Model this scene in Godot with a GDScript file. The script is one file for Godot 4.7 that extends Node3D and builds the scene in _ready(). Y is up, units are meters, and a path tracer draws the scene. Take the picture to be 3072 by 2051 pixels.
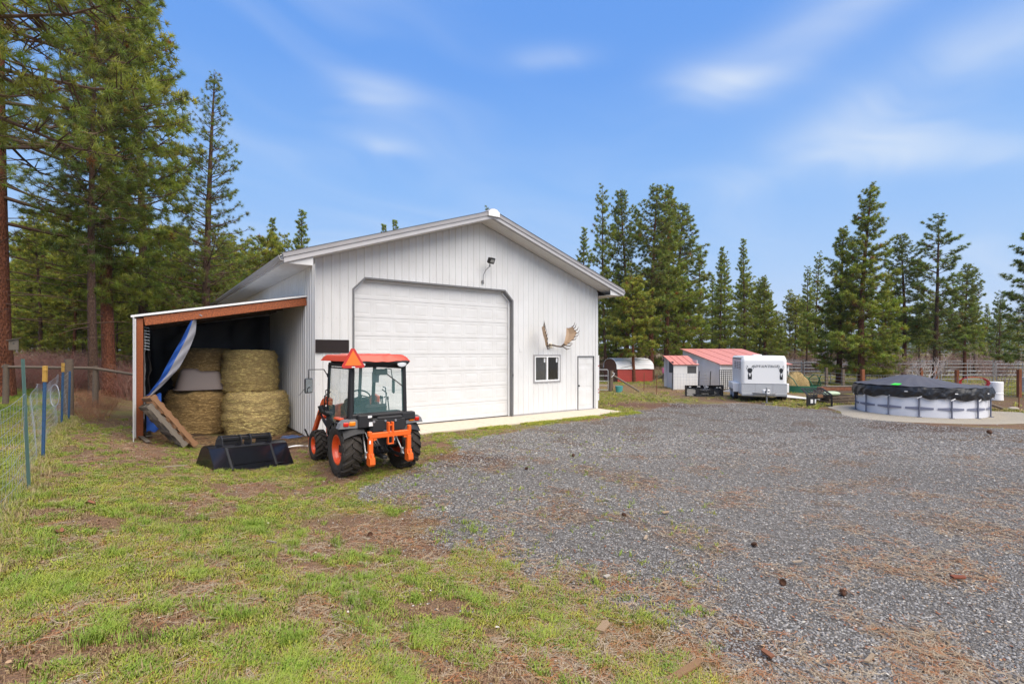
extends Node3D
# A white metal barn with a lean-to hay shed, a compact tractor and a gravel yard among ponderosa pines.
# World: the concrete slab lies at y = 0; the camera looks along -z. The barn's own frame: x along its front, -z into it.

const BARN_AT := Vector3(-5.47, 0.0, -13.28)
const BARN_TURN := 0.6363
const EXPO := 3.85

var rng := RandomNumberGenerator.new()
var M := {}
var used_names := {}
var n_patch := FastNoiseLite.new()
var n_mid := FastNoiseLite.new()
var n_fine := FastNoiseLite.new()

# ---------------------------------------------------------------- mesh builder
class MB:
	var v := PackedVector3Array()
	var n := PackedVector3Array()
	var c := PackedColorArray()
	var col := Color(1, 1, 1)
	var xf := Transform3D()
	func tri3(a: Vector3, b: Vector3, d: Vector3, na: Vector3, nb: Vector3, nd: Vector3) -> void:
		a = xf * a; b = xf * b; d = xf * d
		na = (xf.basis * na).normalized(); nb = (xf.basis * nb).normalized(); nd = (xf.basis * nd).normalized()
		var g := (d - a).cross(b - a)
		if g.dot(na + nb + nd) < 0.0:
			v.append(a); v.append(d); v.append(b); n.append(na); n.append(nd); n.append(nb)
		else:
			v.append(a); v.append(b); v.append(d); n.append(na); n.append(nb); n.append(nd)
		c.append(col); c.append(col); c.append(col)
	func tri(a: Vector3, b: Vector3, d: Vector3) -> void:
		a = xf * a; b = xf * b; d = xf * d
		var g := (d - a).cross(b - a)
		if g.length_squared() < 1e-16: return
		g = g.normalized()
		v.append(a); v.append(b); v.append(d); n.append(g); n.append(g); n.append(g)
		c.append(col); c.append(col); c.append(col)
	func quad(a: Vector3, b: Vector3, d: Vector3, e: Vector3) -> void:
		tri(a, b, d); tri(a, d, e)
	func box(ctr: Vector3, s: Vector3, bev := 0.0, b := Basis()) -> void:
		var h := s * 0.5
		bev = minf(bev, minf(h.x, minf(h.y, h.z)) * 0.9)
		var old := xf
		xf = xf * Transform3D(b, ctr)
		if bev <= 0.0:
			for ax in 3:
				for sg in [-1.0, 1.0]:
					var p := []
					for k in [[-1, -1], [1, -1], [1, 1], [-1, 1]]:
						var q := Vector3()
						q[ax] = sg * h[ax]; q[(ax + 1) % 3] = k[0] * h[(ax + 1) % 3] * sg; q[(ax + 2) % 3] = k[1] * h[(ax + 2) % 3]
						p.append(q)
					quad(p[3], p[2], p[1], p[0])
		else:
			var g := h - Vector3(bev, bev, bev)
			for ax in 3:
				var ay := (ax + 1) % 3; var az := (ax + 2) % 3
				for sg in [-1.0, 1.0]:
					var p := []
					for k in [[-1, -1], [1, -1], [1, 1], [-1, 1]]:
						var q := Vector3()
						q[ax] = sg * h[ax]; q[ay] = k[0] * g[ay] * sg; q[az] = k[1] * g[az]
						p.append(q)
					quad(p[3], p[2], p[1], p[0])
				for sy in [-1.0, 1.0]:
					for sz in [-1.0, 1.0]:
						var q := []
						for e in [[0, -1], [0, 1], [1, 1], [1, -1]]:
							var w := Vector3()
							w[ax] = e[1] * g[ax]
							w[ay] = sy * (h[ay] if e[0] == 0 else g[ay])
							w[az] = sz * (g[az] if e[0] == 0 else h[az])
							q.append(w)
						var nn := Vector3(); nn[ay] = sy; nn[az] = sz
						nn = nn.normalized()
						tri3(q[0], q[1], q[2], nn, nn, nn); tri3(q[0], q[2], q[3], nn, nn, nn)
			for sx in [-1.0, 1.0]:
				for sy in [-1.0, 1.0]:
					for sz in [-1.0, 1.0]:
						var nn := Vector3(sx, sy, sz).normalized()
						tri3(Vector3(sx * h.x, sy * g.y, sz * g.z), Vector3(sx * g.x, sy * h.y, sz * g.z), Vector3(sx * g.x, sy * g.y, sz * h.z), nn, nn, nn)
		xf = old
	func bar(a: Vector3, b: Vector3, w: float, h: float, bev := 0.0, up := Vector3.UP) -> void:
		# a straight bar of rectangular section from a to b (w sideways, h along up)
		var z := (b - a)
		var l := z.length()
		if l < 1e-5: return
		z /= l
		if absf(z.dot(up)) > 0.98: up = Vector3(1, 0, 0) if absf(z.x) < 0.9 else Vector3(0, 0, 1)
		var x := up.cross(z).normalized()
		var y := z.cross(x)
		box((a + b) * 0.5, Vector3(w, h, l), bev, Basis(x, y, z))
	func tube(pts: Array, r, sides := 8, caps := true) -> void:
		var cnt := pts.size()
		var rings := []
		var prev := Vector3()
		for i in cnt:
			var t: Vector3
			if i == 0: t = pts[1] - pts[0]
			elif i == cnt - 1: t = pts[i] - pts[i - 1]
			else: t = (pts[i] - pts[i - 1]).normalized() + (pts[i + 1] - pts[i]).normalized()
			t = t.normalized()
			var x: Vector3
			if i == 0:
				x = t.cross(Vector3.UP if absf(t.y) < 0.9 else Vector3.RIGHT).normalized()
			else:
				x = (prev - t * prev.dot(t)).normalized()
			prev = x
			var y := t.cross(x)
			var rad: float = r[i] if r is Array or r is PackedFloat32Array else r
			var ring := []
			for k in sides:
				var a := TAU * k / sides
				var d := x * cos(a) + y * sin(a)
				ring.append([pts[i] + d * rad, d])
			rings.append(ring)
		for i in cnt - 1:
			for k in sides:
				var p = rings[i][k]; var q = rings[i][(k + 1) % sides]; var s = rings[i + 1][(k + 1) % sides]; var u = rings[i + 1][k]
				tri3(p[0], q[0], s[0], p[1], q[1], s[1]); tri3(p[0], s[0], u[0], p[1], s[1], u[1])
		if caps:
			for e in [0, cnt - 1]:
				for k in sides:
					tri(pts[e], rings[e][k][0], rings[e][(k + 1) % sides][0])
	func lathe(prof: Array, seg := 24, smooth := true, axis := Basis()) -> void:
		# prof: Vector2(radius, height) list; axis maps y to the axis
		var old := xf
		xf = xf * Transform3D(axis, Vector3())
		for i in prof.size() - 1:
			var p: Vector2 = prof[i]; var q: Vector2 = prof[i + 1]
			var dn := Vector2(q.y - p.y, -(q.x - p.x)).normalized()
			for k in seg:
				var a := TAU * k / seg; var b := TAU * (k + 1) / seg
				var ca := Vector3(cos(a), 0, sin(a)); var cb := Vector3(cos(b), 0, sin(b))
				var p0 := ca * p.x + Vector3(0, p.y, 0); var p1 := cb * p.x + Vector3(0, p.y, 0)
				var q0 := ca * q.x + Vector3(0, q.y, 0); var q1 := cb * q.x + Vector3(0, q.y, 0)
				if smooth:
					var na := ca * dn.x + Vector3(0, dn.y, 0); var nb := cb * dn.x + Vector3(0, dn.y, 0)
					if p.x > 1e-5: tri3(p0, p1, q1, na, nb, nb)
					if q.x > 1e-5: tri3(p0, q1, q0, na, nb, na)
				else:
					tri(p0, p1, q1); tri(p0, q1, q0)
		xf = old
	func prism(poly: PackedVector2Array, depth: float, at := Transform3D()) -> void:
		# polygon in xy, extruded symmetrically along z by depth
		var old := xf
		xf = xf * at
		var h := depth * 0.5
		var ix := Geometry2D.triangulate_polygon(poly)
		for i in range(0, ix.size(), 3):
			var a := poly[ix[i]]; var b := poly[ix[i + 1]]; var d := poly[ix[i + 2]]
			var f := Vector3(0, 0, 1)
			tri3(Vector3(a.x, a.y, h), Vector3(b.x, b.y, h), Vector3(d.x, d.y, h), f, f, f)
			tri3(Vector3(a.x, a.y, -h), Vector3(b.x, b.y, -h), Vector3(d.x, d.y, -h), -f, -f, -f)
		var cnt := poly.size()
		var cw := 1.0 if Geometry2D.is_polygon_clockwise(poly) else -1.0
		for i in cnt:
			var a := poly[i]; var b := poly[(i + 1) % cnt]
			var e := (b - a).normalized()
			var nn := Vector3(-e.y, e.x, 0) * cw
			tri3(Vector3(a.x, a.y, h), Vector3(b.x, b.y, h), Vector3(b.x, b.y, -h), nn, nn, nn)
			tri3(Vector3(a.x, a.y, h), Vector3(b.x, b.y, -h), Vector3(a.x, a.y, -h), nn, nn, nn)
		xf = old
	func grid(nx: int, ny: int, fn: Callable) -> void:
		# smooth surface; fn(u, v) -> Vector3 for u, v in 0..1
		var p := []
		for j in ny + 1:
			for i in nx + 1:
				p.append(fn.call(float(i) / nx, float(j) / ny))
		var nn := []
		for j in ny + 1:
			for i in nx + 1:
				var a: Vector3 = p[j * (nx + 1) + mini(i + 1, nx)] - p[j * (nx + 1) + maxi(i - 1, 0)]
				var b: Vector3 = p[mini(j + 1, ny) * (nx + 1) + i] - p[maxi(j - 1, 0) * (nx + 1) + i]
				nn.append(a.cross(b).normalized())
		for j in ny:
			for i in nx:
				var k := j * (nx + 1) + i
				var l := k + nx + 1
				tri3(p[k], p[k + 1], p[l + 1], nn[k], nn[k + 1], nn[l + 1])
				tri3(p[k], p[l + 1], p[l], nn[k], nn[l + 1], nn[l])
	func surface_to(m: ArrayMesh, material: Material, colors := false) -> ArrayMesh:
		var arr := []
		arr.resize(Mesh.ARRAY_MAX)
		arr[Mesh.ARRAY_VERTEX] = v
		arr[Mesh.ARRAY_NORMAL] = n
		if colors: arr[Mesh.ARRAY_COLOR] = c
		m.add_surface_from_arrays(Mesh.PRIMITIVE_TRIANGLES, arr)
		m.surface_set_material(m.get_surface_count() - 1, material)
		return m
	func mesh(material: Material, colors := false) -> ArrayMesh:
		return surface_to(ArrayMesh.new(), material, colors)

# ---------------------------------------------------------------- scene helpers
func numbered(called: String) -> String:
	if not used_names.has(called):
		used_names[called] = 0
		return called
	used_names[called] += 1
	return "%s_%03d" % [called, used_names[called]]

func tag(o: Node, label: String, category: String, group := "", kind := "") -> Node:
	if label: o.set_meta("label", label)
	if category: o.set_meta("category", category)
	if group: o.set_meta("group", group)
	if kind: o.set_meta("kind", kind)
	return o

func thing(called: String, label: String, category: String, at := Vector3.ZERO, turn := 0.0, group := "") -> Node3D:
	var o := Node3D.new()
	o.name = numbered(called)
	add_child(o)
	o.position = at
	o.rotation.y = turn
	tag(o, label, category, group)
	return o

func part(called: String, mb: MB, m: Material, parent: Node, colors := false) -> MeshInstance3D:
	return part_mesh(called, mb.mesh(m, colors), parent)

func part_mesh(called: String, mesh: Mesh, parent: Node) -> MeshInstance3D:
	var o := MeshInstance3D.new()
	o.mesh = mesh
	o.name = numbered(called) if parent == self else called
	parent.add_child(o, true)
	return o

func single(called: String, mb: MB, m: Material, label: String, category: String, at := Vector3.ZERO, turn := 0.0, group := "", colors := false) -> MeshInstance3D:
	var o := part(called, mb, m, self, colors)
	o.position = at
	o.rotation.y = turn
	tag(o, label, category, group)
	return o

func copy(o: Node3D, label: String, at: Vector3, turn: float, group := "") -> Node3D:
	var r: Node3D = o.duplicate()
	r.name = numbered(String(o.name).rstrip("0123456789").trim_suffix("_"))
	add_child(r)
	r.position = at
	r.rotation.y = turn
	r.set_meta("label", label)
	if group: r.set_meta("group", group)
	return r

func structure(called: String, mesh: Mesh) -> MeshInstance3D:
	var o := part_mesh(called, mesh, self)
	o.set_meta("kind", "structure")
	return o

func multi(called: String, mesh: Mesh, xfs: Array, cols: Array, parent: Node) -> MultiMeshInstance3D:
	var mm := MultiMesh.new()
	mm.transform_format = MultiMesh.TRANSFORM_3D
	mm.use_colors = cols.size() > 0
	mm.mesh = mesh
	mm.instance_count = xfs.size()
	var st := 16 if mm.use_colors else 12
	var buf := PackedFloat32Array()
	buf.resize(xfs.size() * st)
	for i in xfs.size():
		var t: Transform3D = xfs[i]
		var k := i * st
		buf[k] = t.basis.x.x; buf[k + 1] = t.basis.y.x; buf[k + 2] = t.basis.z.x; buf[k + 3] = t.origin.x
		buf[k + 4] = t.basis.x.y; buf[k + 5] = t.basis.y.y; buf[k + 6] = t.basis.z.y; buf[k + 7] = t.origin.y
		buf[k + 8] = t.basis.x.z; buf[k + 9] = t.basis.y.z; buf[k + 10] = t.basis.z.z; buf[k + 11] = t.origin.z
		if st == 16:
			var c: Color = cols[i]
			buf[k + 12] = c.r; buf[k + 13] = c.g; buf[k + 14] = c.b; buf[k + 15] = 1.0
	mm.buffer = buf
	var o := MultiMeshInstance3D.new()
	o.multimesh = mm
	o.name = numbered(called) if parent == self else called
	parent.add_child(o, true)
	return o

func lin(r: float, g: float, b: float, a := 1.0) -> Color:
	var c := Color(r, g, b).linear_to_srgb()
	c.a = a
	return c

func mk(c: Color, rough := 0.6, metal := 0.0) -> StandardMaterial3D:
	# c: linear base colour
	var m := StandardMaterial3D.new()
	m.albedo_color = lin(c.r, c.g, c.b)
	m.roughness = rough
	m.metallic = metal
	return m

func noise_tex(kind: int, freq: float, lo: Color, hi: Color, size := 512, octaves := 4, seed_ := 1, mid = null) -> NoiseTexture2D:
	var fnl := FastNoiseLite.new()
	fnl.noise_type = kind
	fnl.frequency = freq
	fnl.fractal_octaves = octaves
	fnl.seed = seed_
	var t := NoiseTexture2D.new()
	t.width = size; t.height = size
	t.seamless = true
	t.noise = fnl
	var g := Gradient.new()
	g.set_color(0, lo); g.set_color(1, hi)
	if mid != null:
		g.add_point(0.5, mid)
	t.color_ramp = g
	return t

func tri_map(m: StandardMaterial3D, tex: Texture2D, scale: Vector3, world := false) -> StandardMaterial3D:
	m.albedo_texture = tex
	m.uv1_triplanar = true
	m.uv1_world_triplanar = world
	m.uv1_scale = scale
	return m

func relief(m: StandardMaterial3D, tex: Texture2D, cm: float) -> StandardMaterial3D:
	m.heightmap_enabled = true
	m.heightmap_texture = tex
	m.heightmap_scale = cm
	return m

func detail(m: StandardMaterial3D, tex: Texture2D, scale: Vector3) -> StandardMaterial3D:
	m.detail_enabled = true
	m.detail_albedo = tex
	m.detail_blend_mode = BaseMaterial3D.BLEND_MODE_MUL
	m.detail_uv_layer = BaseMaterial3D.DETAIL_UV_2
	m.uv2_triplanar = true
	m.uv2_world_triplanar = true
	m.uv2_scale = scale
	return m

func g3(v: float) -> Color:
	return Color(v, v, v)

# ---------------------------------------------------------------- terrain
func bank(x: float, z: float) -> float:
	return -0.76 * x + 0.65 * z

func ground_y(x: float, z: float) -> float:
	var q := bank(x, z)
	var y := -0.05 + 0.57 * smoothstep(-3.3, 0.8, q)
	var far := clampf((Vector2(x, z).length() - 30.0) / 60.0, 0.0, 1.0)
	y += n_mid.get_noise_2d(x * 0.5, z * 0.5) * 0.03 * smoothstep(-4.0, -1.0, q)
	y += n_mid.get_noise_2d(x * 0.08, z * 0.08) * 0.6 * far
	return y

func gp(x: float, z: float, dy := 0.0) -> Vector3:
	return Vector3(x, ground_y(x, z) + dy, z)

func barn_pt(u: float, y: float, s: float) -> Vector3:
	# u along the front, s into the barn
	return BARN_AT + Vector3(u * cos(BARN_TURN) - s * sin(BARN_TURN), y, -u * sin(BARN_TURN) - s * cos(BARN_TURN))

func to_barn(p: Vector3) -> Vector2:
	var d := p - BARN_AT
	return Vector2(d.x * cos(BARN_TURN) - d.z * sin(BARN_TURN), -d.x * sin(BARN_TURN) - d.z * cos(BARN_TURN))

# ---------------------------------------------------------------- camera, sky, sun
func sky_panorama() -> Image:
	var w := 1536
	var h := 768
	var im := Image.create(w, h, false, Image.FORMAT_RGBF)
	var a := FastNoiseLite.new(); a.seed = 5; a.frequency = 0.9; a.fractal_octaves = 5
	var b := FastNoiseLite.new(); b.seed = 9; b.frequency = 0.45; b.fractal_octaves = 3
	var stops := [[0.0, Color(0.62, 0.74, 0.93)], [0.07, Color(0.54, 0.70, 0.95)], [0.16, Color(0.42, 0.63, 0.96)], [0.30, Color(0.28, 0.52, 0.95)], [0.48, Color(0.165, 0.385, 0.89)], [0.70, Color(0.12, 0.32, 0.84)], [1.0, Color(0.10, 0.29, 0.80)]]
	# thin cirrus streaks: azimuth, elevation, half length, half height (degrees), tilt, strength
	var streaks := [[4.5, 30.0, 4.2, 1.2, -0.03, 0.60], [-16.0, 26.5, 4.8, 1.5, 0.05, 0.55], [-14.5, 21.5, 3.6, 1.1, -0.05, 0.48], [-12.0, 36.5, 8.0, 1.2, 0.1, 0.22],
		[22.0, 26.5, 5.0, 1.9, -0.12, 0.62], [29.0, 28.0, 9.0, 2.6, 0.28, 0.34], [38.0, 31.0, 8.0, 3.6, 0.45, 0.30], [36.0, 21.5, 11.0, 2.8, 0.28, 0.36], [43.0, 23.0, 9.0, 4.0, 0.2, 0.42], [41.0, 17.5, 7.0, 2.2, -0.22, 0.45], [30.0, 18.0, 10.0, 2.6, 0.02, 0.18]]
	for j in h:
		var el := (0.5 - (j + 0.5) / h) * PI
		var sy := sin(el)
		if el < -0.02:
			for i in w: im.set_pixel(i, j, Color(0.2, 0.19, 0.17))
			continue
		var base: Color = stops[0][1]
		for k in stops.size() - 1:
			if sy >= stops[k][0]:
				base = stops[k][1].lerp(stops[k + 1][1], clampf((sy - stops[k][0]) / (stops[k + 1][0] - stops[k][0]), 0.0, 1.0))
		var eld := rad_to_deg(el)
		for i in w:
			var az := wrapf((i + 0.5) / w * TAU, -PI, PI)
			var dx := sin(az) * cos(el); var dz := cos(az) * cos(el)
			var px := dx / (sy + 0.22); var pz := dz / (sy + 0.22)
			var warp := b.get_noise_2d(px * 1.6, pz * 1.6)
			var fib := a.get_noise_2d((px * 0.75 + pz * 0.45) * 1.0 + warp * 0.5, (pz * 0.9 - px * 0.4) * 3.2 + warp * 1.3)
			var veil := clampf(b.get_noise_2d(px * 0.8 + 30.0, pz * 0.8) * 1.3 + 0.30, 0.0, 1.0)
			var cl := veil * clampf(0.30 + fib * 0.9, 0.0, 1.0) * 0.38
			var azd := rad_to_deg(az)
			if azd > -40.0 and azd < 62.0 and eld < 50.0:
				var wob := warp * 1.6 + fib * 0.8
				for s in streaks:
					var ex: float = azd - s[0]
					var ey: float = eld - s[1] - ex * s[4] + wob * 0.7
					if absf(ex) > s[2] * 3.0 or absf(ey) > s[3] * 3.2: continue
					var up := 1.0 if ey > 0.0 else 1.7
					cl += s[5] * exp(-(ex * ex) / (s[2] * s[2]) - (ey * ey) * up / (s[3] * s[3])) * (0.62 + 0.75 * fib)
			var low := clampf(1.0 - eld / 9.0, 0.0, 1.0) * 0.12
			cl = clampf(cl + low, 0.0, 0.8)
			im.set_pixel(i, j, base.lerp(Color(0.80, 0.88, 0.97), cl))
	return im

func setting() -> void:
	var cam := Camera3D.new()
	cam.name = "camera"
	cam.projection = Camera3D.PROJECTION_FRUSTUM
	cam.near = 0.1
	cam.far = 3000.0
	cam.size = 0.1 * 2051.0 / 1502.0
	cam.frustum_offset = Vector2(0.0, 0.1 * 30.5 / 1502.0)
	cam.position = Vector3(0, 2.22, 0)
	cam.current = true
	add_child(cam)
	var env := Environment.new()
	env.background_mode = Environment.BG_SKY
	var sm := PanoramaSkyMaterial.new()
	sm.panorama = ImageTexture.create_from_image(sky_panorama())
	env.sky = Sky.new()
	env.sky.sky_material = sm
	env.background_energy_multiplier = 1.0 / EXPO
	env.tonemap_mode = Environment.TONE_MAPPER_LINEAR
	env.tonemap_exposure = EXPO
	# a breath of haze, so that the far hill fades as in the photograph
	env.fog_enabled = true
	env.fog_density = 0.0002
	env.fog_light_color = Color(0.86, 0.91, 1.0)
	env.sdfgi_enabled = true
	env.ssao_enabled = true
	env.ssil_enabled = true
	var we := WorldEnvironment.new()
	we.name = "world_environment"
	we.environment = env
	add_child(we)
	var sun := DirectionalLight3D.new()
	sun.name = "sun"
	sun.light_color = Color(1.0, 0.95, 0.865)
	sun.light_energy = 0.5
	sun.light_angular_distance = 75.0
	sun.shadow_enabled = true
	add_child(sun)
	sun.look_at_from_position(Vector3(4.8, 11.5, 6.2), Vector3.ZERO)

# ---------------------------------------------------------------- materials
func make_materials() -> void:
	var T := {}
	T.speck = noise_tex(FastNoiseLite.TYPE_SIMPLEX, 0.09, g3(0.72), g3(1.0), 512, 4, 3)
	T.dirt = noise_tex(FastNoiseLite.TYPE_SIMPLEX, 0.012, Color(0.945, 0.94, 0.93), g3(1.0), 512, 5, 4)
	T.bump = noise_tex(FastNoiseLite.TYPE_SIMPLEX, 0.06, g3(0.0), g3(1.0), 512, 4, 8)
	T.grain = noise_tex(FastNoiseLite.TYPE_SIMPLEX, 0.05, Color(0.55, 0.5, 0.46), g3(1.0), 512, 4, 6)
	T.bark = noise_tex(FastNoiseLite.TYPE_CELLULAR, 0.03, Color(0.30, 0.25, 0.24), Color(1.0, 1.0, 1.0), 512, 3, 12, Color(0.85, 0.72, 0.62))
	T.stone = noise_tex(FastNoiseLite.TYPE_CELLULAR, 0.055, g3(0.45), g3(1.0), 1024, 2, 15, g3(0.75))
	T.patch = noise_tex(FastNoiseLite.TYPE_SIMPLEX, 0.01, Color(0.72, 0.70, 0.68), Color(1.0, 1.0, 1.0), 512, 5, 21)
	T.hay = noise_tex(FastNoiseLite.TYPE_SIMPLEX, 0.05, Color(0.45, 0.42, 0.36), g3(1.0), 512, 5, 31)
	T.mottle = noise_tex(FastNoiseLite.TYPE_SIMPLEX, 0.025, Color(0.55, 0.53, 0.50), g3(1.0), 1024, 6, 27)
	M.T = T

	M.gravel = mk(Color(1, 1, 1), 0.9)
	M.gravel.vertex_color_use_as_albedo = true
	tri_map(M.gravel, T.stone, Vector3(1.1, 1.1, 1.1), true)
	relief(M.gravel, T.stone, 2.0)
	detail(M.gravel, T.mottle, Vector3(0.33, 0.33, 0.33))
	M.soil = mk(Color(1, 1, 1), 0.95)
	M.soil.vertex_color_use_as_albedo = true
	tri_map(M.soil, T.hay, Vector3(1.3, 1.3, 1.3), true)
	relief(M.soil, T.hay, 3.0)
	M.sand = tri_map(mk(Color(0.60, 0.53, 0.42), 0.95), T.speck, Vector3(1.5, 1.5, 1.5), true)
	relief(M.sand, T.bump, 2.0)
	M.concrete = tri_map(mk(Color(0.62, 0.54, 0.43), 0.85), T.dirt, Vector3(0.9, 0.9, 0.9), true)

	M.siding = tri_map(mk(Color(0.74, 0.74, 0.74), 0.42), T.dirt, Vector3(0.22, 0.09, 0.22), true)
	M.door_white = tri_map(mk(Color(0.73, 0.73, 0.73), 0.45), T.dirt, Vector3(0.3, 0.3, 0.3), true)
	M.trim = tri_map(mk(Color(0.36, 0.35, 0.36), 0.42), T.dirt, Vector3(0.4, 0.4, 0.4), true)
	M.fascia = tri_map(mk(Color(0.50, 0.49, 0.50), 0.42), T.dirt, Vector3(0.4, 0.4, 0.4), true)
	M.trim_dark = tri_map(mk(Color(0.17, 0.17, 0.175), 0.45), T.dirt, Vector3(0.4, 0.4, 0.4), true)
	M.soffit = tri_map(mk(Color(0.66, 0.65, 0.64), 0.5), T.dirt, Vector3(0.5, 0.5, 0.5), true)
	M.gasket = mk(Color(0.06, 0.06, 0.065), 0.7)
	M.white = mk(Color(0.80, 0.80, 0.80), 0.4)
	M.vinyl = mk(Color(0.82, 0.82, 0.82), 0.35)
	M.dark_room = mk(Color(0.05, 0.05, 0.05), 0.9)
	M.glass = StandardMaterial3D.new()
	M.glass.albedo_color = Color(0.5, 0.55, 0.55, 0.02)
	M.glass.transparency = BaseMaterial3D.TRANSPARENCY_ALPHA
	M.glass.roughness = 0.02
	M.cab_glass = StandardMaterial3D.new()
	M.cab_glass.albedo_color = Color(0.62, 0.86, 0.86, 0.12)
	M.cab_glass.transparency = BaseMaterial3D.TRANSPARENCY_ALPHA
	M.cab_glass.roughness = 0.02
	M.stain = tri_map(mk(Color(0.50, 0.135, 0.032), 0.55), T.grain, Vector3(0.8, 0.8, 6.0))
	M.stain_post = tri_map(mk(Color(0.52, 0.14, 0.034), 0.55), T.grain, Vector3(6.0, 0.7, 6.0))
	M.wood = tri_map(mk(Color(0.40, 0.22, 0.11), 0.8), T.grain, Vector3(5.0, 5.0, 0.9))
	M.wood_grey = tri_map(mk(Color(0.27, 0.24, 0.20), 0.85), T.grain, Vector3(5.0, 5.0, 0.9))
	M.wood_old = tri_map(mk(Color(0.24, 0.19, 0.145), 0.85), T.grain, Vector3(4.0, 0.8, 4.0))
	M.wood_orange = tri_map(mk(Color(0.40, 0.13, 0.045), 0.7), T.grain, Vector3(5.0, 0.9, 5.0))
	M.hay_fresh = tri_map(mk(Color(0.80, 0.60, 0.28), 0.9), T.hay, Vector3(1.6, 6.0, 1.6))
	relief(M.hay_fresh, T.hay, 4.0)
	M.hay_brown = tri_map(mk(Color(0.70, 0.47, 0.20), 0.9), T.hay, Vector3(1.6, 6.0, 1.6))
	relief(M.hay_brown, T.hay, 4.0)
	M.straw = mk(Color(1, 1, 1), 0.85)
	M.straw.vertex_color_use_as_albedo = true
	M.black_paint = mk(Color(0.008, 0.008, 0.010), 0.16)
	M.black_paint.clearcoat_enabled = true
	M.black_paint.clearcoat = 0.25
	M.black_paint.clearcoat_roughness = 0.1
	M.black = tri_map(mk(Color(0.018, 0.018, 0.02), 0.45), T.dirt, Vector3(1, 1, 1))
	M.black_plastic = tri_map(mk(Color(0.022, 0.022, 0.024), 0.6), T.speck, Vector3(3, 3, 3))
	M.rubber = tri_map(mk(Color(0.062, 0.052, 0.044), 0.85), T.mottle, Vector3(2.5, 2.5, 2.5))
	M.orange = mk(Color(0.78, 0.085, 0.012), 0.28)
	M.orange.clearcoat_enabled = true
	M.orange.clearcoat = 0.5
	M.orange_matte = tri_map(mk(Color(0.85, 0.135, 0.012), 0.42), T.dirt, Vector3(1.5, 1.5, 1.5))
	M.red_roof = mk(Color(0.62, 0.07, 0.035), 0.3)
	M.smv_orange = mk(Color(0.95, 0.17, 0.015), 0.5)
	M.smv_red = mk(Color(0.50, 0.03, 0.02), 0.4)
	M.chrome = mk(Color(0.6, 0.6, 0.62), 0.2, 1.0)
	M.steel = tri_map(mk(Color(0.42, 0.43, 0.45), 0.4, 0.7), T.dirt, Vector3(2, 2, 2))
	M.galv = tri_map(mk(Color(0.50, 0.52, 0.55), 0.45, 0.5), T.speck, Vector3(3, 3, 3))
	M.lens_white = mk(Color(0.75, 0.77, 0.8), 0.08)
	M.lens_red = mk(Color(0.55, 0.02, 0.01), 0.12)
	M.lens_amber = mk(Color(0.80, 0.22, 0.01), 0.12)
	M.grey_plastic = tri_map(mk(Color(0.36, 0.29, 0.27), 0.55), T.speck, Vector3(2, 2, 2))
	M.grey = mk(Color(0.20, 0.20, 0.205), 0.5)
	M.tarp_blue = tri_map(mk(Color(0.018, 0.11, 0.50), 0.38), T.speck, Vector3(5, 5, 5))
	M.tarp_grey = tri_map(mk(Color(0.36, 0.36, 0.40), 0.45), T.speck, Vector3(5, 5, 5))
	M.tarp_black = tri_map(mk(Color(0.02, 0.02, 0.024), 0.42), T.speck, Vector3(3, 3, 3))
	M.pool_wall = mk(Color(0.70, 0.71, 0.76), 0.4)
	M.pool_band = mk(Color(0.17, 0.18, 0.25), 0.45)
	M.pool_leg = mk(Color(0.12, 0.13, 0.18), 0.4)
	M.cover_top = tri_map(mk(Color(0.080, 0.075, 0.082), 0.55), T.dirt, Vector3(0.8, 0.8, 0.8))
	M.green_patch = mk(Color(0.05, 0.72, 0.04), 0.5)
	M.blue_paint = tri_map(mk(Color(0.045, 0.14, 0.32), 0.55), T.grain, Vector3(4, 1, 4))
	M.yellow_paint = tri_map(mk(Color(0.75, 0.46, 0.09), 0.55), T.grain, Vector3(4, 4, 4))
	M.green_paint = mk(Color(0.07, 0.13, 0.11), 0.5)
	M.wire = mk(Color(0.42, 0.45, 0.50), 0.4, 0.5)
	M.bark = tri_map(mk(Color(0.20, 0.10, 0.062), 0.95), T.bark, Vector3(1.7, 0.55, 1.7))
	relief(M.bark, T.bark, 6.0)
	M.bark_orange = tri_map(mk(Color(0.29, 0.135, 0.080), 0.95), T.bark, Vector3(1.6, 0.5, 1.6))
	relief(M.bark_orange, T.bark, 7.0)
	M.bark_grey = tri_map(mk(Color(0.16, 0.12, 0.10), 0.95), T.bark, Vector3(2.0, 0.7, 2.0))
	relief(M.bark_grey, T.bark, 5.0)
	M.twig = mk(Color(0.11, 0.065, 0.042), 0.95)
	M.needle = mk(Color(1, 1, 1), 0.55)
	M.needle.vertex_color_use_as_albedo = true
	M.needle.backlight_enabled = true
	M.needle.backlight = Color(0.93, 0.96, 0.7)
	M.blade = mk(Color(1, 1, 1), 0.6)
	M.blade.vertex_color_use_as_albedo = true
	M.blade.backlight_enabled = true
	M.blade.backlight = Color(0.5, 0.55, 0.35)
	M.pebble = tri_map(mk(Color(1, 1, 1), 0.7), T.speck, Vector3(20, 20, 20))
	M.pebble.vertex_color_use_as_albedo = true
	M.tinted = mk(Color(1, 1, 1), 0.85)
	M.tinted.vertex_color_use_as_albedo = true
	M.red_metal = tri_map(mk(Color(0.50, 0.075, 0.06), 0.5), T.dirt, Vector3(0.6, 0.6, 0.6))
	M.coop_roof = tri_map(mk(Color(0.62, 0.24, 0.195), 0.5), T.dirt, Vector3(0.5, 0.5, 0.5))
	M.rust = tri_map(mk(Color(0.26, 0.10, 0.05), 0.85), T.patch, Vector3(1, 1, 1))
	M.teal = mk(Color(0.07, 0.32, 0.32), 0.5)
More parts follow.
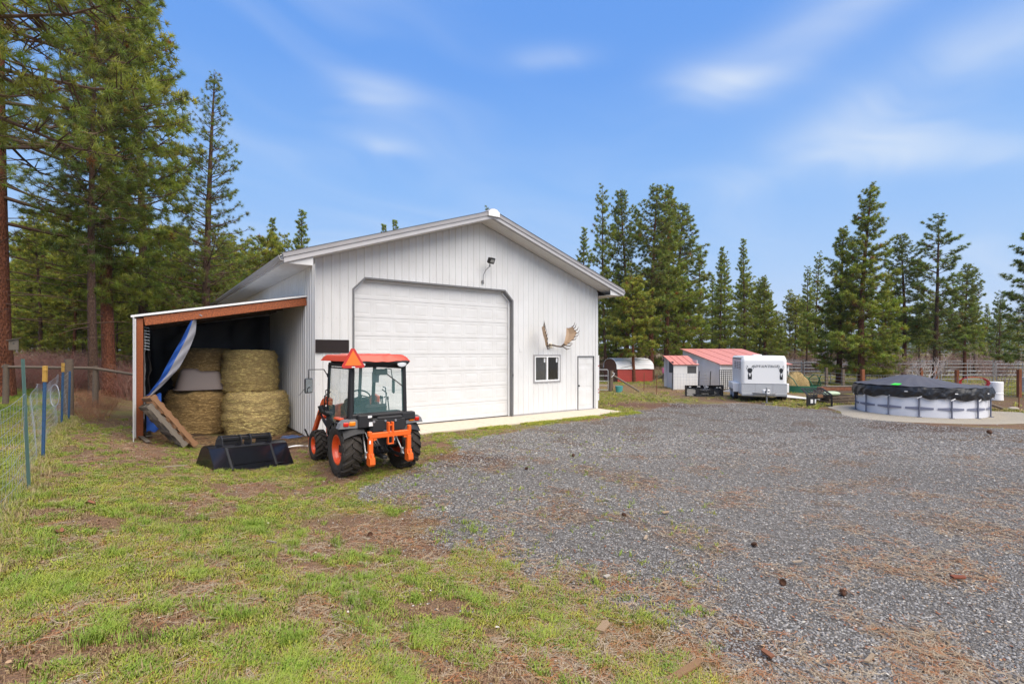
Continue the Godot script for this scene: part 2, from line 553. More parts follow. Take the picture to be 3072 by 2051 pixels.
	M.pink = mk(Color(0.85, 0.22, 0.42), 0.5)
	M.green_dark = mk(Color(0.015, 0.11, 0.06), 0.55)
	M.diamond = tri_map(mk(Color(0.70, 0.71, 0.73), 0.4, 0.25), T.speck, Vector3(6, 6, 6))
	M.antler = tri_map(mk(Color(0.74, 0.54, 0.36), 0.55), T.grain, Vector3(3, 3, 3))
	M.antler_dark = mk(Color(0.10, 0.07, 0.05), 0.6)
	M.bone = mk(Color(0.62, 0.56, 0.45), 0.7)
	M.letter = mk(Color(0.02, 0.02, 0.022), 0.4)
	M.hill = mk(Color(0.05, 0.075, 0.035), 1.0)
	M.red_hose = mk(Color(0.50, 0.03, 0.03), 0.5)
	M.cone = tri_map(mk(Color(0.14, 0.06, 0.03), 0.9), T.speck, Vector3(20, 20, 20))

# ---------------------------------------------------------------- ground
const YARD := [Vector2(2.5, -3.2), Vector2(1.75, -3.7), Vector2(1.25, -4.04), Vector2(0.63, -4.41), Vector2(0.08, -4.85), Vector2(-0.41, -5.3), Vector2(-0.92, -5.85), Vector2(-0.85, -6.8), Vector2(-1.35, -7.45), Vector2(-2.35, -7.65), Vector2(-2.5, -8.4), Vector2(-1.9, -9.6), Vector2(-1.2, -10.6), Vector2(-1.3, -11.7), Vector2(-1.9, -12.9), Vector2(0.2, -14.6), Vector2(2.6, -16.6), Vector2(4.3, -18.2), Vector2(4.9, -19.3), Vector2(7.2, -22.0), Vector2(10.1, -22.3), Vector2(12.2, -19.9), Vector2(12.1, -17.2), Vector2(13.4, -15.4), Vector2(16.5, -13.9), Vector2(24.0, -12.5), Vector2(24.0, 6.0), Vector2(4.0, 6.0), Vector2(3.6, -1.0)]
const GX0 := -16.0
const GZ0 := -29.0
const GSTEP := 0.125
var gw := 320
var gh := 288
var yard_mask := PackedFloat32Array()

func bake_yard() -> void:
	# signed distance to the edge of the gravel, positive inside
	yard_mask.resize(gw * gh)
	var poly := PackedVector2Array(YARD)
	for j in gh:
		for i in gw:
			var p := Vector2(GX0 + i * GSTEP, GZ0 + j * GSTEP)
			var d := 99.0
			for k in poly.size():
				var q := Geometry2D.get_closest_point_to_segment(p, poly[k], poly[(k + 1) % poly.size()])
				d = minf(d, p.distance_squared_to(q))
			d = sqrt(d)
			if not Geometry2D.is_point_in_polygon(p, poly): d = -d
			yard_mask[j * gw + i] = d

func yard(x: float, z: float) -> float:
	var fx := (x - GX0) / GSTEP
	var fz := (z - GZ0) / GSTEP
	if fx < 0.0 or fz < 0.0: return -5.0
	if fx >= gw - 1 or fz >= gh - 1:
		return 3.0 if x > 6.0 and z > -8.0 else -5.0
	var i := int(fx); var j := int(fz)
	fx -= i; fz -= j
	var k := j * gw + i
	var d := lerpf(lerpf(yard_mask[k], yard_mask[k + 1], fx), lerpf(yard_mask[k + gw], yard_mask[k + gw + 1], fx), fz)
	return d + n_patch.get_noise_2d(x, z) * 0.55 + n_mid.get_noise_2d(x * 2.0, z * 2.0) * 0.22

func axis(a0: float, a1: float, near0: float, near1: float, step: float, growth: float) -> PackedFloat32Array:
	var out := PackedFloat32Array()
	var neg := []
	var p := near0
	var s := step
	while p > a0:
		s *= growth
		p -= s
		neg.append(maxf(p, a0))
	neg.reverse()
	for q in neg: out.append(q)
	p = near0
	while p < near1:
		out.append(p)
		p += step
	s = step
	p = near1
	out.append(p)
	while p < a1:
		s *= growth
		p += s
		out.append(minf(p, a1))
	return out

func soil_color(x: float, z: float) -> Color:
	var a := n_patch.get_noise_2d(x * 1.3 + 40.0, z * 1.3)
	var b := n_mid.get_noise_2d(x * 1.7, z * 1.7 + 9.0)
	var c := Color(0.37, 0.215, 0.125).lerp(Color(0.36, 0.33, 0.09), clampf(0.5 + a * 1.6 + b * 0.7, 0.0, 1.0))
	c = c.lerp(Color(0.21, 0.125, 0.08), clampf(n_mid.get_noise_2d(x * 3.1 + 60.0, z * 3.1) * 2.2 - 0.35, 0.0, 0.85))
	var far := clampf((-z - 18.0) / 20.0, 0.0, 1.0)
	if far > 0.0:
		c = c.lerp(Color(0.42, 0.29, 0.14).lerp(Color(0.33, 0.33, 0.09), clampf(0.45 + a * 2.0, 0.0, 1.0)), far)
	return c

func yard_color(x: float, z: float, d: float) -> Color:
	var a := n_patch.get_noise_2d(x * 0.7, z * 0.7 + 20.0)
	var c := Color(0.41, 0.38, 0.345).lerp(Color(0.51, 0.475, 0.435), clampf(0.5 + a * 1.2, 0.0, 1.0))
	var lit := n_mid.get_noise_2d(x * 1.2 + 33.0, z * 1.2)
	c = c.lerp(Color(0.40, 0.26, 0.17), clampf(lit * 2.4 - 0.40 + (0.30 if d < 1.2 else 0.0), 0.0, 0.65))
	return c

# bare earth and rust coloured needle litter where the photograph shows them: x, z, radius x, radius z, colour, strength
const SPOTS := [[-1.75, -6.4, 1.0, 0.55, Color(0.34, 0.20, 0.12), 1.0], [-1.25, -5.75, 0.45, 0.4, Color(0.32, 0.18, 0.11), 0.9], [-0.9, -10.6, 0.9, 0.6, Color(0.22, 0.10, 0.055), 0.9], [6.4, -21.4, 2.6, 1.0, Color(0.25, 0.12, 0.07), 0.85], [12.2, -15.3, 1.4, 0.9, Color(0.26, 0.14, 0.08), 0.8], [13.6, -13.3, 2.4, 0.7, Color(0.42, 0.25, 0.10), 0.8], [-9.8, -13.5, 1.8, 1.6, Color(0.22, 0.11, 0.055), 0.8], [-6.5, -12.8, 2.2, 1.3, Color(0.13, 0.075, 0.05), 0.9], [1.6, -3.9, 0.7, 0.35, Color(0.30, 0.15, 0.07), 0.7], [9.5, -31.0, 7.0, 3.0, Color(0.42, 0.24, 0.11), 0.7], [24.0, -22.0, 6.0, 4.0, Color(0.24, 0.12, 0.07), 0.7], [13.0, -26.0, 4.0, 2.0, Color(0.42, 0.28, 0.15), 0.5]]

func soil_spot(x: float, z: float, c: Color) -> Color:
	for s in SPOTS:
		var dx: float = (x - s[0]) / s[2]
		var dz: float = (z - s[1]) / s[3]
		var r := dx * dx + dz * dz
		if r < 3.0:
			r += n_mid.get_noise_2d(x * 2.5, z * 2.5) * 1.5
			c = c.lerp(s[4], clampf(1.5 - r, 0.0, 1.0) * s[5])
	return c

func bare(x: float, z: float) -> float:
	var b := 0.0
	for s in SPOTS:
		var dx: float = (x - s[0]) / s[2]
		var dz: float = (z - s[1]) / s[3]
		var r := dx * dx + dz * dz
		if r < 3.0: b = maxf(b, clampf(1.6 - r - n_mid.get_noise_2d(x * 2.5, z * 2.5) * 1.5, 0.0, 1.0) * s[5])
	return b

func make_ground() -> void:
	bake_yard()
	var xs := axis(-700.0, 700.0, -9.0, 15.0, 0.14, 1.045)
	var zs := axis(-900.0, 60.0, -16.0, -1.5, 0.14, 1.045)
	var nx := xs.size(); var nz := zs.size()
	var vs := PackedVector3Array(); vs.resize(nx * nz)
	var ns := PackedVector3Array(); ns.resize(nx * nz)
	var cs := PackedColorArray(); cs.resize(nx * nz)
	var ds := PackedFloat32Array(); ds.resize(nx * nz)
	for j in nz:
		for i in nx:
			var x := xs[i]; var z := zs[j]
			var k := j * nx + i
			var y := ground_y(x, z)
			vs[k] = Vector3(x, y, z)
			var e := 0.12
			ns[k] = Vector3(y - ground_y(x + e, z), e, y - ground_y(x, z + e)).normalized()
			var d := yard(x, z)
			ds[k] = d
			var c := yard_color(x, z, d) if d > 0.0 else soil_color(x, z)
			cs[k] = soil_spot(x, z, c)
	var ia := PackedInt32Array(); var ib := PackedInt32Array()
	for j in nz - 1:
		for i in nx - 1:
			var k := j * nx + i
			var q := [k, k + 1, k + nx + 1, k, k + nx + 1, k + nx]
			if ds[k] > 0.0: ia.append_array(q)
			else: ib.append_array(q)
	var m := ArrayMesh.new()
	for s in [[ia, M.gravel], [ib, M.soil]]:
		var arr := []
		arr.resize(Mesh.ARRAY_MAX)
		arr[Mesh.ARRAY_VERTEX] = vs; arr[Mesh.ARRAY_NORMAL] = ns; arr[Mesh.ARRAY_COLOR] = cs; arr[Mesh.ARRAY_INDEX] = s[0]
		m.add_surface_from_arrays(Mesh.PRIMITIVE_TRIANGLES, arr)
		m.surface_set_material(m.get_surface_count() - 1, s[1])
	structure("ground", m)
	# bed of pale sand under the pool
	var sb := MB.new()
	var ring := []
	for k in 48:
		var a := TAU * k / 48
		var r := 2.85 + 0.2 * sin(a * 3.0 + 1.0) + 0.12 * sin(a * 5.0) + 1.7 * exp(-pow((a - 0.55) / 0.5, 2.0)) + 0.5 * exp(-pow((a - 2.6) / 0.5, 2.0))
		ring.append(Vector3(15.35 + cos(a) * r * 1.12, 0.0, -18.6 + sin(a) * r))
	for k in 48:
		var p: Vector3 = ring[k]; var q: Vector3 = ring[(k + 1) % 48]
		var c0 := gp(15.3, -18.7, 0.045)
		var pm := p.lerp(c0, 0.12); var qm := q.lerp(c0, 0.12)
		pm.y = ground_y(pm.x, pm.z) + 0.04; qm.y = ground_y(qm.x, qm.z) + 0.04
		p.y = ground_y(p.x, p.z) - 0.01; q.y = ground_y(q.x, q.z) - 0.01
		sb.tri(c0, pm, qm); sb.quad(pm, p, q, qm)
	structure("sand_bed", sb.mesh(M.sand))
	# far wooded hill on the horizon
	var hb := MB.new()
	var prof := []
	for k in 41:
		var t := k / 40.0
		prof.append([Vector3(lerpf(250.0, 1400.0, t), 0, -lerpf(840.0, 620.0, t)), 10.0 + 42.0 * sin(t * PI * 0.8) + 6.0 * sin(t * 19.0)])
	for k in 40:
		var a: Vector3 = prof[k][0]; var b: Vector3 = prof[k + 1][0]
		var ah: Vector3 = a + Vector3(60, prof[k][1], -160); var bh: Vector3 = b + Vector3(60, prof[k + 1][1], -160)
		hb.quad(a - Vector3(0, 5, 0), b - Vector3(0, 5, 0), bh, ah)
		hb.quad(ah, bh, bh + Vector3(80, -90, -200), ah + Vector3(80, -90, -200))
	structure("hills", hb.mesh(M.hill))

# ---------------------------------------------------------------- barn
const PITCH := 0.2286
const LEN := 14.63
const WID := 11.0

func roof_y(u: float) -> float:
	return 6.70 - absf(u - 5.5) / 3.0

func gar_top(u: float) -> float:
	return minf(4.30, minf(3.98 + (u - 1.29), 3.98 + (6.80 - u)))

func rib_z(u: float) -> float:
	var r := absf(fposmod(u + PITCH * 0.5, PITCH) - PITCH * 0.5)
	return 0.019 * clampf((0.034 - r) / 0.020, 0.0, 1.0)

func slope_box(mb: MB, u0: float, u1: float, o0: float, o1: float, z0: float, z1: float) -> void:
	# a board that follows the roof slope: between the offsets o0 and o1 from the roof line
	var P := []
	for u in [u0, u1]:
		for o in [o0, o1]:
			for z in [z0, z1]:
				P.append(Vector3(u, roof_y(u) + o, z))
	for f in [[0, 1, 3, 2], [4, 6, 7, 5], [0, 4, 5, 1], [2, 3, 7, 6], [0, 2, 6, 4], [1, 5, 7, 3]]:
		mb.quad(P[f[0]], P[f[1]], P[f[2]], P[f[3]])

func front_panel(u0: float, u1: float) -> MB:
	var mb := MB.new()
	var us := [u0, u1, 1.29, 1.61, 6.48, 6.80, 7.767, 9.01, 9.915, 10.82, 5.5]
	var k := floorf(u0 / PITCH) - 1.0
	while k * PITCH < u1 + PITCH:
		for o in [-0.034, -0.014, 0.014, 0.034]: us.append(k * PITCH + o)
		k += 1.0
	us.sort()
	for i in us.size() - 1:
		var a: float = maxf(us[i], u0); var b: float = minf(us[i + 1], u1)
		if b - a < 1e-4: continue
		var m := (a + b) * 0.5
		var spans := [[0.015, 0.015, roof_y(a) - 0.205, roof_y(b) - 0.205]]
		if m > 1.29 and m < 6.80: spans = [[gar_top(a), gar_top(b), roof_y(a) - 0.205, roof_y(b) - 0.205]]
		elif m > 7.767 and m < 9.01: spans = [[0.015, 0.015, 1.14, 1.14], [2.10, 2.10, roof_y(a) - 0.205, roof_y(b) - 0.205]]
		elif m > 9.915 and m < 10.82: spans = [[2.07, 2.07, roof_y(a) - 0.205, roof_y(b) - 0.205]]
		var za := rib_z(a + 1e-5); var zb := rib_z(b - 1e-5)
		for s in spans:
			mb.quad(Vector3(a, s[0], za), Vector3(a, s[2], za), Vector3(b, s[3], zb), Vector3(b, s[1], zb))
	return mb

func ribbed_sheet(width: float, height: float, rib := 0.019) -> MB:
	# sheet in the xy plane from the origin, ribs towards +z
	var mb := MB.new()
	var us := [0.0, width]
	var k := 0.0
	while k * PITCH < width + PITCH:
		for o in [-0.034, -0.014, 0.014, 0.034]: us.append(k * PITCH + o)
		k += 1.0
	us.sort()
	for i in us.size() - 1:
		var a: float = maxf(us[i], 0.0); var b: float = minf(us[i + 1], width)
		if b - a < 1e-4: continue
		var za := rib_z(a + 1e-5) * rib / 0.019; var zb := rib_z(b - 1e-5) * rib / 0.019
		mb.quad(Vector3(a, 0, za), Vector3(a, height, za), Vector3(b, height, zb), Vector3(b, 0, zb))
	return mb

func make_barn() -> void:
	var t := thing("metal_barn", "large white ribbed metal barn with grey roof trim and wide overhead door", "barn", BARN_AT, BARN_TURN)
	# front wall, one sheet for every four ribs
	for k in 12:
		part("siding_panel", front_panel(k * PITCH * 4.0 + 0.03 if k == 0 else k * PITCH * 4.0, minf((k + 1) * PITCH * 4.0, WID - 0.03)), M.siding, t)
	# side walls
	var sheet := ribbed_sheet(PITCH * 4.0, 4.43).mesh(M.siding)
	for k in 16:
		var o := part_mesh("side_panel", sheet, t)
		o.transform = Transform3D(Basis(Vector3.UP, -PI / 2), Vector3(0, 0.01, -PITCH * 4.0 * k - 0.002))
		o = part_mesh("side_panel", sheet, t)
		o.transform = Transform3D(Basis(Vector3.UP, PI / 2), Vector3(WID, 0.01, -PITCH * 4.0 * (k + 1) - 0.002))
	var mb := MB.new()
	mb.prism(PackedVector2Array([Vector2(0, 0), Vector2(0, 4.6), Vector2(5.5, 6.45), Vector2(WID, 4.6), Vector2(WID, 0)]), 0.03, Transform3D(Basis(), Vector3(0, 0, -LEN - 0.03)))
	part("back_wall", mb, M.siding, t)
	mb = MB.new()
	mb.box(Vector3(5.5, -0.05, -LEN * 0.5), Vector3(WID - 0.1, 0.08, LEN - 0.1))
	part("floor_slab", mb, M.concrete, t)
	# corner trims
	for u in [0.0, WID]:
		mb = MB.new()
		var sg := -1.0 if u == 0.0 else 1.0
		mb.box(Vector3(u - sg * 0.045, 2.3, 0.012), Vector3(0.13, 4.6, 0.03), 0.004)
		mb.box(Vector3(u + sg * 0.012, 2.2, -0.045), Vector3(0.03, 4.4, 0.115), 0.004)
		part("corner_trim", mb, M.siding, t)
	for e in [[0.645, 1.18], [8.35, 3.0]]:
		mb = MB.new(); mb.box(Vector3(e[0], 0.0, 0.014), Vector3(e[1], 0.10, 0.018)); part("base_trim", mb, M.trim, t)
	# roof sheets
	for side in [-1.0, 1.0]:
		var run := 6.2 / cos(atan(1.0 / 3.0))
		var rs := ribbed_sheet(PITCH * 4.0, run, 0.03).mesh(M.trim)
		for k in 18:
			var o := part_mesh("roof_panel", rs, t)
			var zc := 0.80 - PITCH * 4.0 * k
			var along := Vector3(side, -1.0 / 3.0, 0).normalized()
			var up := Vector3(side * 1.0 / 3.0, 1.0, 0).normalized()
			var across := along.cross(up)   # +-z
			var z0 := zc if across.z < 0.0 else zc - PITCH * 4.0
			o.transform = Transform3D(Basis(across, along, up), Vector3(5.5, 6.70, z0) + up * 0.004)
	mb = MB.new()
	slope_box(mb, -0.66, 5.5, -0.03, -0.005, 0.74, -LEN - 0.7)
	slope_box(mb, 5.5, 11.66, -0.03, -0.005, 0.74, -LEN - 0.7)
	part("roof_deck", mb, M.soffit, t)
	# rake boards and their trim, front and back
	for s in [[-0.70, 5.5], [5.5, 11.70]]:
		for zz in [0.75, -LEN - 0.75]:
			var zs := signf(zz)
			mb = MB.new(); slope_box(mb, s[0], s[1], -0.205, -0.085, zz - zs * 0.05, zz)
			part("rake_board", mb, M.fascia, t)
			mb = MB.new(); slope_box(mb, s[0] - 0.02, s[1] + 0.02, -0.082, 0.035, zz - zs * 0.07, zz + zs * 0.028)
			part("rake_trim", mb, M.trim, t)
			mb = MB.new(); slope_box(mb, s[0], s[1], -0.22, -0.208, zz - zs * 0.11, zz + zs * 0.012)
			part("rake_drip_edge", mb, M.trim, t)
	# soffit slats under the front overhang
	for s in [[-0.66, 5.5], [5.5, 11.66]]:
		for k in 5:
			mb = MB.new()
			slope_box(mb, s[0], s[1], -0.205, -0.19, 0.03 + k * 0.128, 0.03 + k * 0.128 + 0.119)
			part("soffit_slat", mb, M.soffit, t)
	# eaves: level soffit, fascia and gutter
	for sg in [-1.0, 1.0]:
		var ue: float = 5.5 + sg * 6.2
		mb = MB.new(); mb.box(Vector3(5.5 + sg * 5.85, 4.425, -LEN * 0.5), Vector3(0.68, 0.014, LEN + 1.4))
		part("eave_soffit", mb, M.soffit, t)
		mb = MB.new(); mb.box(Vector3(ue - sg * 0.02, 4.52, -LEN * 0.5), Vector3(0.03, 0.20, LEN + 1.38))
		part("eave_fascia", mb, M.fascia, t)
		mb = MB.new()
		mb.prism(PackedVector2Array([Vector2(0, 0), Vector2(sg * 0.07, 0.0), Vector2(sg * 0.115, 0.07), Vector2(sg * 0.115, 0.12), Vector2(sg * 0.10, 0.12), Vector2(sg * 0.10, 0.075), Vector2(sg * 0.06, 0.015), Vector2(0.0, 0.015)]), LEN + 1.45, Transform3D(Basis(), Vector3(ue + sg * 0.003, 4.47, -LEN * 0.5)))
		part("gutter", mb, M.trim, t)
		mb = MB.new()
		mb.prism(PackedVector2Array([Vector2(5.5 + sg * 5.5, 4.43), Vector2(5.5 + sg * 6.14, 4.43), Vector2(5.5 + sg * 6.14, 4.447), Vector2(5.5 + sg * 5.5, 4.66)]), 0.012, Transform3D(Basis(), Vector3(0, 0, 0.695)))
		part("eave_return", mb, M.siding, t)
	# ridge cap with a white end
	mb = MB.new()
	mb.prism(PackedVector2Array([Vector2(5.27, 6.645), Vector2(5.27, 6.675), Vector2(5.38, 6.76), Vector2(5.5, 6.79), Vector2(5.62, 6.76), Vector2(5.73, 6.675), Vector2(5.73, 6.645), Vector2(5.5, 6.72)]), LEN + 1.5, Transform3D(Basis(), Vector3(0, 0, -LEN * 0.5)))
	var cap := part("ridge_cap", mb, M.trim, t)
	mb = MB.new()
	mb.prism(PackedVector2Array([Vector2(5.29, 6.53), Vector2(5.29, 6.67), Vector2(5.39, 6.745), Vector2(5.5, 6.77), Vector2(5.61, 6.745), Vector2(5.71, 6.67), Vector2(5.71, 6.53)]), 0.05, Transform3D(Basis(), Vector3(0, 0, 0.80)))
	part("end_cap", mb, M.white, cap)
	# reveal round the overhead door
	var path := [Vector2(1.29, 0.0), Vector2(1.29, 3.98), Vector2(1.61, 4.30), Vector2(6.48, 4.30), Vector2(6.80, 3.98), Vector2(6.80, 0.0)]
	var outer := [Vector2(1.24, 0.0), Vector2(1.24, 4.00), Vector2(1.59, 4.35), Vector2(6.50, 4.35), Vector2(6.85, 4.00), Vector2(6.85, 0.0)]
	for k in 5:
		mb = MB.new()
		mb.prism(PackedVector2Array([path[k], path[k + 1], outer[k + 1], outer[k]]), 0.25, Transform3D(Basis(), Vector3(0, 0, -0.098)))
		part("door_jamb", mb, M.trim_dark, t)
		mb = MB.new()
		var pa: Vector2 = path[k]; var pb: Vector2 = path[k + 1]; var mid := Vector2(4.04, 2.0)
		var nrm := (pb - pa).orthogonal().normalized()
		if nrm.dot(mid - pa) < 0: nrm = -nrm
		mb.prism(PackedVector2Array([pa, pb, pb + nrm * 0.055, pa + nrm * 0.055]), 0.03, Transform3D(Basis(), Vector3(0, 0, -0.155)))
		part("door_stop", mb, M.white, t)
	# overhead door: eight sections, nine pressed panels each
	var od := Node3D.new(); od.name = "overhead_door"; t.add_child(od)
	mb = MB.new()
	var sh := 0.5334
	mb.box(Vector3(4.045, sh * 0.5, -0.030), Vector3(5.6, sh - 0.007, 0.02), 0.004)
	# skin between the pressed panels
	var y0 := 0.0035; var y1 := sh - 0.0035
	mb.quad(Vector3(1.245, y0, 0), Vector3(1.245, 0.085, 0), Vector3(6.845, 0.085, 0), Vector3(6.845, y0, 0))
	mb.quad(Vector3(1.245, sh - 0.085, 0), Vector3(1.245, y1, 0), Vector3(6.845, y1, 0), Vector3(6.845, sh - 0.085, 0))
	for k in 10:
		var xa := 1.245 if k == 0 else 1.30 + 5.49 / 9.0 * k - 0.055
		var xb := 6.845 if k == 9 else 1.30 + 5.49 / 9.0 * k + 0.055
		mb.quad(Vector3(xa, 0.085, 0), Vector3(xa, sh - 0.085, 0), Vector3(xb, sh - 0.085, 0), Vector3(xb, 0.085, 0))
	for yy in [y0, y1]: mb.quad(Vector3(1.245, yy, 0), Vector3(6.845, yy, 0), Vector3(6.845, yy, -0.03), Vector3(1.245, yy, -0.03))
	for k in 9:
		var x0 := 1.30 + 5.49 / 9.0 * k + 0.055
		var x1 := 1.30 + 5.49 / 9.0 * (k + 1) - 0.055
		var fr := func(i: float, z: float) -> Array:
			return [Vector3(x0 + i, 0.085 + i, z), Vector3(x1 - i, 0.085 + i, z), Vector3(x1 - i, sh - 0.085 - i, z), Vector3(x0 + i, sh - 0.085 - i, z)]
		var r0: Array = fr.call(0.0, 0.0); var r1: Array = fr.call(0.016, -0.0035); var r2: Array = fr.call(0.03, -0.0035); var r3: Array = fr.call(0.08, 0.001)
		for e in 4:
			var f := (e + 1) % 4
			mb.quad(r0[f], r0[e], r1[e], r1[f]); mb.quad(r1[f], r1[e], r2[e], r2[f]); mb.quad(r2[f], r2[e], r3[e], r3[f])
		mb.quad(r3[0], r3[3], r3[2], r3[1])
	var sec := mb.mesh(M.door_white)
	for k in 8:
		var o := part_mesh("door_section", sec, od)
		o.position = Vector3(0, 0.022 + k * sh, -0.20)
	mb = MB.new(); mb.box(Vector3(4.045, 0.012, -0.215), Vector3(5.5, 0.02, 0.05))
	part("bottom_seal", mb, M.gasket, od)
	mb = MB.new(); mb.box(Vector3(6.825, 1.42, 0.036), Vector3(0.035, 0.055, 0.02), 0.004)
	part("key_switch", mb, M.black, t)
	# sliding window
	var win := Node3D.new(); win.name = "window"; t.add_child(win)
	mb = MB.new()
	for e in [[7.74, 7.80, 1.11, 2.13], [8.98, 9.04, 1.11, 2.13], [7.80, 8.98, 1.11, 1.165], [7.80, 8.98, 2.075, 2.13]]:
		mb.box(Vector3((e[0] + e[1]) * 0.5, (e[2] + e[3]) * 0.5, 0.005), Vector3(e[1] - e[0], e[3] - e[2], 0.055), 0.004)
	part("outer_trim", mb, M.trim, win)
	mb = MB.new()
	for e in [[7.80, 7.845, 1.165, 2.075], [8.935, 8.98, 1.165, 2.075], [7.845, 8.935, 1.165, 1.21], [7.845, 8.935, 2.03, 2.075], [8.36, 8.42, 1.21, 2.03]]:
		mb.box(Vector3((e[0] + e[1]) * 0.5, (e[2] + e[3]) * 0.5, 0.0), Vector3(e[1] - e[0], e[3] - e[2], 0.06), 0.004)
	part("frame", mb, M.vinyl, win)
	for e in [[7.845, 8.36, -0.012], [8.42, 8.935, 0.004]]:
		mb = MB.new(); mb.box(Vector3((e[0] + e[1]) * 0.5, 1.62, e[2]), Vector3(e[1] - e[0], 0.82, 0.005))
		part("pane", mb, M.glass, win)
		mb = MB.new(); mb.box(Vector3(e[1] - 0.07, 1.925, e[2] - 0.006), Vector3(0.075, 0.16, 0.001))
		part("sticker", mb, M.white, win)
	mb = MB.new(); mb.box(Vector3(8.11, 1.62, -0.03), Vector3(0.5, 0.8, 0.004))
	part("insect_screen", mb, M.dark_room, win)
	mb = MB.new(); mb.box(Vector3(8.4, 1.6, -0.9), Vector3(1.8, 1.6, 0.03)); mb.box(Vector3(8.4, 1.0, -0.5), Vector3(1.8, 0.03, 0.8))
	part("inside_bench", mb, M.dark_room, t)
	# entry door
	mb = MB.new()
	mb.box(Vector3(9.935, 1.035, -0.03), Vector3(0.032, 2.07, 0.11), 0.003); mb.box(Vector3(10.80, 1.035, -0.03), Vector3(0.032, 2.07, 0.11), 0.003); mb.box(Vector3(10.3675, 2.06, -0.03), Vector3(0.833, 0.03, 0.11), 0.003)
	part("entry_frame", mb, M.trim_dark, t)
	mb = MB.new()
	mb.box(Vector3(10.3675, 1.03, -0.05), Vector3(0.83, 2.02, 0.04), 0.003)
	for e in [[10.01, 10.33, 0.18, 0.78], [10.41, 10.73, 0.18, 0.78], [10.01, 10.33, 0.90, 1.62], [10.41, 10.73, 0.90, 1.62], [10.01, 10.33, 1.74, 1.93], [10.41, 10.73, 1.74, 1.93]]:
		mb.box(Vector3((e[0] + e[1]) * 0.5, (e[2] + e[3]) * 0.5, -0.03), Vector3(e[1] - e[0], e[3] - e[2], 0.016), 0.0075)
	var ed := part("entry_door", mb, M.door_white, t)
	mb = MB.new(); mb.lathe([Vector2(0.0, 0.07), Vector2(0.02, 0.068), Vector2(0.03, 0.055), Vector2(0.028, 0.04), Vector2(0.012, 0.03), Vector2(0.012, 0.012), Vector2(0.032, 0.01), Vector2(0.032, 0.0)], 14, true, Basis(Vector3.RIGHT, PI / 2))
	var kn := part("door_knob", mb, M.black, ed); kn.position = Vector3(10.0, 0.93, -0.03)
	mb = MB.new(); mb.box(Vector3(10.3675, 0.012, 0.01), Vector3(0.86, 0.024, 0.14), 0.004)
	part("threshold", mb, M.trim, t)
	# screw heads along the top girts
	mb = MB.new()
	for row in [0.45, 1.35, 2.25, 3.15, 4.05, 4.95, 5.25]:
		for k in 48:
			var u := (k + 0.5) * PITCH
			if row < 4.4 and (u > 1.2 and u < 6.9 or u > 7.7 and u < 9.1 or u > 9.85 and u < 10.9): continue
			if roof_y(u) - 0.3 > row: mb.box(Vector3(u, row, 0.002), Vector3(0.014, 0.014, 0.008), 0.003)
	for k in 47: mb.box(Vector3((k + 0.5) * PITCH, 4.50, 0.002), Vector3(0.012, 0.012, 0.008), 0.003)
	part("screw_heads", mb, M.trim, t)

	# concrete apron in three pours
	var ap := MB.new()
	var sl := Node3D.new(); sl.name = "concrete_apron"; add_child(sl)
	sl.position = BARN_AT; sl.rotation.y = BARN_TURN; sl.set_meta("kind", "structure")
	for e in [[0.9, 3.0], [3.012, 5.1], [5.112, 7.1], [7.112, 9.2], [9.212, 11.02]]:
		ap = MB.new()
		ap.box(Vector3((e[0] + e[1]) * 0.5, -0.06, 0.70), Vector3(e[1] - e[0], 0.118, 1.36), 0.012)
		part("slab", ap, M.concrete, sl)

	wall_things()

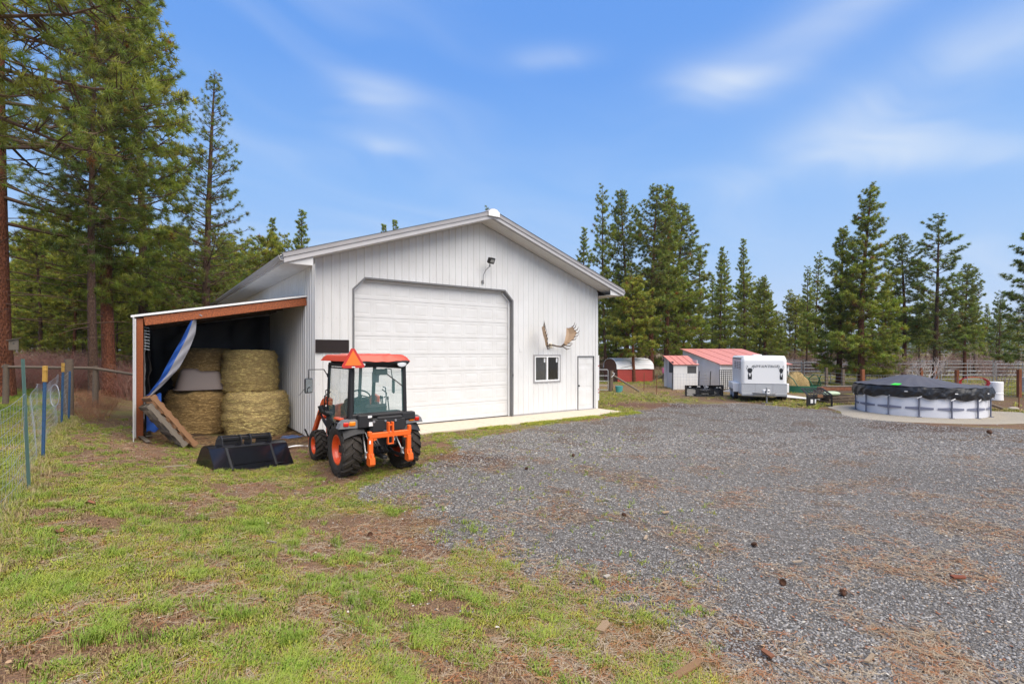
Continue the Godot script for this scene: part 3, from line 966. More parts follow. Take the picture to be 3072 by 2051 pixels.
func wall_things() -> void:
	# dark blank sign board
	var mb := MB.new()
	mb.box(Vector3(0, 0, 0), Vector3(0.96, 0.335, 0.03), 0.006)
	var sg := thing("sign_board", "blank dark brown board on the white wall above the tractor", "sign", barn_pt(0.635, 2.38, -0.037), BARN_TURN)
	part("board", mb, mk(Color(0.016, 0.009, 0.009), 0.85), sg)
	mb = MB.new()
	for e in [[-0.485, 0], [0.485, 0]]: mb.box(Vector3(e[0], 0, 0.004), Vector3(0.016, 0.345, 0.036), 0.003)
	for e in [[0, 0.172], [0, -0.172]]: mb.box(Vector3(0, e[1], 0.004), Vector3(0.954, 0.012, 0.036), 0.003)
	part("frame", mb, mk(Color(0.03, 0.026, 0.026), 0.6), sg)
	# flood light on a bent arm
	var fl := thing("flood_light", "black square flood light on a bent conduit under the gable", "light", barn_pt(5.57, 4.55, -0.02), BARN_TURN)
	mb = MB.new(); mb.box(Vector3(0, 0, 0.02), Vector3(0.07, 0.10, 0.05), 0.008); mb.box(Vector3(0.02, -0.05, 0.03), Vector3(0.03, 0.05, 0.03), 0.005)
	part("junction_box", mb, M.grey, fl)
	mb = MB.new(); mb.tube([Vector3(0, 0.04, 0.04), Vector3(0, 0.22, 0.06), Vector3(0.03, 0.36, 0.14), Vector3(0.07, 0.44, 0.24), Vector3(0.09, 0.47, 0.28)], 0.013, 8)
	part("arm", mb, M.steel, fl)
	mb = MB.new(); mb.box(Vector3(0.09, 0.50, 0.30), Vector3(0.05, 0.08, 0.05), 0.01); mb.tube([Vector3(0.09, 0.53, 0.30), Vector3(0.09, 0.60, 0.31)], 0.018, 8)
	part("knuckle", mb, M.grey, fl)
	var hd := Node3D.new(); hd.name = "lamp_head"; fl.add_child(hd); hd.position = Vector3(0.13, 0.66, 0.34); hd.rotation = Vector3(0.42, 0.25, 0)
	mb = MB.new(); mb.box(Vector3(0, 0, 0), Vector3(0.28, 0.20, 0.07), 0.02)
	for k in 7: mb.box(Vector3(-0.12 + k * 0.04, 0, -0.045), Vector3(0.012, 0.17, 0.04), 0.003)
	part("housing", mb, M.black, hd)
	mb = MB.new(); mb.box(Vector3(0.01, 0, 0.036), Vector3(0.17, 0.10, 0.008), 0.002)
	part("lens", mb, mk(Color(0.28, 0.28, 0.27), 0.2), hd)
	# latch hook on the corner
	var hk := thing("gate_hook", "thin black hook and eye on the barn's corner beside the hay", "hook", barn_pt(0.02, 1.33, -0.03), BARN_TURN)
	mb = MB.new()
	var ringp := []
	for k in 13: ringp.append(Vector3(cos(TAU * k / 12) * 0.035, sin(TAU * k / 12) * 0.035, 0.02))
	mb.tube(ringp, 0.007, 6, false)
	part("eye", mb, M.black, hk)
	mb = MB.new(); mb.tube([Vector3(-0.03, -0.03, 0.02), Vector3(-0.21, -0.25, 0.03)], 0.007, 6); part("rod", mb, M.black, hk)
	# moose antlers
	make_antlers()
	# faint plate beside the door, and a hanging hose bib by the entry
	mb = MB.new(); mb.box(Vector3(0, 0, 0), Vector3(0.10, 0.13, 0.012), 0.003)
	single("wall_plate", mb, M.siding, "small white cover plate on the wall between overhead door and antlers", "plate", barn_pt(7.18, 2.30, -0.01), BARN_TURN)
	# white gate post board beyond the barn's right corner
	var gb := thing("hinge_board", "white upright board with red hinge pins at the barn's far corner", "board", barn_pt(11.09, 0.0, 0.05), BARN_TURN)
	mb = MB.new(); mb.box(Vector3(0, 1.2, 0), Vector3(0.10, 1.8, 0.05), 0.006); part("plank", mb, M.siding, gb)
	for y in [0.62, 0.74, 1.68]:
		mb = MB.new(); mb.tube([Vector3(-0.02, y, 0.03), Vector3(-0.02, y, 0.07)], 0.02, 8); part("hinge_pin", mb, M.red_metal, gb)

func make_antlers() -> void:
	var t := thing("moose_antlers", "broad tan moose antlers mounted on the white wall above the window", "antlers", barn_pt(8.50, 2.46, -0.03), BARN_TURN)
	var mb := MB.new()
	mb.box(Vector3(0.0, 0.0, 0.03), Vector3(0.16, 0.16, 0.04), 0.02); mb.box(Vector3(0.0, 0.05, 0.07), Vector3(0.10, 0.08, 0.08), 0.03); mb.box(Vector3(0, -0.06, 0.08), Vector3(0.07, 0.05, 0.10), 0.02)
	part("skull_plate", mb, M.bone, t)
	for side in [-1.0, 1.0]:
		var an := Node3D.new(); an.name = "antler"; t.add_child(an, true)
		mb = MB.new()
		mb.tube([Vector3(side * 0.05, 0.02, 0.08), Vector3(side * 0.20, -0.02, 0.14), Vector3(side * 0.34, -0.04, 0.24), Vector3(side * 0.42, 0.06, 0.34)], [0.035, 0.028, 0.03, 0.04], 8)
		part("beam", mb, M.antler_dark, an)
		# palm: curved thick blade rising outwards
		var palm := MB.new()
		var spine := [Vector3(side * 0.40, 0.0, 0.32), Vector3(side * 0.52, 0.22, 0.40), Vector3(side * 0.60, 0.44, 0.40), Vector3(side * 0.60, 0.66, 0.34)]
		var halfw := [0.07, 0.19, 0.22, 0.13]
		var wdir := Vector3(side * 0.50, 0.12, 0.80).normalized()
		var ctr := []; var rim_a := []; var rim_b := []
		for k in 4:
			rim_a.append(spine[k] - wdir * halfw[k] * 0.55); rim_b.append(spine[k] + wdir * halfw[k] * 1.25); ctr.append(spine[k] + Vector3(side * 0.03, -0.02, -0.03))
		var thick := wdir.cross(Vector3.UP).normalized() * 0.013
		for k in 3:
			for off in [thick, -thick]:
				palm.quad(rim_a[k] + off, rim_a[k + 1] + off, ctr[k + 1] + off, ctr[k] + off)
				palm.quad(ctr[k] + off, ctr[k + 1] + off, rim_b[k + 1] + off, rim_b[k] + off)
			palm.quad(rim_a[k] - thick, rim_a[k] + thick, rim_a[k + 1] + thick, rim_a[k + 1] - thick)
			palm.quad(rim_b[k] - thick, rim_b[k] + thick, rim_b[k + 1] + thick, rim_b[k + 1] - thick)
		palm.quad(rim_a[3] - thick, rim_a[3] + thick, rim_b[3] + thick, rim_b[3] - thick)
		part("palm", palm, M.antler, an)
		# tines off the outer rim and the brow
		for e in [[0.3, 0.15, -0.05], [0.8, 0.17, 0.02], [1.3, 0.16, 0.05], [1.8, 0.14, 0.08], [2.3, 0.12, 0.10], [2.7, 0.10, 0.12], [3.0, 0.09, 0.13]]:
			var i := mini(int(e[0]), 2); var f: float = e[0] - i
			var p: Vector3 = rim_b[i].lerp(rim_b[i + 1], f)
			var tn := MB.new()
			tn.tube([p - wdir * 0.03, p + wdir * e[1] * 0.55 + Vector3(0, e[2] * 0.3, 0), p + wdir * e[1] + Vector3(0, e[2] + 0.04, 0)], [0.022, 0.015, 0.003], 6)
			part("tine", tn, M.antler_dark, an)
		for e in [[Vector3(side * 0.36, -0.02, 0.26), Vector3(side * 0.46, -0.14, 0.42), Vector3(side * 0.50, -0.10, 0.58)], [Vector3(side * 0.40, 0.02, 0.32), Vector3(side * 0.50, -0.02, 0.52), Vector3(side * 0.54, 0.07, 0.64)]]:
			var tn := MB.new(); tn.tube(e, [0.024, 0.018, 0.004], 6); part("tine", tn, M.antler_dark, an)

# ---------------------------------------------------------------- lean-to, hay and what stands about it
func make_lean_to() -> void:
	var t := thing("lean_to", "open lean-to hay shed with rust stained beam against the barn's side", "shed", BARN_AT, BARN_TURN)
	var ly := func(u: float) -> float: return 3.70 + u * 0.188
	var dep := 4.9
	var gl := ground_y(-8.4, -11.2) - 0.05
	# roof sheets
	var run := 3.80
	var rs := ribbed_sheet(PITCH * 4.0, run, 0.02)
	var rm := rs.mesh(M.siding)
	for k in 6:
		var o := part_mesh("roof_panel", rm, t)
		var along := Vector3(-1, -0.188, 0).normalized()
		var up := Vector3(-0.188, 1, 0).normalized()
		o.transform = Transform3D(Basis(along.cross(up), along, up), Vector3(0.05, ly.call(0.05) + 0.012, 0.10 - PITCH * 4.0 * (k if along.cross(up).z < 0 else k + 1)))
	var mb := MB.new()
	mb.bar(Vector3(0.05, ly.call(0.05) + 0.0, 0.085), Vector3(-3.70, ly.call(-3.70) + 0.0, 0.085), 0.035, 0.045, 0.004)
	part("roof_edge_trim", mb, M.white, t)
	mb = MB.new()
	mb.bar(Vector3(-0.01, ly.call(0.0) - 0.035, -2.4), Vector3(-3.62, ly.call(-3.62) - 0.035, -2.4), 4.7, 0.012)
	part("roof_shade_sheet", mb, M.tarp_black, t)  # added black sheet: holds the shade under the roof in its colour
	# front beam and posts
	mb = MB.new()
	mb.bar(Vector3(0.0, ly.call(0.0) - 0.14, 0.03), Vector3(-3.46, ly.call(-3.46) - 0.14, 0.03), 0.06, 0.20, 0.006)
	part("beam", mb, M.stain, t)
	for z in [0.02, -2.4, -4.82]:
		mb = MB.new()
		var h: float = ly.call(-3.52) - 0.06 - gl
		mb.box(Vector3(-3.54, gl + h * 0.5, z - 0.07), Vector3(0.125, h, 0.13), 0.006)
		part("post", mb, M.stain_post, t)
	for z in [-0.9, -1.8, -2.7, -3.6, -4.5]:
		mb = MB.new()
		mb.bar(Vector3(-0.02, ly.call(0.0) - 0.12, z), Vector3(-3.46, ly.call(-3.46) - 0.12, z), 0.04, 0.14)
		part("rafter", mb, M.wood_old, t)
	# outer side wall of ribbed sheets
	var wh: float = ly.call(-3.62) - gl - 0.06
	var sm := ribbed_sheet(PITCH * 4.0, wh).mesh(M.siding)
	for k in 5:
		var o := part_mesh("side_panel", sm, t)
		o.transform = Transform3D(Basis(Vector3.UP, -PI / 2), Vector3(-3.635, gl, 0.03 - PITCH * 4.0 * k - 0.2))
	mb = MB.new()
	mb.box(Vector3(-3.63, gl + wh * 0.5, 0.055), Vector3(0.05, wh, 0.03), 0.004); mb.box(Vector3(-3.655, gl + wh * 0.5, -0.06), Vector3(0.02, wh, 0.24), 0.004)
	part("corner_trim", mb, M.white, t)
	# back wall and tarp lining, its black standing for the shade inside the shed
	mb = MB.new(); mb.prism(PackedVector2Array([Vector2(-3.6, 0.0), Vector2(-3.6, ly.call(-3.6) - 0.05), Vector2(-0.02, ly.call(0) - 0.05), Vector2(-0.02, 0.0)]), 0.03, Transform3D(Basis(), Vector3(0, 0, -dep - 0.02)))
	part("back_wall", mb, M.siding, t)
	var tl := thing("shaded_tarp_lining", "tarp hung inside the lean-to along its back and side, coloured black for the shade", "tarp", BARN_AT, BARN_TURN)
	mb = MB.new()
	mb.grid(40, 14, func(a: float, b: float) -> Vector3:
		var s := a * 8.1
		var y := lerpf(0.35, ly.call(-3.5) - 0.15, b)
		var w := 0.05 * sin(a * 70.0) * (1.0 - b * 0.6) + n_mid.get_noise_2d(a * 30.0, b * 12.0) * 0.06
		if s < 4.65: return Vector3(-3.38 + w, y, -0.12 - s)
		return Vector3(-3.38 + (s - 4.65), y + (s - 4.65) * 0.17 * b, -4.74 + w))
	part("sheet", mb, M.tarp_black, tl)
	mb = MB.new()
	for k in 9: mb.tube([Vector3(-3.46, 2.85 - k * 0.07, -0.10), Vector3(-3.36, 2.83 - k * 0.07, -0.11)], 0.008, 5)
	part("grommet_cord", mb, M.wire, tl)
	# torn blue tarp flap: blue face and pale folded edge
	var ft := thing("blue_tarp", "torn blue tarp hanging twisted from the lean-to's beam", "tarp", BARN_AT, BARN_TURN)
	var path := [Vector2(-2.52, 3.03), Vector2(-2.66, 2.56), Vector2(-2.84, 2.14), Vector2(-3.03, 1.71), Vector2(-3.27, 1.37), Vector2(-3.44, 1.15)]
	var cv := Curve3D.new()
	for p in path: cv.add_point(Vector3(p.x, p.y, 0.02))
	for half in 2:
		mb = MB.new()
		mb.grid(3, 26, func(a: float, b: float) -> Vector3:
			var p := cv.sample_baked(b * cv.get_baked_length(), false)
			var w := 0.03 + 0.20 * pow(sin(clampf(b * 0.93 + 0.02, 0.0, 1.0) * PI), 0.8)
			var side := (a - 1.0) if half == 0 else a
			var nrm := Vector3(0.86, 0.5, 0)
			var fold := (sin(b * 26.0 + side * 3.0) * 0.012 + 0.05 * side * side * (1.0 if half == 0 else -1.0))
			return p + nrm * side * w * (0.75 if half == 0 else 1.15) + Vector3(0, 0, fold))
		part("blue_face" if half == 0 else "grey_underside", mb, M.tarp_blue if half == 0 else M.tarp_grey, ft)
	mb = MB.new(); mb.tube([Vector3(-2.50, 3.06, 0.0), Vector3(-2.40, 3.10, 0.05), Vector3(-2.36, 3.07, 0.07)], 0.018, 6)
	part("knot", mb, M.tarp_grey, ft)
	# folded end on the floor
	mb = MB.new()
	mb.grid(8, 10, func(a: float, b: float) -> Vector3:
		return Vector3(-3.42 + a * 0.28, lerpf(1.25, 0.42, b) + sin(a * 9.0) * 0.03, 0.0 - a * 0.25 + sin(b * 12.0 + a * 5.0) * 0.03))
	part("hanging_corner", mb, M.tarp_blue, ft)

	# round bales
	make_bale("hay_bale", Vector3(0, 0, 0), 0.80, 1.20, M.hay_brown, Color(0.62, 0.42, 0.18), barn_pt(-2.2, ground_y(-8.6, -14.0) - 0.02, 2.55), 11, "brown round hay bale on the ground under the grey tub")
	make_bale("hay_bale", Vector3(0, 0, 0), 0.80, 1.20, M.hay_fresh, Color(0.72, 0.58, 0.24), barn_pt(-0.95, ground_y(-7.1, -13.8) - 0.02, 1.42), 12, "yellow round hay bale on the ground nearest the barn wall")
	make_bale("hay_bale", Vector3(0, 0, 0), 0.74, 1.16, M.hay_brown, Color(0.55, 0.38, 0.17), barn_pt(-2.05, ground_y(-8.6, -14.0) + 1.16, 2.95), 13, "upper round hay bale half hidden behind the grey tub")
	make_bale("hay_bale", Vector3(0, 0, 0), 0.72, 1.15, M.hay_fresh, Color(0.62, 0.50, 0.20), barn_pt(-1.02, ground_y(-7.1, -13.8) + 1.17, 1.95), 14, "upper round hay bale stacked on the yellow one by the barn wall")
	# second row at the back, in the dark
	# upturned plastic tub
	var tb := thing("plastic_tub", "upturned grey plastic tub on the brown hay bale", "tub", barn_pt(-2.22, ground_y(-8.6, -14.0) + 1.20, 2.20), BARN_TURN)
	mb = MB.new()
	var rr := func(a: float, hx: float, hz: float, p: float) -> Vector2:
		var ca := cos(a); var sa := sin(a)
		return Vector2(signf(ca) * pow(absf(ca), p) * hx, signf(sa) * pow(absf(sa), p) * hz)
	mb.grid(48, 12, func(a: float, b: float) -> Vector3:
		var ang := a * TAU
		var f := minf(b / 0.8, 1.0)
		var k := 1.0 - 0.16 * f - 0.06 * f * f
		if b > 0.8: k *= 1.0 - (b - 0.8) / 0.2
		var q: Vector2 = rr.call(ang, 0.58 * k, 0.40 * k, 0.45)
		var y := 0.50 * pow(f, 0.9)
		if f > 0.85: y += 0.075 * (1.0 if q.x < -0.02 else 0.0) * clampf((f - 0.85) / 0.15, 0.0, 1.0)
		return Vector3(q.x, y, q.y))
	part("shell", mb, M.grey_plastic, tb)
	mb = MB.new()
	var rim := []
	for k in 41:
		var q: Vector2 = rr.call(TAU * k / 40, 0.60, 0.42, 0.45)
		rim.append(Vector3(q.x, 0.02, q.y))
	mb.tube(rim, 0.022, 6, false)
	part("rim", mb, M.grey_plastic, tb)
	mb = MB.new(); mb.grid(12, 6, func(a: float, b: float) -> Vector3: return Vector3(0.11 * sin(b * PI) * cos(a * TAU), 0.045 - 0.045 * cos(b * PI), 0.07 * sin(b * PI) * sin(a * TAU)))
	single("feed_scoop", mb, M.red_metal, "small red scoop at the edge of the grey tub", "scoop", barn_pt(-1.68, ground_y(-8.6, -14.0) + 1.185, 1.95), BARN_TURN)
	# loose straw on the shed floor
	var xs := []; var cs := []
	rng.seed = 77
	for k in 1500:
		var u := rng.randf_range(-3.3, 0.3); var s := rng.randf_range(-0.7, 1.2)
		var p := barn_pt(u, 0, s)
		p.y = ground_y(p.x, p.z) + rng.randf_range(0.004, 0.03)
		xs.append(Transform3D(Basis(Vector3.UP, rng.randf() * TAU) * Basis(Vector3.RIGHT, rng.randf_range(-0.3, 0.3)) * Basis().scaled(Vector3.ONE * rng.randf_range(0.7, 1.6)), p))
		var f := rng.randf()
		cs.append(Color(0.22, 0.12, 0.07).lerp(Color(0.42, 0.30, 0.14), f * f))
	var o := multi("straw_litter", M.straw_mesh, xs, cs, self)
	tag(o, "loose brown straw scattered on the lean-to's earth floor", "straw", "", "stuff")

	make_bucket()
	make_pallets()
	# white plastic sheet lying on the grass, blue twine tangle, boards by the post
	mb = MB.new()
	mb.grid(12, 6, func(a: float, b: float) -> Vector3:
		var w := sin(a * PI) * (0.6 + 0.4 * sin(a * 7.0))
		return Vector3((a - 0.5) * 0.75, 0.02 + 0.03 * sin(a * 9.0 + b * 4.0) * sin(b * PI) + 0.02 * b, (b - 0.5) * 0.36 * w))
	single("plastic_sheet", mb, M.white, "crumpled white plastic sheet on the grass behind the black bucket", "sheet", gp(-5.2, -11.75, 0.02), 0.5)
	mb = MB.new()
	rng.seed = 5
	for k in 6:
		var pts := []
		var c := Vector3(rng.randf_range(-0.12, 0.12), 0.01, rng.randf_range(-0.06, 0.06))
		for i in 9: pts.append(c + Vector3(cos(i * 0.9 + k) * rng.randf_range(0.06, 0.22), rng.randf_range(0.0, 0.07), sin(i * 0.9 + k) * rng.randf_range(0.04, 0.12)))
		mb.tube(pts, 0.007, 5)
	single("baling_twine", mb, mk(Color(0.10, 0.17, 0.36), 0.7), "tangle of blue baling twine at the foot of the barn corner", "twine", gp(-5.75, -13.1, 0.012), 0.3)
	for e in [[Vector3(-8.9, 0, -11.75), Vector3(-7.75, 0, -10.65), 0.09], [Vector3(-8.75, 0, -12.0), Vector3(-8.2, 0, -11.3), 0.12]]:
		mb = MB.new()
		var a: Vector3 = gp(e[0].x, e[0].z, 0.045); var b: Vector3 = gp(e[1].x, e[1].z, 0.05)
		var c := (a + b) * 0.5
		mb.bar(a - c, b - c, e[2], 0.022, 0.003)
		single("loose_board", mb, M.wood_grey, "long weathered board on the grass outside the lean-to post" if e[2] < 0.1 else "short wide board beside the lean-to post", "board", c)

func make_bale(called: String, _o: Vector3, r: float, h: float, m: Material, sc: Color, at: Vector3, sd: int, label: String) -> void:
	var t := thing(called, label, "hay bale", at, sd * 1.7, "round bales in the lean-to")
	var nn := FastNoiseLite.new(); nn.seed = sd; nn.frequency = 2.2; nn.fractal_octaves = 4
	var mb := MB.new()
	var surf := func(a: float, b: float) -> Vector3:
		var ang := a * TAU
		var k := 1.0; var y := 0.0
		if b < 0.08: k = b / 0.08; y = 0.0
		elif b > 0.92: k = (1.0 - b) / 0.08; y = h
		else: y = (b - 0.08) / 0.84 * h
		var edge := minf(y, h - y)
		var rr := r * (1.0 - 0.12 * exp(-edge * 9.0)) + 0.012 * sin(y * 26.0 + sin(ang * 3.0)) + 0.02 * sin(y * 4.0 + sd)
		var d := nn.get_noise_3d(cos(ang) * r, y, sin(ang) * r) * 0.055
		return Vector3(cos(ang) * (rr + d) * k, y + (d * 0.6 if k < 1.0 and y > 0.1 else 0.0), sin(ang) * (rr + d) * k)
	mb.grid(72, 34, surf)
	part("body", mb, m, t)
	var st := MB.new()
	rng.seed = sd * 101
	for k in 4200:
		var a := rng.randf(); var b := rng.randf_range(0.09, 0.97)
		var p: Vector3 = surf.call(a, b)
		var q: Vector3 = surf.call(a + rng.randf_range(-0.028, 0.028), clampf(b + rng.randf_range(-0.02, 0.02), 0.085, 0.99))
		var out := Vector3(p.x, 0.05, p.z).normalized()
		p += out * 0.004; q += out * rng.randf_range(0.004, 0.055)
		var w := Vector3(0, 0.005, 0)
		var f := rng.randf()
		st.col = Color(sc.r * (0.6 + f * 0.9), sc.g * (0.6 + f * 0.9), sc.b * (0.6 + f * 0.8))
		st.tri3(p - w, p + w, q, out, out, out)
	part("loose_strands", st, M.straw, t, true)

func make_bucket() -> void:
	var t := thing("loader_bucket", "glossy black tractor loader bucket resting on the grass", "bucket", Vector3(-5.18, ground_y(-5.2, -9.7) - 0.03, -9.66), 1.06)
	t.rotation.z = -0.075
	t.scale = Vector3(0.97, 1.08, 1.12)
	var L := 1.62
	# shell: floor, curved back and end plates; the outside of the bucket's floor faces the yard
	var prof := [Vector2(0.36, 0.0), Vector2(0.37, 0.04), Vector2(0.14, 0.40), Vector2(0.08, 0.43), Vector2(0.0, 0.44), Vector2(-0.07, 0.40), Vector2(-0.14, 0.24), Vector2(-0.22, 0.03)]
	var mb := MB.new()
	for k in prof.size() - 1:
		var a: Vector2 = prof[k]; var b: Vector2 = prof[k + 1]
		mb.bar(Vector3(0, a.y, a.x), Vector3(0, b.y, b.x), L, 0.012, 0.0, Vector3(0, b.x - a.x, a.y - b.y).normalized())
	part("shell", mb, M.black_paint, t)
	for sg in [-1.0, 1.0]:
		mb = MB.new()
		var poly := PackedVector2Array()
		for p in prof: poly.append(p)
		mb.prism(poly, 0.014, Transform3D(Basis(Vector3(0, 0, 1), Vector3(0, 1, 0), Vector3(-1, 0, 0)), Vector3(sg * L * 0.5, 0, 0)))
		part("end_plate", mb, M.black_paint, t)
		mb = MB.new(); mb.bar(Vector3(sg * (L * 0.5 + 0.012), 0.02, 0.35), Vector3(sg * (L * 0.5 + 0.012), 0.02, -0.20), 0.02, 0.05, 0.004)
		part("side_cutter", mb, M.black, t)
	mb = MB.new(); mb.box(Vector3(0, 0.018, 0.378), Vector3(L, 0.035, 0.03), 0.006)
	part("cutting_edge", mb, M.black, t)
	for x in [-0.50, 0.42]:
		mb = MB.new(); mb.bar(Vector3(x, 0.05, 0.378), Vector3(x, 0.405, 0.152), 0.04, 0.03, 0.006, Vector3(0, 0.54, 0.84)); part("stiffener", mb, M.black, t)
		mb = MB.new(); mb.tube([Vector3(x + 0.02, 0.07, 0.355), Vector3(x + 0.02, 0.085, 0.385), Vector3(x + 0.2, 0.085, 0.385), Vector3(x + 0.2, 0.07, 0.355)], 0.008, 6); part("step_loop", mb, M.black, t)
	mb = MB.new(); mb.bar(Vector3(-0.48, 0.40, 0.158), Vector3(0.40, 0.40, 0.158), 0.03, 0.03, 0.006); part("wear_strip", mb, M.black, t)
	mb = MB.new()
	mb.prism(PackedVector2Array([Vector2(-0.44, 0.10), Vector2(-0.49, 0.40), Vector2(0.40, 0.40), Vector2(0.36, 0.10)]), 0.008, Transform3D(Basis(Vector3(1, 0, 0), Vector3(0, 0.843, -0.538), Vector3(0, 0.538, 0.843)), Vector3(0, 0.045, 0.385)))
	part("wear_plate", mb, M.black_paint, t)
	# quick attach frame along the top
	mb = MB.new(); mb.box(Vector3(0, 0.53, -0.02), Vector3(1.08, 0.06, 0.07), 0.01); mb.box(Vector3(0, 0.575, -0.05), Vector3(1.02, 0.022, 0.05), 0.006)
	part("attach_bar", mb, M.black, t)
	for x in [-0.52, -0.14, 0.06, 0.50]:
		mb = MB.new(); mb.prism(PackedVector2Array([Vector2(-0.12, 0.42), Vector2(0.10, 0.42), Vector2(0.07, 0.53), Vector2(0.02, 0.60), Vector2(-0.05, 0.59), Vector2(-0.10, 0.5)]), 0.022, Transform3D(Basis(Vector3(0, 0, 1), Vector3(0, 1, 0), Vector3(-1, 0, 0)), Vector3(x, 0, 0)))
		part("bracket", mb, M.black, t)
	mb = MB.new(); mb.box(Vector3(-0.33, 0.47, -0.02), Vector3(0.34, 0.10, 0.02), 0.005); mb.box(Vector3(0.36, 0.47, -0.02), Vector3(0.26, 0.10, 0.02), 0.005)
	part("attach_plate", mb, M.black, t)

func pallet_parts(t: Node3D, m: Material, lx: float, wz: float) -> void:
	var mb: MB
	for k in 3:
		mb = MB.new(); mb.box(Vector3(0, 0, -wz * 0.5 + 0.02 + k * (wz - 0.04) * 0.5), Vector3(lx, 0.088, 0.038), 0.004); part("stringer", mb, m, t)
	var deck := MB.new(); deck.box(Vector3(), Vector3(0.09, 0.016, wz), 0.003)
	var dm := deck.mesh(m)
	for k in 7:
		var o := part_mesh("deck_board", dm, t); o.position = Vector3(-lx * 0.5 + 0.05 + k * (lx - 0.10) / 6.0, 0.0525, 0)
	for k in 4:
		var o := part_mesh("bottom_board", dm, t); o.position = Vector3(-lx * 0.5 + 0.05 + k * (lx - 0.10) / 3.0, -0.0525, 0)

func make_pallets() -> void:
	# both lean on edge against the lean-to's corner post
	var l := Vector3(0.455, -0.822, -0.345).normalized()
	var w := Vector3(-0.604, 0, -0.797).normalized()
	var up := w.cross(l)
	if up.x < 0.0: up = -up
	var base := Basis(l, -0.16) * Basis(l, up, l.cross(up))
	for k in 2:
		var t := thing("wooden_pallet", ["bright brown pallet leaning on edge at the lean-to's mouth", "grey pallet leaning under the brown one"][k], "pallet", Vector3.ZERO, 0, "pallets leaning at the lean-to")
		var lx := 1.36 if k == 0 else 1.12
		var top := Vector3(-7.50, 1.27, -10.32) - (up * 0.15 - l * 0.12) * k
		var c := top + l * lx * 0.5 + w * 0.5
		t.transform = Transform3D(base, c)
		pallet_parts(t, M.wood if k == 0 else M.wood_grey, lx, 1.0)

# ---------------------------------------------------------------- tractor (own frame: x to its right, -z forward, origin on the ground under the rear axle)
const AX := Basis(Vector3(0, 0, 1), Vector3(1, 0, 0), Vector3(0, 1, 0))

func wheel(t: Node3D, at: Vector3, R: float, W: float, side: float, lugs: int, skew: float) -> void:
	var w := Node3D.new(); w.name = "wheel"; t.add_child(w, true); w.position = at
	var rr := R * 0.535
	var mb := MB.new()
	var h := W * 0.5
	mb.lathe([Vector2(rr, -h * 0.80), Vector2(rr + 0.03, -h * 0.96), Vector2(R * 0.72, -h * 1.06), Vector2(R * 0.86, -h * 1.04), Vector2(R - 0.065, -h * 0.93), Vector2(R - 0.04, -h * 0.6), Vector2(R - 0.034, 0.0), Vector2(R - 0.04, h * 0.6), Vector2(R - 0.065, h * 0.93), Vector2(R * 0.86, h * 1.04), Vector2(R * 0.72, h * 1.06), Vector2(rr + 0.03, h * 0.96), Vector2(rr, h * 0.80)], 48, true, AX)
	# chevron lugs
	for sg in [-1.0, 1.0]:
		for k in lugs:
			var a0: float = TAU * (k + (0.5 if sg > 0 else 0.0)) / lugs
			var st := [[-0.04, 0.0, R, 0.62], [0.20, 0.40, R, 0.72], [0.42, 0.72, R - 0.002, 0.92], [0.50, 1.0, R - 0.024, 1.0], [0.535, 1.06, R * 0.84, 1.0]]
			var rows := []
			for e in st:
				var x: float = sg * e[0] * W
				var ac: float = a0 + skew * e[1]
				var dw: float = 0.5 * TAU / lugs * 0.47 * e[3]
				var lo: float = e[2] - (0.045 if e[0] < 0.5 else 0.03)
				var row := []
				for q in [[ac - dw * 1.35, lo], [ac - dw, e[2]], [ac + dw, e[2]], [ac + dw * 1.35, lo]]:
					row.append(Vector3(x, cos(q[0]) * q[1], sin(q[0]) * q[1]))
				rows.append(row)
			for i in rows.size() - 1:
				for j in 3: mb.quad(rows[i][j], rows[i][j + 1], rows[i + 1][j + 1], rows[i + 1][j])
			mb.quad(rows[0][0], rows[0][1], rows[0][2], rows[0][3])
			var last: Array = rows[rows.size() - 1]
			mb.quad(last[0], last[1], last[2], last[3])
	part("tyre", mb, M.rubber, w)
	mb = MB.new()
	var o := side
	mb.lathe([Vector2(rr + 0.012, o * h * 0.86), Vector2(rr - 0.008, o * h * 0.88), Vector2(rr - 0.03, o * h * 0.66), Vector2(rr - 0.05, o * h * 0.35), Vector2(rr * 0.62, o * h * 0.22), Vector2(rr * 0.40, o * h * 0.30), Vector2(0.0, o * h * 0.30)], 40, true, AX)
	mb.lathe([Vector2(rr + 0.012, -o * h * 0.86), Vector2(rr - 0.03, -o * h * 0.6), Vector2(rr - 0.05, o * h * 0.30)], 40, true, AX)
	var rim := part("rim", mb, M.orange, w)
	mb = MB.new()
	mb.lathe([Vector2(rr * 0.26, o * h * 0.30), Vector2(rr * 0.24, o * h * 0.52), Vector2(0.0, o * h * 0.55)], 20, true, AX)
	for k in 6: mb.box(Vector3(o * h * 0.36, cos(TAU * k / 6) * rr * 0.42, sin(TAU * k / 6) * rr * 0.42), Vector3(0.03, 0.022, 0.022), 0.004)
	part("hub", mb, M.black, rim)

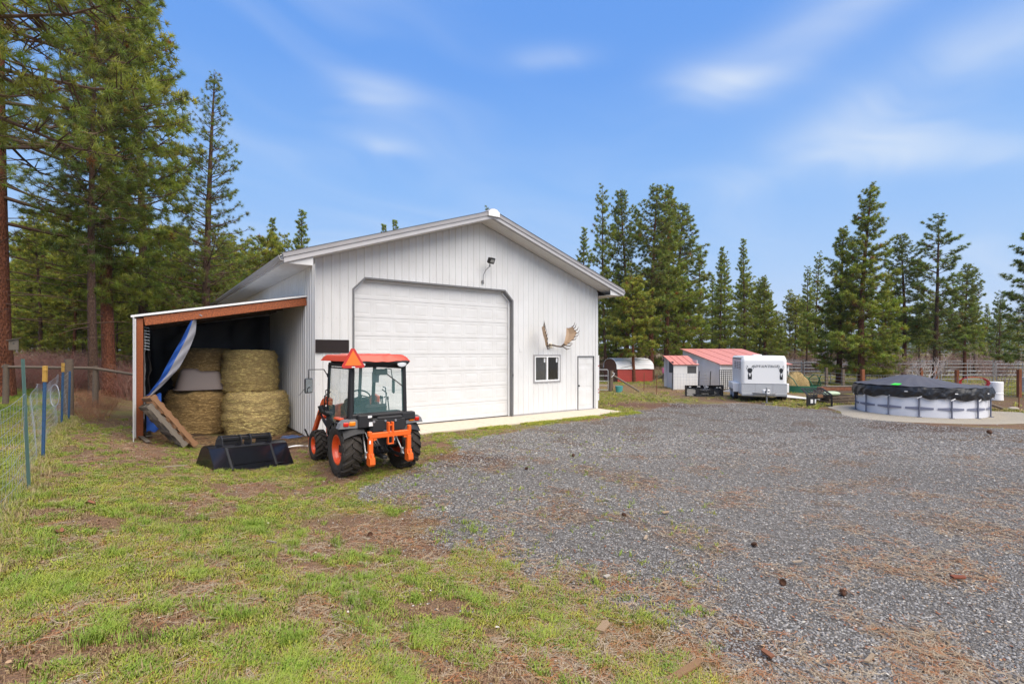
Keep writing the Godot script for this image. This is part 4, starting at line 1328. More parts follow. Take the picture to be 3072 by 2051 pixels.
func make_tractor() -> void:
	var turn := 0.655
	var at := Vector3(-2.63, -0.05, -9.58)
	var t := thing("tractor", "orange and black compact cab tractor parked in front of the overhead door", "tractor", at, turn)
	wheel(t, Vector3(-0.58, 0.487, 0), 0.495, 0.33, -1.0, 17, 0.30)
	wheel(t, Vector3(0.58, 0.487, 0), 0.495, 0.33, 1.0, 17, 0.30)
	wheel(t, Vector3(-0.56, 0.315, -1.66), 0.32, 0.235, -1.0, 16, 0.34)
	wheel(t, Vector3(0.56, 0.315, -1.66), 0.32, 0.235, 1.0, 16, 0.34)
	var mb := MB.new()
	# drive train
	mb.tube([Vector3(-0.45, 0.487, 0), Vector3(0.45, 0.487, 0)], 0.085, 12)
	mb.box(Vector3(0, 0.55, -0.10), Vector3(0.38, 0.42, 0.62), 0.03); mb.box(Vector3(0, 0.52, -0.9), Vector3(0.34, 0.34, 1.1), 0.03)
	mb.box(Vector3(0, 0.62, 0.25), Vector3(0.26, 0.22, 0.12), 0.02); mb.tube([Vector3(0, 0.50, 0.2), Vector3(0, 0.50, 0.36)], 0.035, 10)
	part("gearbox", mb, M.black, t)
	mb = MB.new()
	mb.tube([Vector3(-0.5, 0.33, -1.66), Vector3(0.5, 0.33, -1.66)], 0.06, 10); mb.box(Vector3(0, 0.42, -1.66), Vector3(0.3, 0.2, 0.3), 0.03)
	part("front_axle", mb, M.black, t)
	# engine hood and grille
	mb = MB.new()
	mb.grid(14, 10, func(a: float, b: float) -> Vector3:
		var z := lerpf(-1.02, -2.12, b)
		var ang := lerpf(-1.0, 1.0, a)
		var wd := 0.31 - 0.05 * b
		var top := 1.24 - 0.10 * b - 0.12 * b * b
		var x := signf(ang) * minf(absf(ang) * 1.9, 1.0) * wd
		var y := top - 0.05 * pow(absf(ang), 2.0) - maxf(absf(ang) - 0.52, 0.0) * 1.05
		return Vector3(x, y, z))
	part("hood", mb, M.orange, t)
	mb = MB.new(); mb.box(Vector3(0, 0.82, -2.10), Vector3(0.50, 0.46, 0.06), 0.03); part("grille", mb, M.black_plastic, t)
	for sx in [-1.0, 1.0]:
		mb = MB.new(); mb.box(Vector3(sx * 0.17, 0.98, -2.135), Vector3(0.12, 0.07, 0.02), 0.01); part("headlight", mb, M.lens_white, t)
	mb = MB.new(); mb.box(Vector3(0, 0.72, -1.55), Vector3(0.48, 0.42, 1.0), 0.03); part("engine_block", mb, M.black, t)
	# cab floor, seat, wheel, dash
	mb = MB.new(); mb.box(Vector3(0, 0.80, -0.42), Vector3(0.95, 0.12, 1.15), 0.03); mb.box(Vector3(0, 0.98, 0.12), Vector3(0.92, 0.34, 0.22), 0.03)
	part("cab_floor", mb, M.black_plastic, t)
	var seat := Node3D.new(); seat.name = "seat"; t.add_child(seat)
	mb = MB.new(); mb.box(Vector3(0.0, 1.04, -0.18), Vector3(0.46, 0.12, 0.44), 0.04); part("cushion", mb, M.black_plastic, seat)
	mb = MB.new(); mb.box(Vector3(0.0, 1.18, 0.045), Vector3(0.44, 0.20, 0.10), 0.04, Basis(Vector3.RIGHT, 0.12)); part("backrest", mb, M.black_plastic, seat)
	mb = MB.new(); mb.box(Vector3(0, 1.12, -0.92), Vector3(0.50, 0.42, 0.22), 0.05); part("dashboard", mb, M.black_plastic, t)
	var sw := Node3D.new(); sw.name = "steering_wheel"; t.add_child(sw); sw.position = Vector3(-0.02, 1.40, -0.66); sw.rotation.x = 0.55
	mb = MB.new()
	var rp := []
	for k in 25: rp.append(Vector3(cos(TAU * k / 24) * 0.18, 0, sin(TAU * k / 24) * 0.18))
	mb.tube(rp, 0.015, 7, false)
	for k in 3: mb.tube([Vector3.ZERO, Vector3(cos(TAU * k / 3 + 0.5) * 0.18, 0, sin(TAU * k / 3 + 0.5) * 0.18)], 0.011, 6)
	part("rim", mb, M.black, sw)
	mb = MB.new(); mb.tube([Vector3(0, 0, 0), Vector3(0, -0.26, 0.0)], 0.03, 8); part("column", mb, M.black, sw)
	mb = MB.new()
	for e in [[0.30, -0.25], [0.36, -0.12], [0.33, -0.4]]:
		mb.tube([Vector3(e[0], 1.0, e[1]), Vector3(e[0] - 0.02, 1.33, e[1] - 0.05)], 0.011, 6); mb.box(Vector3(e[0] - 0.02, 1.36, e[1] - 0.05), Vector3(0.035, 0.07, 0.035), 0.012)
	part("control_levers", mb, M.black, t)
	# cab frame
	var FT := 2.03
	mb = MB.new()
	var CX := Transform3D(Basis().scaled(Vector3(0.94, 1, 1.16)), Vector3(-0.05, 0, -0.048))
	mb.xf = CX
	for sx in [-1.0, 1.0]:
		var rb := Vector3(sx * 0.56, 1.05, 0.30); var rt := Vector3(sx * 0.535, FT, 0.30)
		var bb := Vector3(sx * 0.60, 0.98, -0.26); var bt := Vector3(sx * 0.56, FT, -0.24)
		var fb := Vector3(sx * 0.50, 0.92, -0.98); var ft := Vector3(sx * 0.50, FT, -0.86)
		mb.bar(rb, rt, 0.075, 0.085, 0.015, Vector3(0, 0, 1)); mb.bar(fb, ft, 0.05, 0.06, 0.012, Vector3(0, 0, 1))
		mb.bar(rt, ft, 0.06, 0.07, 0.012); mb.bar(rb, Vector3(sx * 0.585, 1.02, -0.25), 0.05, 0.07, 0.012); mb.bar(Vector3(sx * 0.59, 0.80, -0.35), fb, 0.05, 0.06, 0.012)
		mb.bar(Vector3(sx * 0.585, 1.04, -0.20), Vector3(sx * 0.59, 0.80, -0.35), 0.05, 0.06, 0.012)
	mb.bar(Vector3(-0.53, FT, 0.30), Vector3(0.53, FT, 0.30), 0.09, 0.08, 0.015); mb.bar(Vector3(-0.5, FT, -0.86), Vector3(0.5, FT, -0.86), 0.07, 0.07, 0.012)
	mb.bar(Vector3(-0.55, 1.10, 0.31), Vector3(0.55, 1.10, 0.31), 0.075, 0.09, 0.015)
	part("cab_frame", mb, M.black, t)
	# panes
	var pane := func(called: String, a: Vector3, b: Vector3, c: Vector3, d: Vector3) -> MeshInstance3D:
		var g := MB.new(); g.xf = CX; g.quad(a, b, c, d)
		return part(called, g, M.cab_glass, t)
	var rg: MeshInstance3D = pane.call("rear_window", Vector3(-0.51, 1.16, 0.335), Vector3(-0.49, 1.97, 0.335), Vector3(0.49, 1.97, 0.335), Vector3(0.51, 1.16, 0.335))
	pane.call("windshield", Vector3(-0.47, 1.0, -0.975), Vector3(-0.47, 1.99, -0.86), Vector3(0.47, 1.99, -0.86), Vector3(0.47, 1.0, -0.975))
	for sx in [-1.0, 1.0]:
		var dn := Node3D.new(); dn.name = "door"; t.add_child(dn, true)
		var g := MB.new()
		g.xf = CX
		var P := [Vector3(sx * 0.588, 1.10, 0.24), Vector3(sx * 0.585, 0.90, -0.36), Vector3(sx * 0.515, 0.95, -0.94), Vector3(sx * 0.515, 1.97, -0.83), Vector3(sx * 0.55, 1.97, 0.24)]
		g.tri(P[0], P[1], P[2]); g.tri(P[0], P[2], P[3]); g.tri(P[0], P[3], P[4])
		part("glass", g, M.cab_glass, dn)
		g = MB.new()
		g.xf = CX
		for k in 5: g.bar(P[k], P[(k + 1) % 5], 0.022, 0.03, 0.005)
		g.tube([Vector3(sx * 0.60, 1.32, -0.62), Vector3(sx * 0.66, 1.34, -0.64), Vector3(sx * 0.66, 1.52, -0.66), Vector3(sx * 0.60, 1.54, -0.66)], 0.012, 6)
		part("door_frame", g, M.black, dn)
		g = MB.new(); g.tube([Vector3(sx * 0.53, 1.02, -0.96), Vector3(sx * 0.64, 1.06, -0.98), Vector3(sx * 0.65, 1.40, -0.95), Vector3(sx * 0.54, 1.48, -0.92)], 0.013, 7)
		part("grab_handle", g, M.black, t)
	# wiper and cab fittings seen through the rear pane
	mb = MB.new(); mb.box(Vector3(0.0, 1.90, 0.30), Vector3(0.24, 0.11, 0.07), 0.015); mb.bar(Vector3(0.10, 1.86, 0.345), Vector3(0.42, 1.62, 0.345), 0.012, 0.018, 0.003)
	part("rear_wiper", mb, M.black, rg)
	mb = MB.new(); mb.box(Vector3(0.27, 1.76, -0.62), Vector3(0.15, 0.22, 0.025), 0.012); mb.tube([Vector3(0.27, 1.87, -0.62), Vector3(0.27, 1.98, -0.66)], 0.01, 6)
	part("interior_mirror", mb, M.grey, t)
	mb = MB.new(); mb.bar(Vector3(0.05, 1.02, -0.96), Vector3(0.05, 1.98, -0.855), 0.07, 0.05, 0.01); part("exhaust_stack", mb, M.grey, t)
	# roof
	mb = MB.new(); mb.box(Vector3(0, 2.085, -0.28), Vector3(1.04, 0.09, 1.5), 0.04); part("roof_liner", mb, M.black_plastic, t)
	mb = MB.new()
	mb.xf = Transform3D(Basis().scaled(Vector3(0.88, 1, 1.14)), Vector3(-0.05, 0, -0.07))
	mb.grid(28, 24, func(a: float, b: float) -> Vector3:
		var x := lerpf(-0.66, 0.66, a); var z := lerpf(-1.06, 0.50, b)
		var ex := clampf((0.66 - absf(x)) / 0.14, 0.0, 1.0); var ez := clampf(minf(z + 1.06, 0.50 - z) / 0.14, 0.0, 1.0)
		var e := sqrt(maxf(0.0, 1.0 - pow(1.0 - minf(ex, 1.0), 2.0))) * sqrt(maxf(0.0, 1.0 - pow(1.0 - ez, 2.0)))
		var rib := 0.018 * (smoothstep(0.30, 0.24, absf(x)) - 0.6 * smoothstep(0.20, 0.15, absf(x))) * ez
		var scal := 0.02 * sin(absf(x) * 13.0) * clampf((z - 0.30) / 0.2, 0.0, 1.0)
		return Vector3(x, 2.10 + 0.125 * e + rib - scal * 0.5, z - (absf(x) * 0.08 if z > 0.3 else 0.0)))
	mb.box(Vector3(0, 2.115, -0.28), Vector3(1.27, 0.02, 1.48), 0.008)
	part("roof", mb, M.red_roof, t)
	# rear work lights
	for sx in [-1.0, 1.0]:
		var wl := Node3D.new(); wl.name = "work_light"; t.add_child(wl, true); wl.position = Vector3(sx * 0.40 - 0.05, 2.05, 0.44)
		mb = MB.new(); mb.lathe([Vector2(0.04, -0.08), Vector2(0.082, -0.01), Vector2(0.084, 0.015), Vector2(0.074, 0.02)], 20, true, Basis(Vector3.RIGHT, PI / 2).scaled(Vector3(1.25, 0.75, 1)))
		part("housing", mb, M.black, wl)
		mb = MB.new(); mb.lathe([Vector2(0.074, 0.014), Vector2(0.035, 0.026), Vector2(0, 0.03)], 20, true, Basis(Vector3.RIGHT, PI / 2).scaled(Vector3(1.25, 0.75, 1)))
		part("lens", mb, M.lens_white, wl)
	# slow moving vehicle triangle
	var sv := Node3D.new(); sv.name = "warning_triangle"; t.add_child(sv); sv.position = Vector3(-0.60, 2.15, 0.50); sv.rotation.x = -0.06
	var big := PackedVector2Array([Vector2(-0.185, -0.16), Vector2(-0.205, -0.125), Vector2(-0.03, 0.185), Vector2(0.03, 0.185), Vector2(0.205, -0.125), Vector2(0.185, -0.16)])
	mb = MB.new(); mb.prism(big, 0.012); part("border", mb, M.smv_red, sv)
	mb = MB.new(); mb.prism(PackedVector2Array([Vector2(-0.15, -0.115), Vector2(0.0, 0.15), Vector2(0.15, -0.115)]), 0.006, Transform3D(Basis(), Vector3(0, 0, 0.0085))); part("fluorescent_face", mb, M.smv_orange, sv)
	mb = MB.new(); mb.box(Vector3(0, -0.145, 0.0085), Vector3(0.06, 0.018, 0.005)); part("decal", mb, M.white, sv)
	mb = MB.new(); mb.bar(Vector3(0, -0.16, -0.015), Vector3(0, 0.10, -0.015), 0.05, 0.012); part("bracket", mb, M.black, sv)
	# mirrors
	for sx in [-1.0, 1.0]:
		var mr := Node3D.new(); mr.name = "mirror"; t.add_child(mr, true)
		mb = MB.new()
		if sx < 0: mb.tube([Vector3(-0.54, 1.80, -1.12), Vector3(-0.60, 1.92, -1.16), Vector3(-0.88, 1.92, -1.22), Vector3(-0.88, 1.74, -1.22)], 0.011, 6)
		else: mb.tube([Vector3(0.52, 1.86, -0.90), Vector3(0.66, 1.92, -1.0), Vector3(0.80, 1.90, -1.05), Vector3(0.84, 1.62, -1.05)], 0.011, 6)
		part("arm", mb, M.black, mr)
		mb = MB.new(); mb.box(Vector3(sx * 0.53, 1.80, -1.10), Vector3(0.05, 0.08, 0.05), 0.01); part("hinge", mb, M.black, mr)
		var c := Vector3(-0.88, 1.60, -1.22) if sx < 0 else Vector3(0.86, 1.52, -1.07)
		mb = MB.new(); mb.box(c, Vector3(0.17, 0.30, 0.045), 0.022, Basis(Vector3.UP, 0.15 if sx < 0 else 1.3)); part("shell", mb, M.black, mr)
		mb = MB.new(); mb.box(c + Basis(Vector3.UP, 0.15 if sx < 0 else 1.3) * Vector3(0, 0, 0.023), Vector3(0.135, 0.26, 0.004), 0.001, Basis(Vector3.UP, 0.15 if sx < 0 else 1.3)); part("glass", mb, mk(Color(0.8, 0.82, 0.84), 0.03, 1.0), mr)
	# fenders with tail lamps
	for sx in [-1.0, 1.0]:
		mb = MB.new()
		mb.grid(10, 14, func(a: float, b: float) -> Vector3:
			var ang := lerpf(-0.95, 1.12, b)
			var rad := 0.555 + 0.02 * sin(a * PI)
			return Vector3(sx * lerpf(0.36, 0.74, a), 0.487 + cos(ang) * rad - 0.07 * a * a, -sin(ang) * rad))
		part("fender", mb, M.black_plastic, t)
		mb = MB.new(); mb.box(Vector3(sx * 0.62, 1.035, -0.10), Vector3(0.16, 0.05, 0.34), 0.02); part("fender_trim", mb, M.orange, t)
		var tl := Node3D.new(); tl.name = "tail_lamp"; t.add_child(tl, true); tl.position = Vector3(sx * 0.63, 0.985, 0.31)
		mb = MB.new()
		mb.prism(PackedVector2Array([Vector2(-0.185, -0.075), Vector2(-0.165, 0.05), Vector2(-0.12, 0.085), Vector2(0.08, 0.075), Vector2(0.15, 0.02), Vector2(0.185, -0.07)]), 0.17, Transform3D(Basis().scaled(Vector3(sx if sx != 0 else 1.0, 1, 1)), Vector3.ZERO))
		part("housing", mb, M.grey, tl)
		mb = MB.new(); mb.box(Vector3(-sx * 0.055, 0.005, 0.085), Vector3(0.12, 0.085, 0.04), 0.018); part("amber_lens", mb, M.lens_amber, tl)
		mb = MB.new(); mb.box(Vector3(sx * 0.06, 0.0, 0.085), Vector3(0.10, 0.08, 0.038), 0.018); part("red_lens", mb, M.lens_red, tl)
		mb = MB.new(); mb.box(Vector3(sx * 0.56, 0.86, 0.27), Vector3(0.10, 0.08, 0.05), 0.01); part("reflector", mb, M.lens_red, t)
	# rear tank, battery box, hoses
	mb = MB.new(); mb.box(Vector3(0.10, 0.92, 0.34), Vector3(0.72, 0.30, 0.22), 0.05); mb.box(Vector3(0.12, 1.05, 0.36), Vector3(0.52, 0.08, 0.18), 0.03); part("fuel_tank", mb, M.black_plastic, t)
	mb = MB.new(); mb.box(Vector3(-0.36, 1.02, 0.36), Vector3(0.24, 0.24, 0.16), 0.02); part("battery_box", mb, M.black, t)
	mb = MB.new(); mb.box(Vector3(-0.25, 0.965, 0.443), Vector3(0.075, 0.075, 0.003)); mb.box(Vector3(-0.27, 1.10, 0.443), Vector3(0.075, 0.04, 0.003)); part("decal", mb, M.white, t)
	mb = MB.new(); mb.box(Vector3(0.50, 1.06, 0.36), Vector3(0.28, 0.15, 0.16), 0.02); part("tool_box", mb, M.black_plastic, t)
	mb = MB.new(); mb.prism(PackedVector2Array([Vector2(-0.09, 0.56), Vector2(-0.05, 0.98), Vector2(0.03, 0.98), Vector2(0.10, 0.56)]), 0.05, Transform3D(Basis(), Vector3(0.12, 0, 0.47))); part("pto_shield", mb, M.black, t)
	mb = MB.new()
	mb.tube([Vector3(0.12, 0.78, 0.50), Vector3(0.12, 0.66, 0.52), Vector3(0.17, 0.64, 0.52), Vector3(0.18, 0.70, 0.51)], 0.013, 7)
	for k in 4: mb.tube([Vector3(-0.3 + k * 0.05, 0.80, 0.30), Vector3(-0.28 + k * 0.05, 0.62, 0.42 + 0.02 * k), Vector3(-0.10 + k * 0.03, 0.52, 0.30)], 0.012, 6)
	part("hydraulic_hoses", mb, M.steel, t)
	# three point arms and orange quick hitch
	for sx in [-1.0, 1.0]:
		mb = MB.new(); mb.bar(Vector3(sx * 0.22, 0.38, 0.10), Vector3(sx * 0.38, 0.33, 0.66), 0.03, 0.06, 0.006); part("lower_link", mb, M.black, t)
		mb = MB.new(); mb.tube([Vector3(sx * 0.30, 0.80, 0.16), Vector3(sx * 0.36, 0.36, 0.50)], 0.018, 8); mb.box(Vector3(sx * 0.35, 0.42, 0.46), Vector3(0.05, 0.12, 0.05), 0.01); part("lift_link", mb, M.steel, t)
		mb = MB.new(); mb.bar(Vector3(sx * 0.26, 0.83, 0.02), Vector3(sx * 0.30, 0.80, 0.20), 0.04, 0.07, 0.01); part("lift_arm", mb, M.black, t)
	var qh := Node3D.new(); qh.name = "quick_hitch"; t.add_child(qh); qh.position = Vector3(0, 0.075, 0.70)
	qh.scale = Vector3(0.97, 0.98, 1.0)
	mb = MB.new(); mb.box(Vector3(0, 0.735, 0), Vector3(0.82, 0.10, 0.08), 0.012); mb.box(Vector3(-0.39, 0.77, 0), Vector3(0.07, 0.09, 0.082), 0.012); mb.box(Vector3(0.39, 0.80, 0), Vector3(0.06, 0.14, 0.082), 0.012)
	part("cross_beam", mb, M.orange_matte, qh)
	for sx in [-1.0, 1.0]:
		mb = MB.new()
		mb.bar(Vector3(sx * 0.375, 0.69, 0), Vector3(sx * 0.375, 0.36, 0.0), 0.085, 0.08, 0.012, Vector3(0, 0, 1))
		mb.prism(PackedVector2Array([Vector2(-0.05, 0.22), Vector2(-0.06, 0.42), Vector2(0.04, 0.42), Vector2(0.05, 0.36), Vector2(0.10, 0.34), Vector2(0.11, 0.24), Vector2(0.07, 0.20)]), 0.10, Transform3D(Basis(Vector3(0, 0, 1), Vector3(0, 1, 0), Vector3(-1, 0, 0)), Vector3(sx * 0.375, 0, 0)))
		mb.bar(Vector3(sx * 0.33, 0.68, 0), Vector3(sx * 0.27, 0.69, 0), 0.06, 0.07)
		part("upright", mb, M.orange_matte, qh)
		mb = MB.new(); mb.tube([Vector3(sx * 0.375, 0.42, 0.05), Vector3(sx * 0.375, 0.36, 0.085), Vector3(sx * 0.36, 0.26, 0.09)], 0.011, 6); part("latch_lever", mb, M.orange_matte, qh)
	mb = MB.new(); mb.box(Vector3(-0.03, 0.86, 0.0), Vector3(0.035, 0.20, 0.09), 0.008); mb.box(Vector3(0.05, 0.86, 0.0), Vector3(0.035, 0.20, 0.09), 0.008); mb.box(Vector3(0.01, 0.90, 0.0), Vector3(0.12, 0.03, 0.05), 0.006)
	part("top_hook", mb, M.orange_matte, qh)
	mb = MB.new()
	for e in [[-0.05, 0.63], [0.05, 0.63]]: mb.box(Vector3(e[0], e[1], 0.02), Vector3(0.02, 0.14, 0.06), 0.004)
	mb.box(Vector3(0, 0.565, 0.02), Vector3(0.12, 0.02, 0.06), 0.004)
	part("drop_receiver", mb, M.orange_matte, qh)
	mb = MB.new(); mb.box(Vector3(-0.40, 0.63, 0.043), Vector3(0.03, 0.06, 0.002)); part("decal", mb, M.white, qh)
	mb = MB.new(); mb.tube([Vector3(0.0, 0.80, 0.30), Vector3(0.01, 0.84, 0.70)], 0.022, 8); part("top_link", mb, M.steel, t)
	# loader arms
	for sx in [-1.0, 1.0]:
		var la := Node3D.new(); la.name = "loader_arm"; t.add_child(la, true)
		var pts := [Vector3(sx * 0.50, 1.26, -1.02), Vector3(sx * 0.50, 1.30, -1.25), Vector3(sx * 0.50, 1.22, -1.50), Vector3(sx * 0.50, 1.00, -1.72), Vector3(sx * 0.50, 0.72, -1.98), Vector3(sx * 0.50, 0.40, -2.28)]
		mb = MB.new()
		for k in 5: mb.bar(pts[k], pts[k + 1], 0.075, 0.14 - 0.006 * k, 0.012)
		part("boom", mb, M.orange, la)
		mb = MB.new(); mb.box(Vector3(sx * 0.47, 0.90, -1.05), Vector3(0.07, 0.62, 0.17), 0.012); part("tower", mb, M.black, la)
		mb = MB.new(); mb.tube([Vector3(sx * 0.50, 0.70, -1.12), Vector3(sx * 0.50, 0.86, -1.50)], 0.035, 10); mb.tube([Vector3(sx * 0.50, 0.86, -1.50), Vector3(sx * 0.50, 0.97, -1.70)], 0.02, 8); part("lift_cylinder", mb, M.black, la)
		mb = MB.new(); mb.box(Vector3(sx * 0.50, 0.31, -2.34), Vector3(0.09, 0.24, 0.10), 0.014); part("attach_foot", mb, M.orange, la)
	mb = MB.new(); mb.tube([Vector3(-0.50, 0.88, -1.84), Vector3(0.50, 0.88, -1.84)], 0.05, 10); part("cross_tube", mb, M.orange, t)
	mb = MB.new(); mb.box(Vector3(0, 0.28, -2.42), Vector3(1.10, 0.20, 0.05), 0.012); part("carrier_plate", mb, M.orange, t)
	mb = MB.new(); mb.tube([Vector3(-0.62, 0.42, -2.16), Vector3(-0.70, 0.60, -2.16)], 0.018, 7); part("park_stand", mb, M.black, t)
	# air intake elbow on the left of the hood
	mb = MB.new(); mb.tube([Vector3(-0.46, 1.02, -0.99), Vector3(-0.58, 1.05, -1.05), Vector3(-0.66, 1.10, -1.08), Vector3(-0.69, 1.20, -1.09)], [0.07, 0.065, 0.055, 0.055], 10); part("intake_elbow", mb, M.black, t)
	mb = MB.new(); mb.box(Vector3(-0.53, 0.60, -0.78), Vector3(0.13, 0.34, 0.36), 0.02); mb.box(Vector3(-0.56, 0.40, -0.75), Vector3(0.20, 0.03, 0.28), 0.006); part("step", mb, M.black, t)
	mb = MB.new(); mb.box(Vector3(0.53, 0.60, -0.78), Vector3(0.13, 0.34, 0.36), 0.02); mb.box(Vector3(0.56, 0.40, -0.75), Vector3(0.20, 0.03, 0.28), 0.006); part("step", mb, M.black, t)
	# hoses along the left loader arm, muffler, side panel under the cab door, lamp guards
	mb = MB.new()
	for k in 3: mb.tube([Vector3(-0.44 - 0.02 * k, 0.75, -1.0), Vector3(-0.56, 1.12 + 0.02 * k, -1.16), Vector3(-0.56 - 0.01 * k, 1.15, -1.42), Vector3(-0.56, 0.98 - 0.02 * k, -1.66)], 0.011, 6)
	part("loader_hoses", mb, M.black, t)
	for sx in [-1.0, 1.0]:
		mb = MB.new(); mb.prism(PackedVector2Array([Vector2(-0.98, 0.62), Vector2(-1.06, 0.98), Vector2(-0.36, 0.90), Vector2(-0.22, 1.06), Vector2(0.28, 1.10), Vector2(0.28, 0.92), Vector2(-0.30, 0.74), Vector2(-0.42, 0.60)]), 0.03, Transform3D(Basis(Vector3(0, 0, 1), Vector3(0, 1, 0), Vector3(-1, 0, 0)), Vector3(sx * 0.545 - 0.03, 0, 0)))
		part("lower_door_panel", mb, M.black_plastic, t)
		mb = MB.new(); mb.bar(Vector3(sx * 0.50 - 0.05, 1.30, 0.345), Vector3(sx * 0.48 - 0.05, 1.96, 0.345), 0.03, 0.02, 0.004, Vector3(0, 0, 1)); part("window_seal", mb, M.black, rg)
	for e in [[-0.20, 1.005], [0.02, 1.01], [0.22, 1.0]]:
		mb = MB.new(); mb.tube([Vector3(e[0], e[1], 0.44), Vector3(e[0], e[1], 0.47)], 0.022, 10); part("remote_coupler", mb, M.steel, t)
	mb = MB.new(); mb.box(Vector3(0.05, 1.115, 0.36), Vector3(0.96, 0.05, 0.14), 0.015); part("rear_ledge", mb, M.black_plastic, t)
	mb = MB.new()
	for k in 5: mb.tube([Vector3(-0.16 + k * 0.08, 0.60 - 0.03 * k, 0.30), Vector3(-0.20 + k * 0.10, 0.44, 0.40), Vector3(-0.12 + k * 0.06, 0.36, 0.16)], 0.014, 6)
	part("linkage_rods", mb, M.black, t)
	mb = MB.new(); mb.box(Vector3(0.0, 0.34, 0.30), Vector3(0.10, 0.06, 0.40), 0.012); part("drawbar", mb, M.black, t)

# ---------------------------------------------------------------- pines
var tuft_total := 0
var tufts_near := []
var tufts_far := []

func make_tuft(needles: int, width: float, sd: int) -> Array:
	# a burst of needles round a twig end that points along +y: [vertices, normals]
	rng.seed = sd
	var mb := MB.new()
	for k in needles:
		var ph := TAU * k * 0.618 + rng.randf_range(-0.3, 0.3)
		var th := acos(1.0 - 1.5 * (k + 0.5) / needles) * rng.randf_range(0.85, 1.1)
		var d := Vector3(sin(th) * cos(ph), cos(th), sin(th) * sin(ph)).normalized()
		var b := Vector3(0, rng.randf_range(-0.5, 0.1), 0)
		var tip := b * 0.4 + d * rng.randf_range(0.8, 1.08) + Vector3(0, -0.06, 0)
		var side := d.cross(Vector3(rng.randf_range(-1, 1), rng.randf_range(-1, 1), rng.randf_range(-1, 1))).normalized() * width * rng.randf_range(0.8, 1.3)
		var nn := (d + side.cross(d).normalized() * 0.7).normalized()
		mb.tri3(b - side, b + side, tip, nn, nn, nn)
	return [mb.v, mb.n]

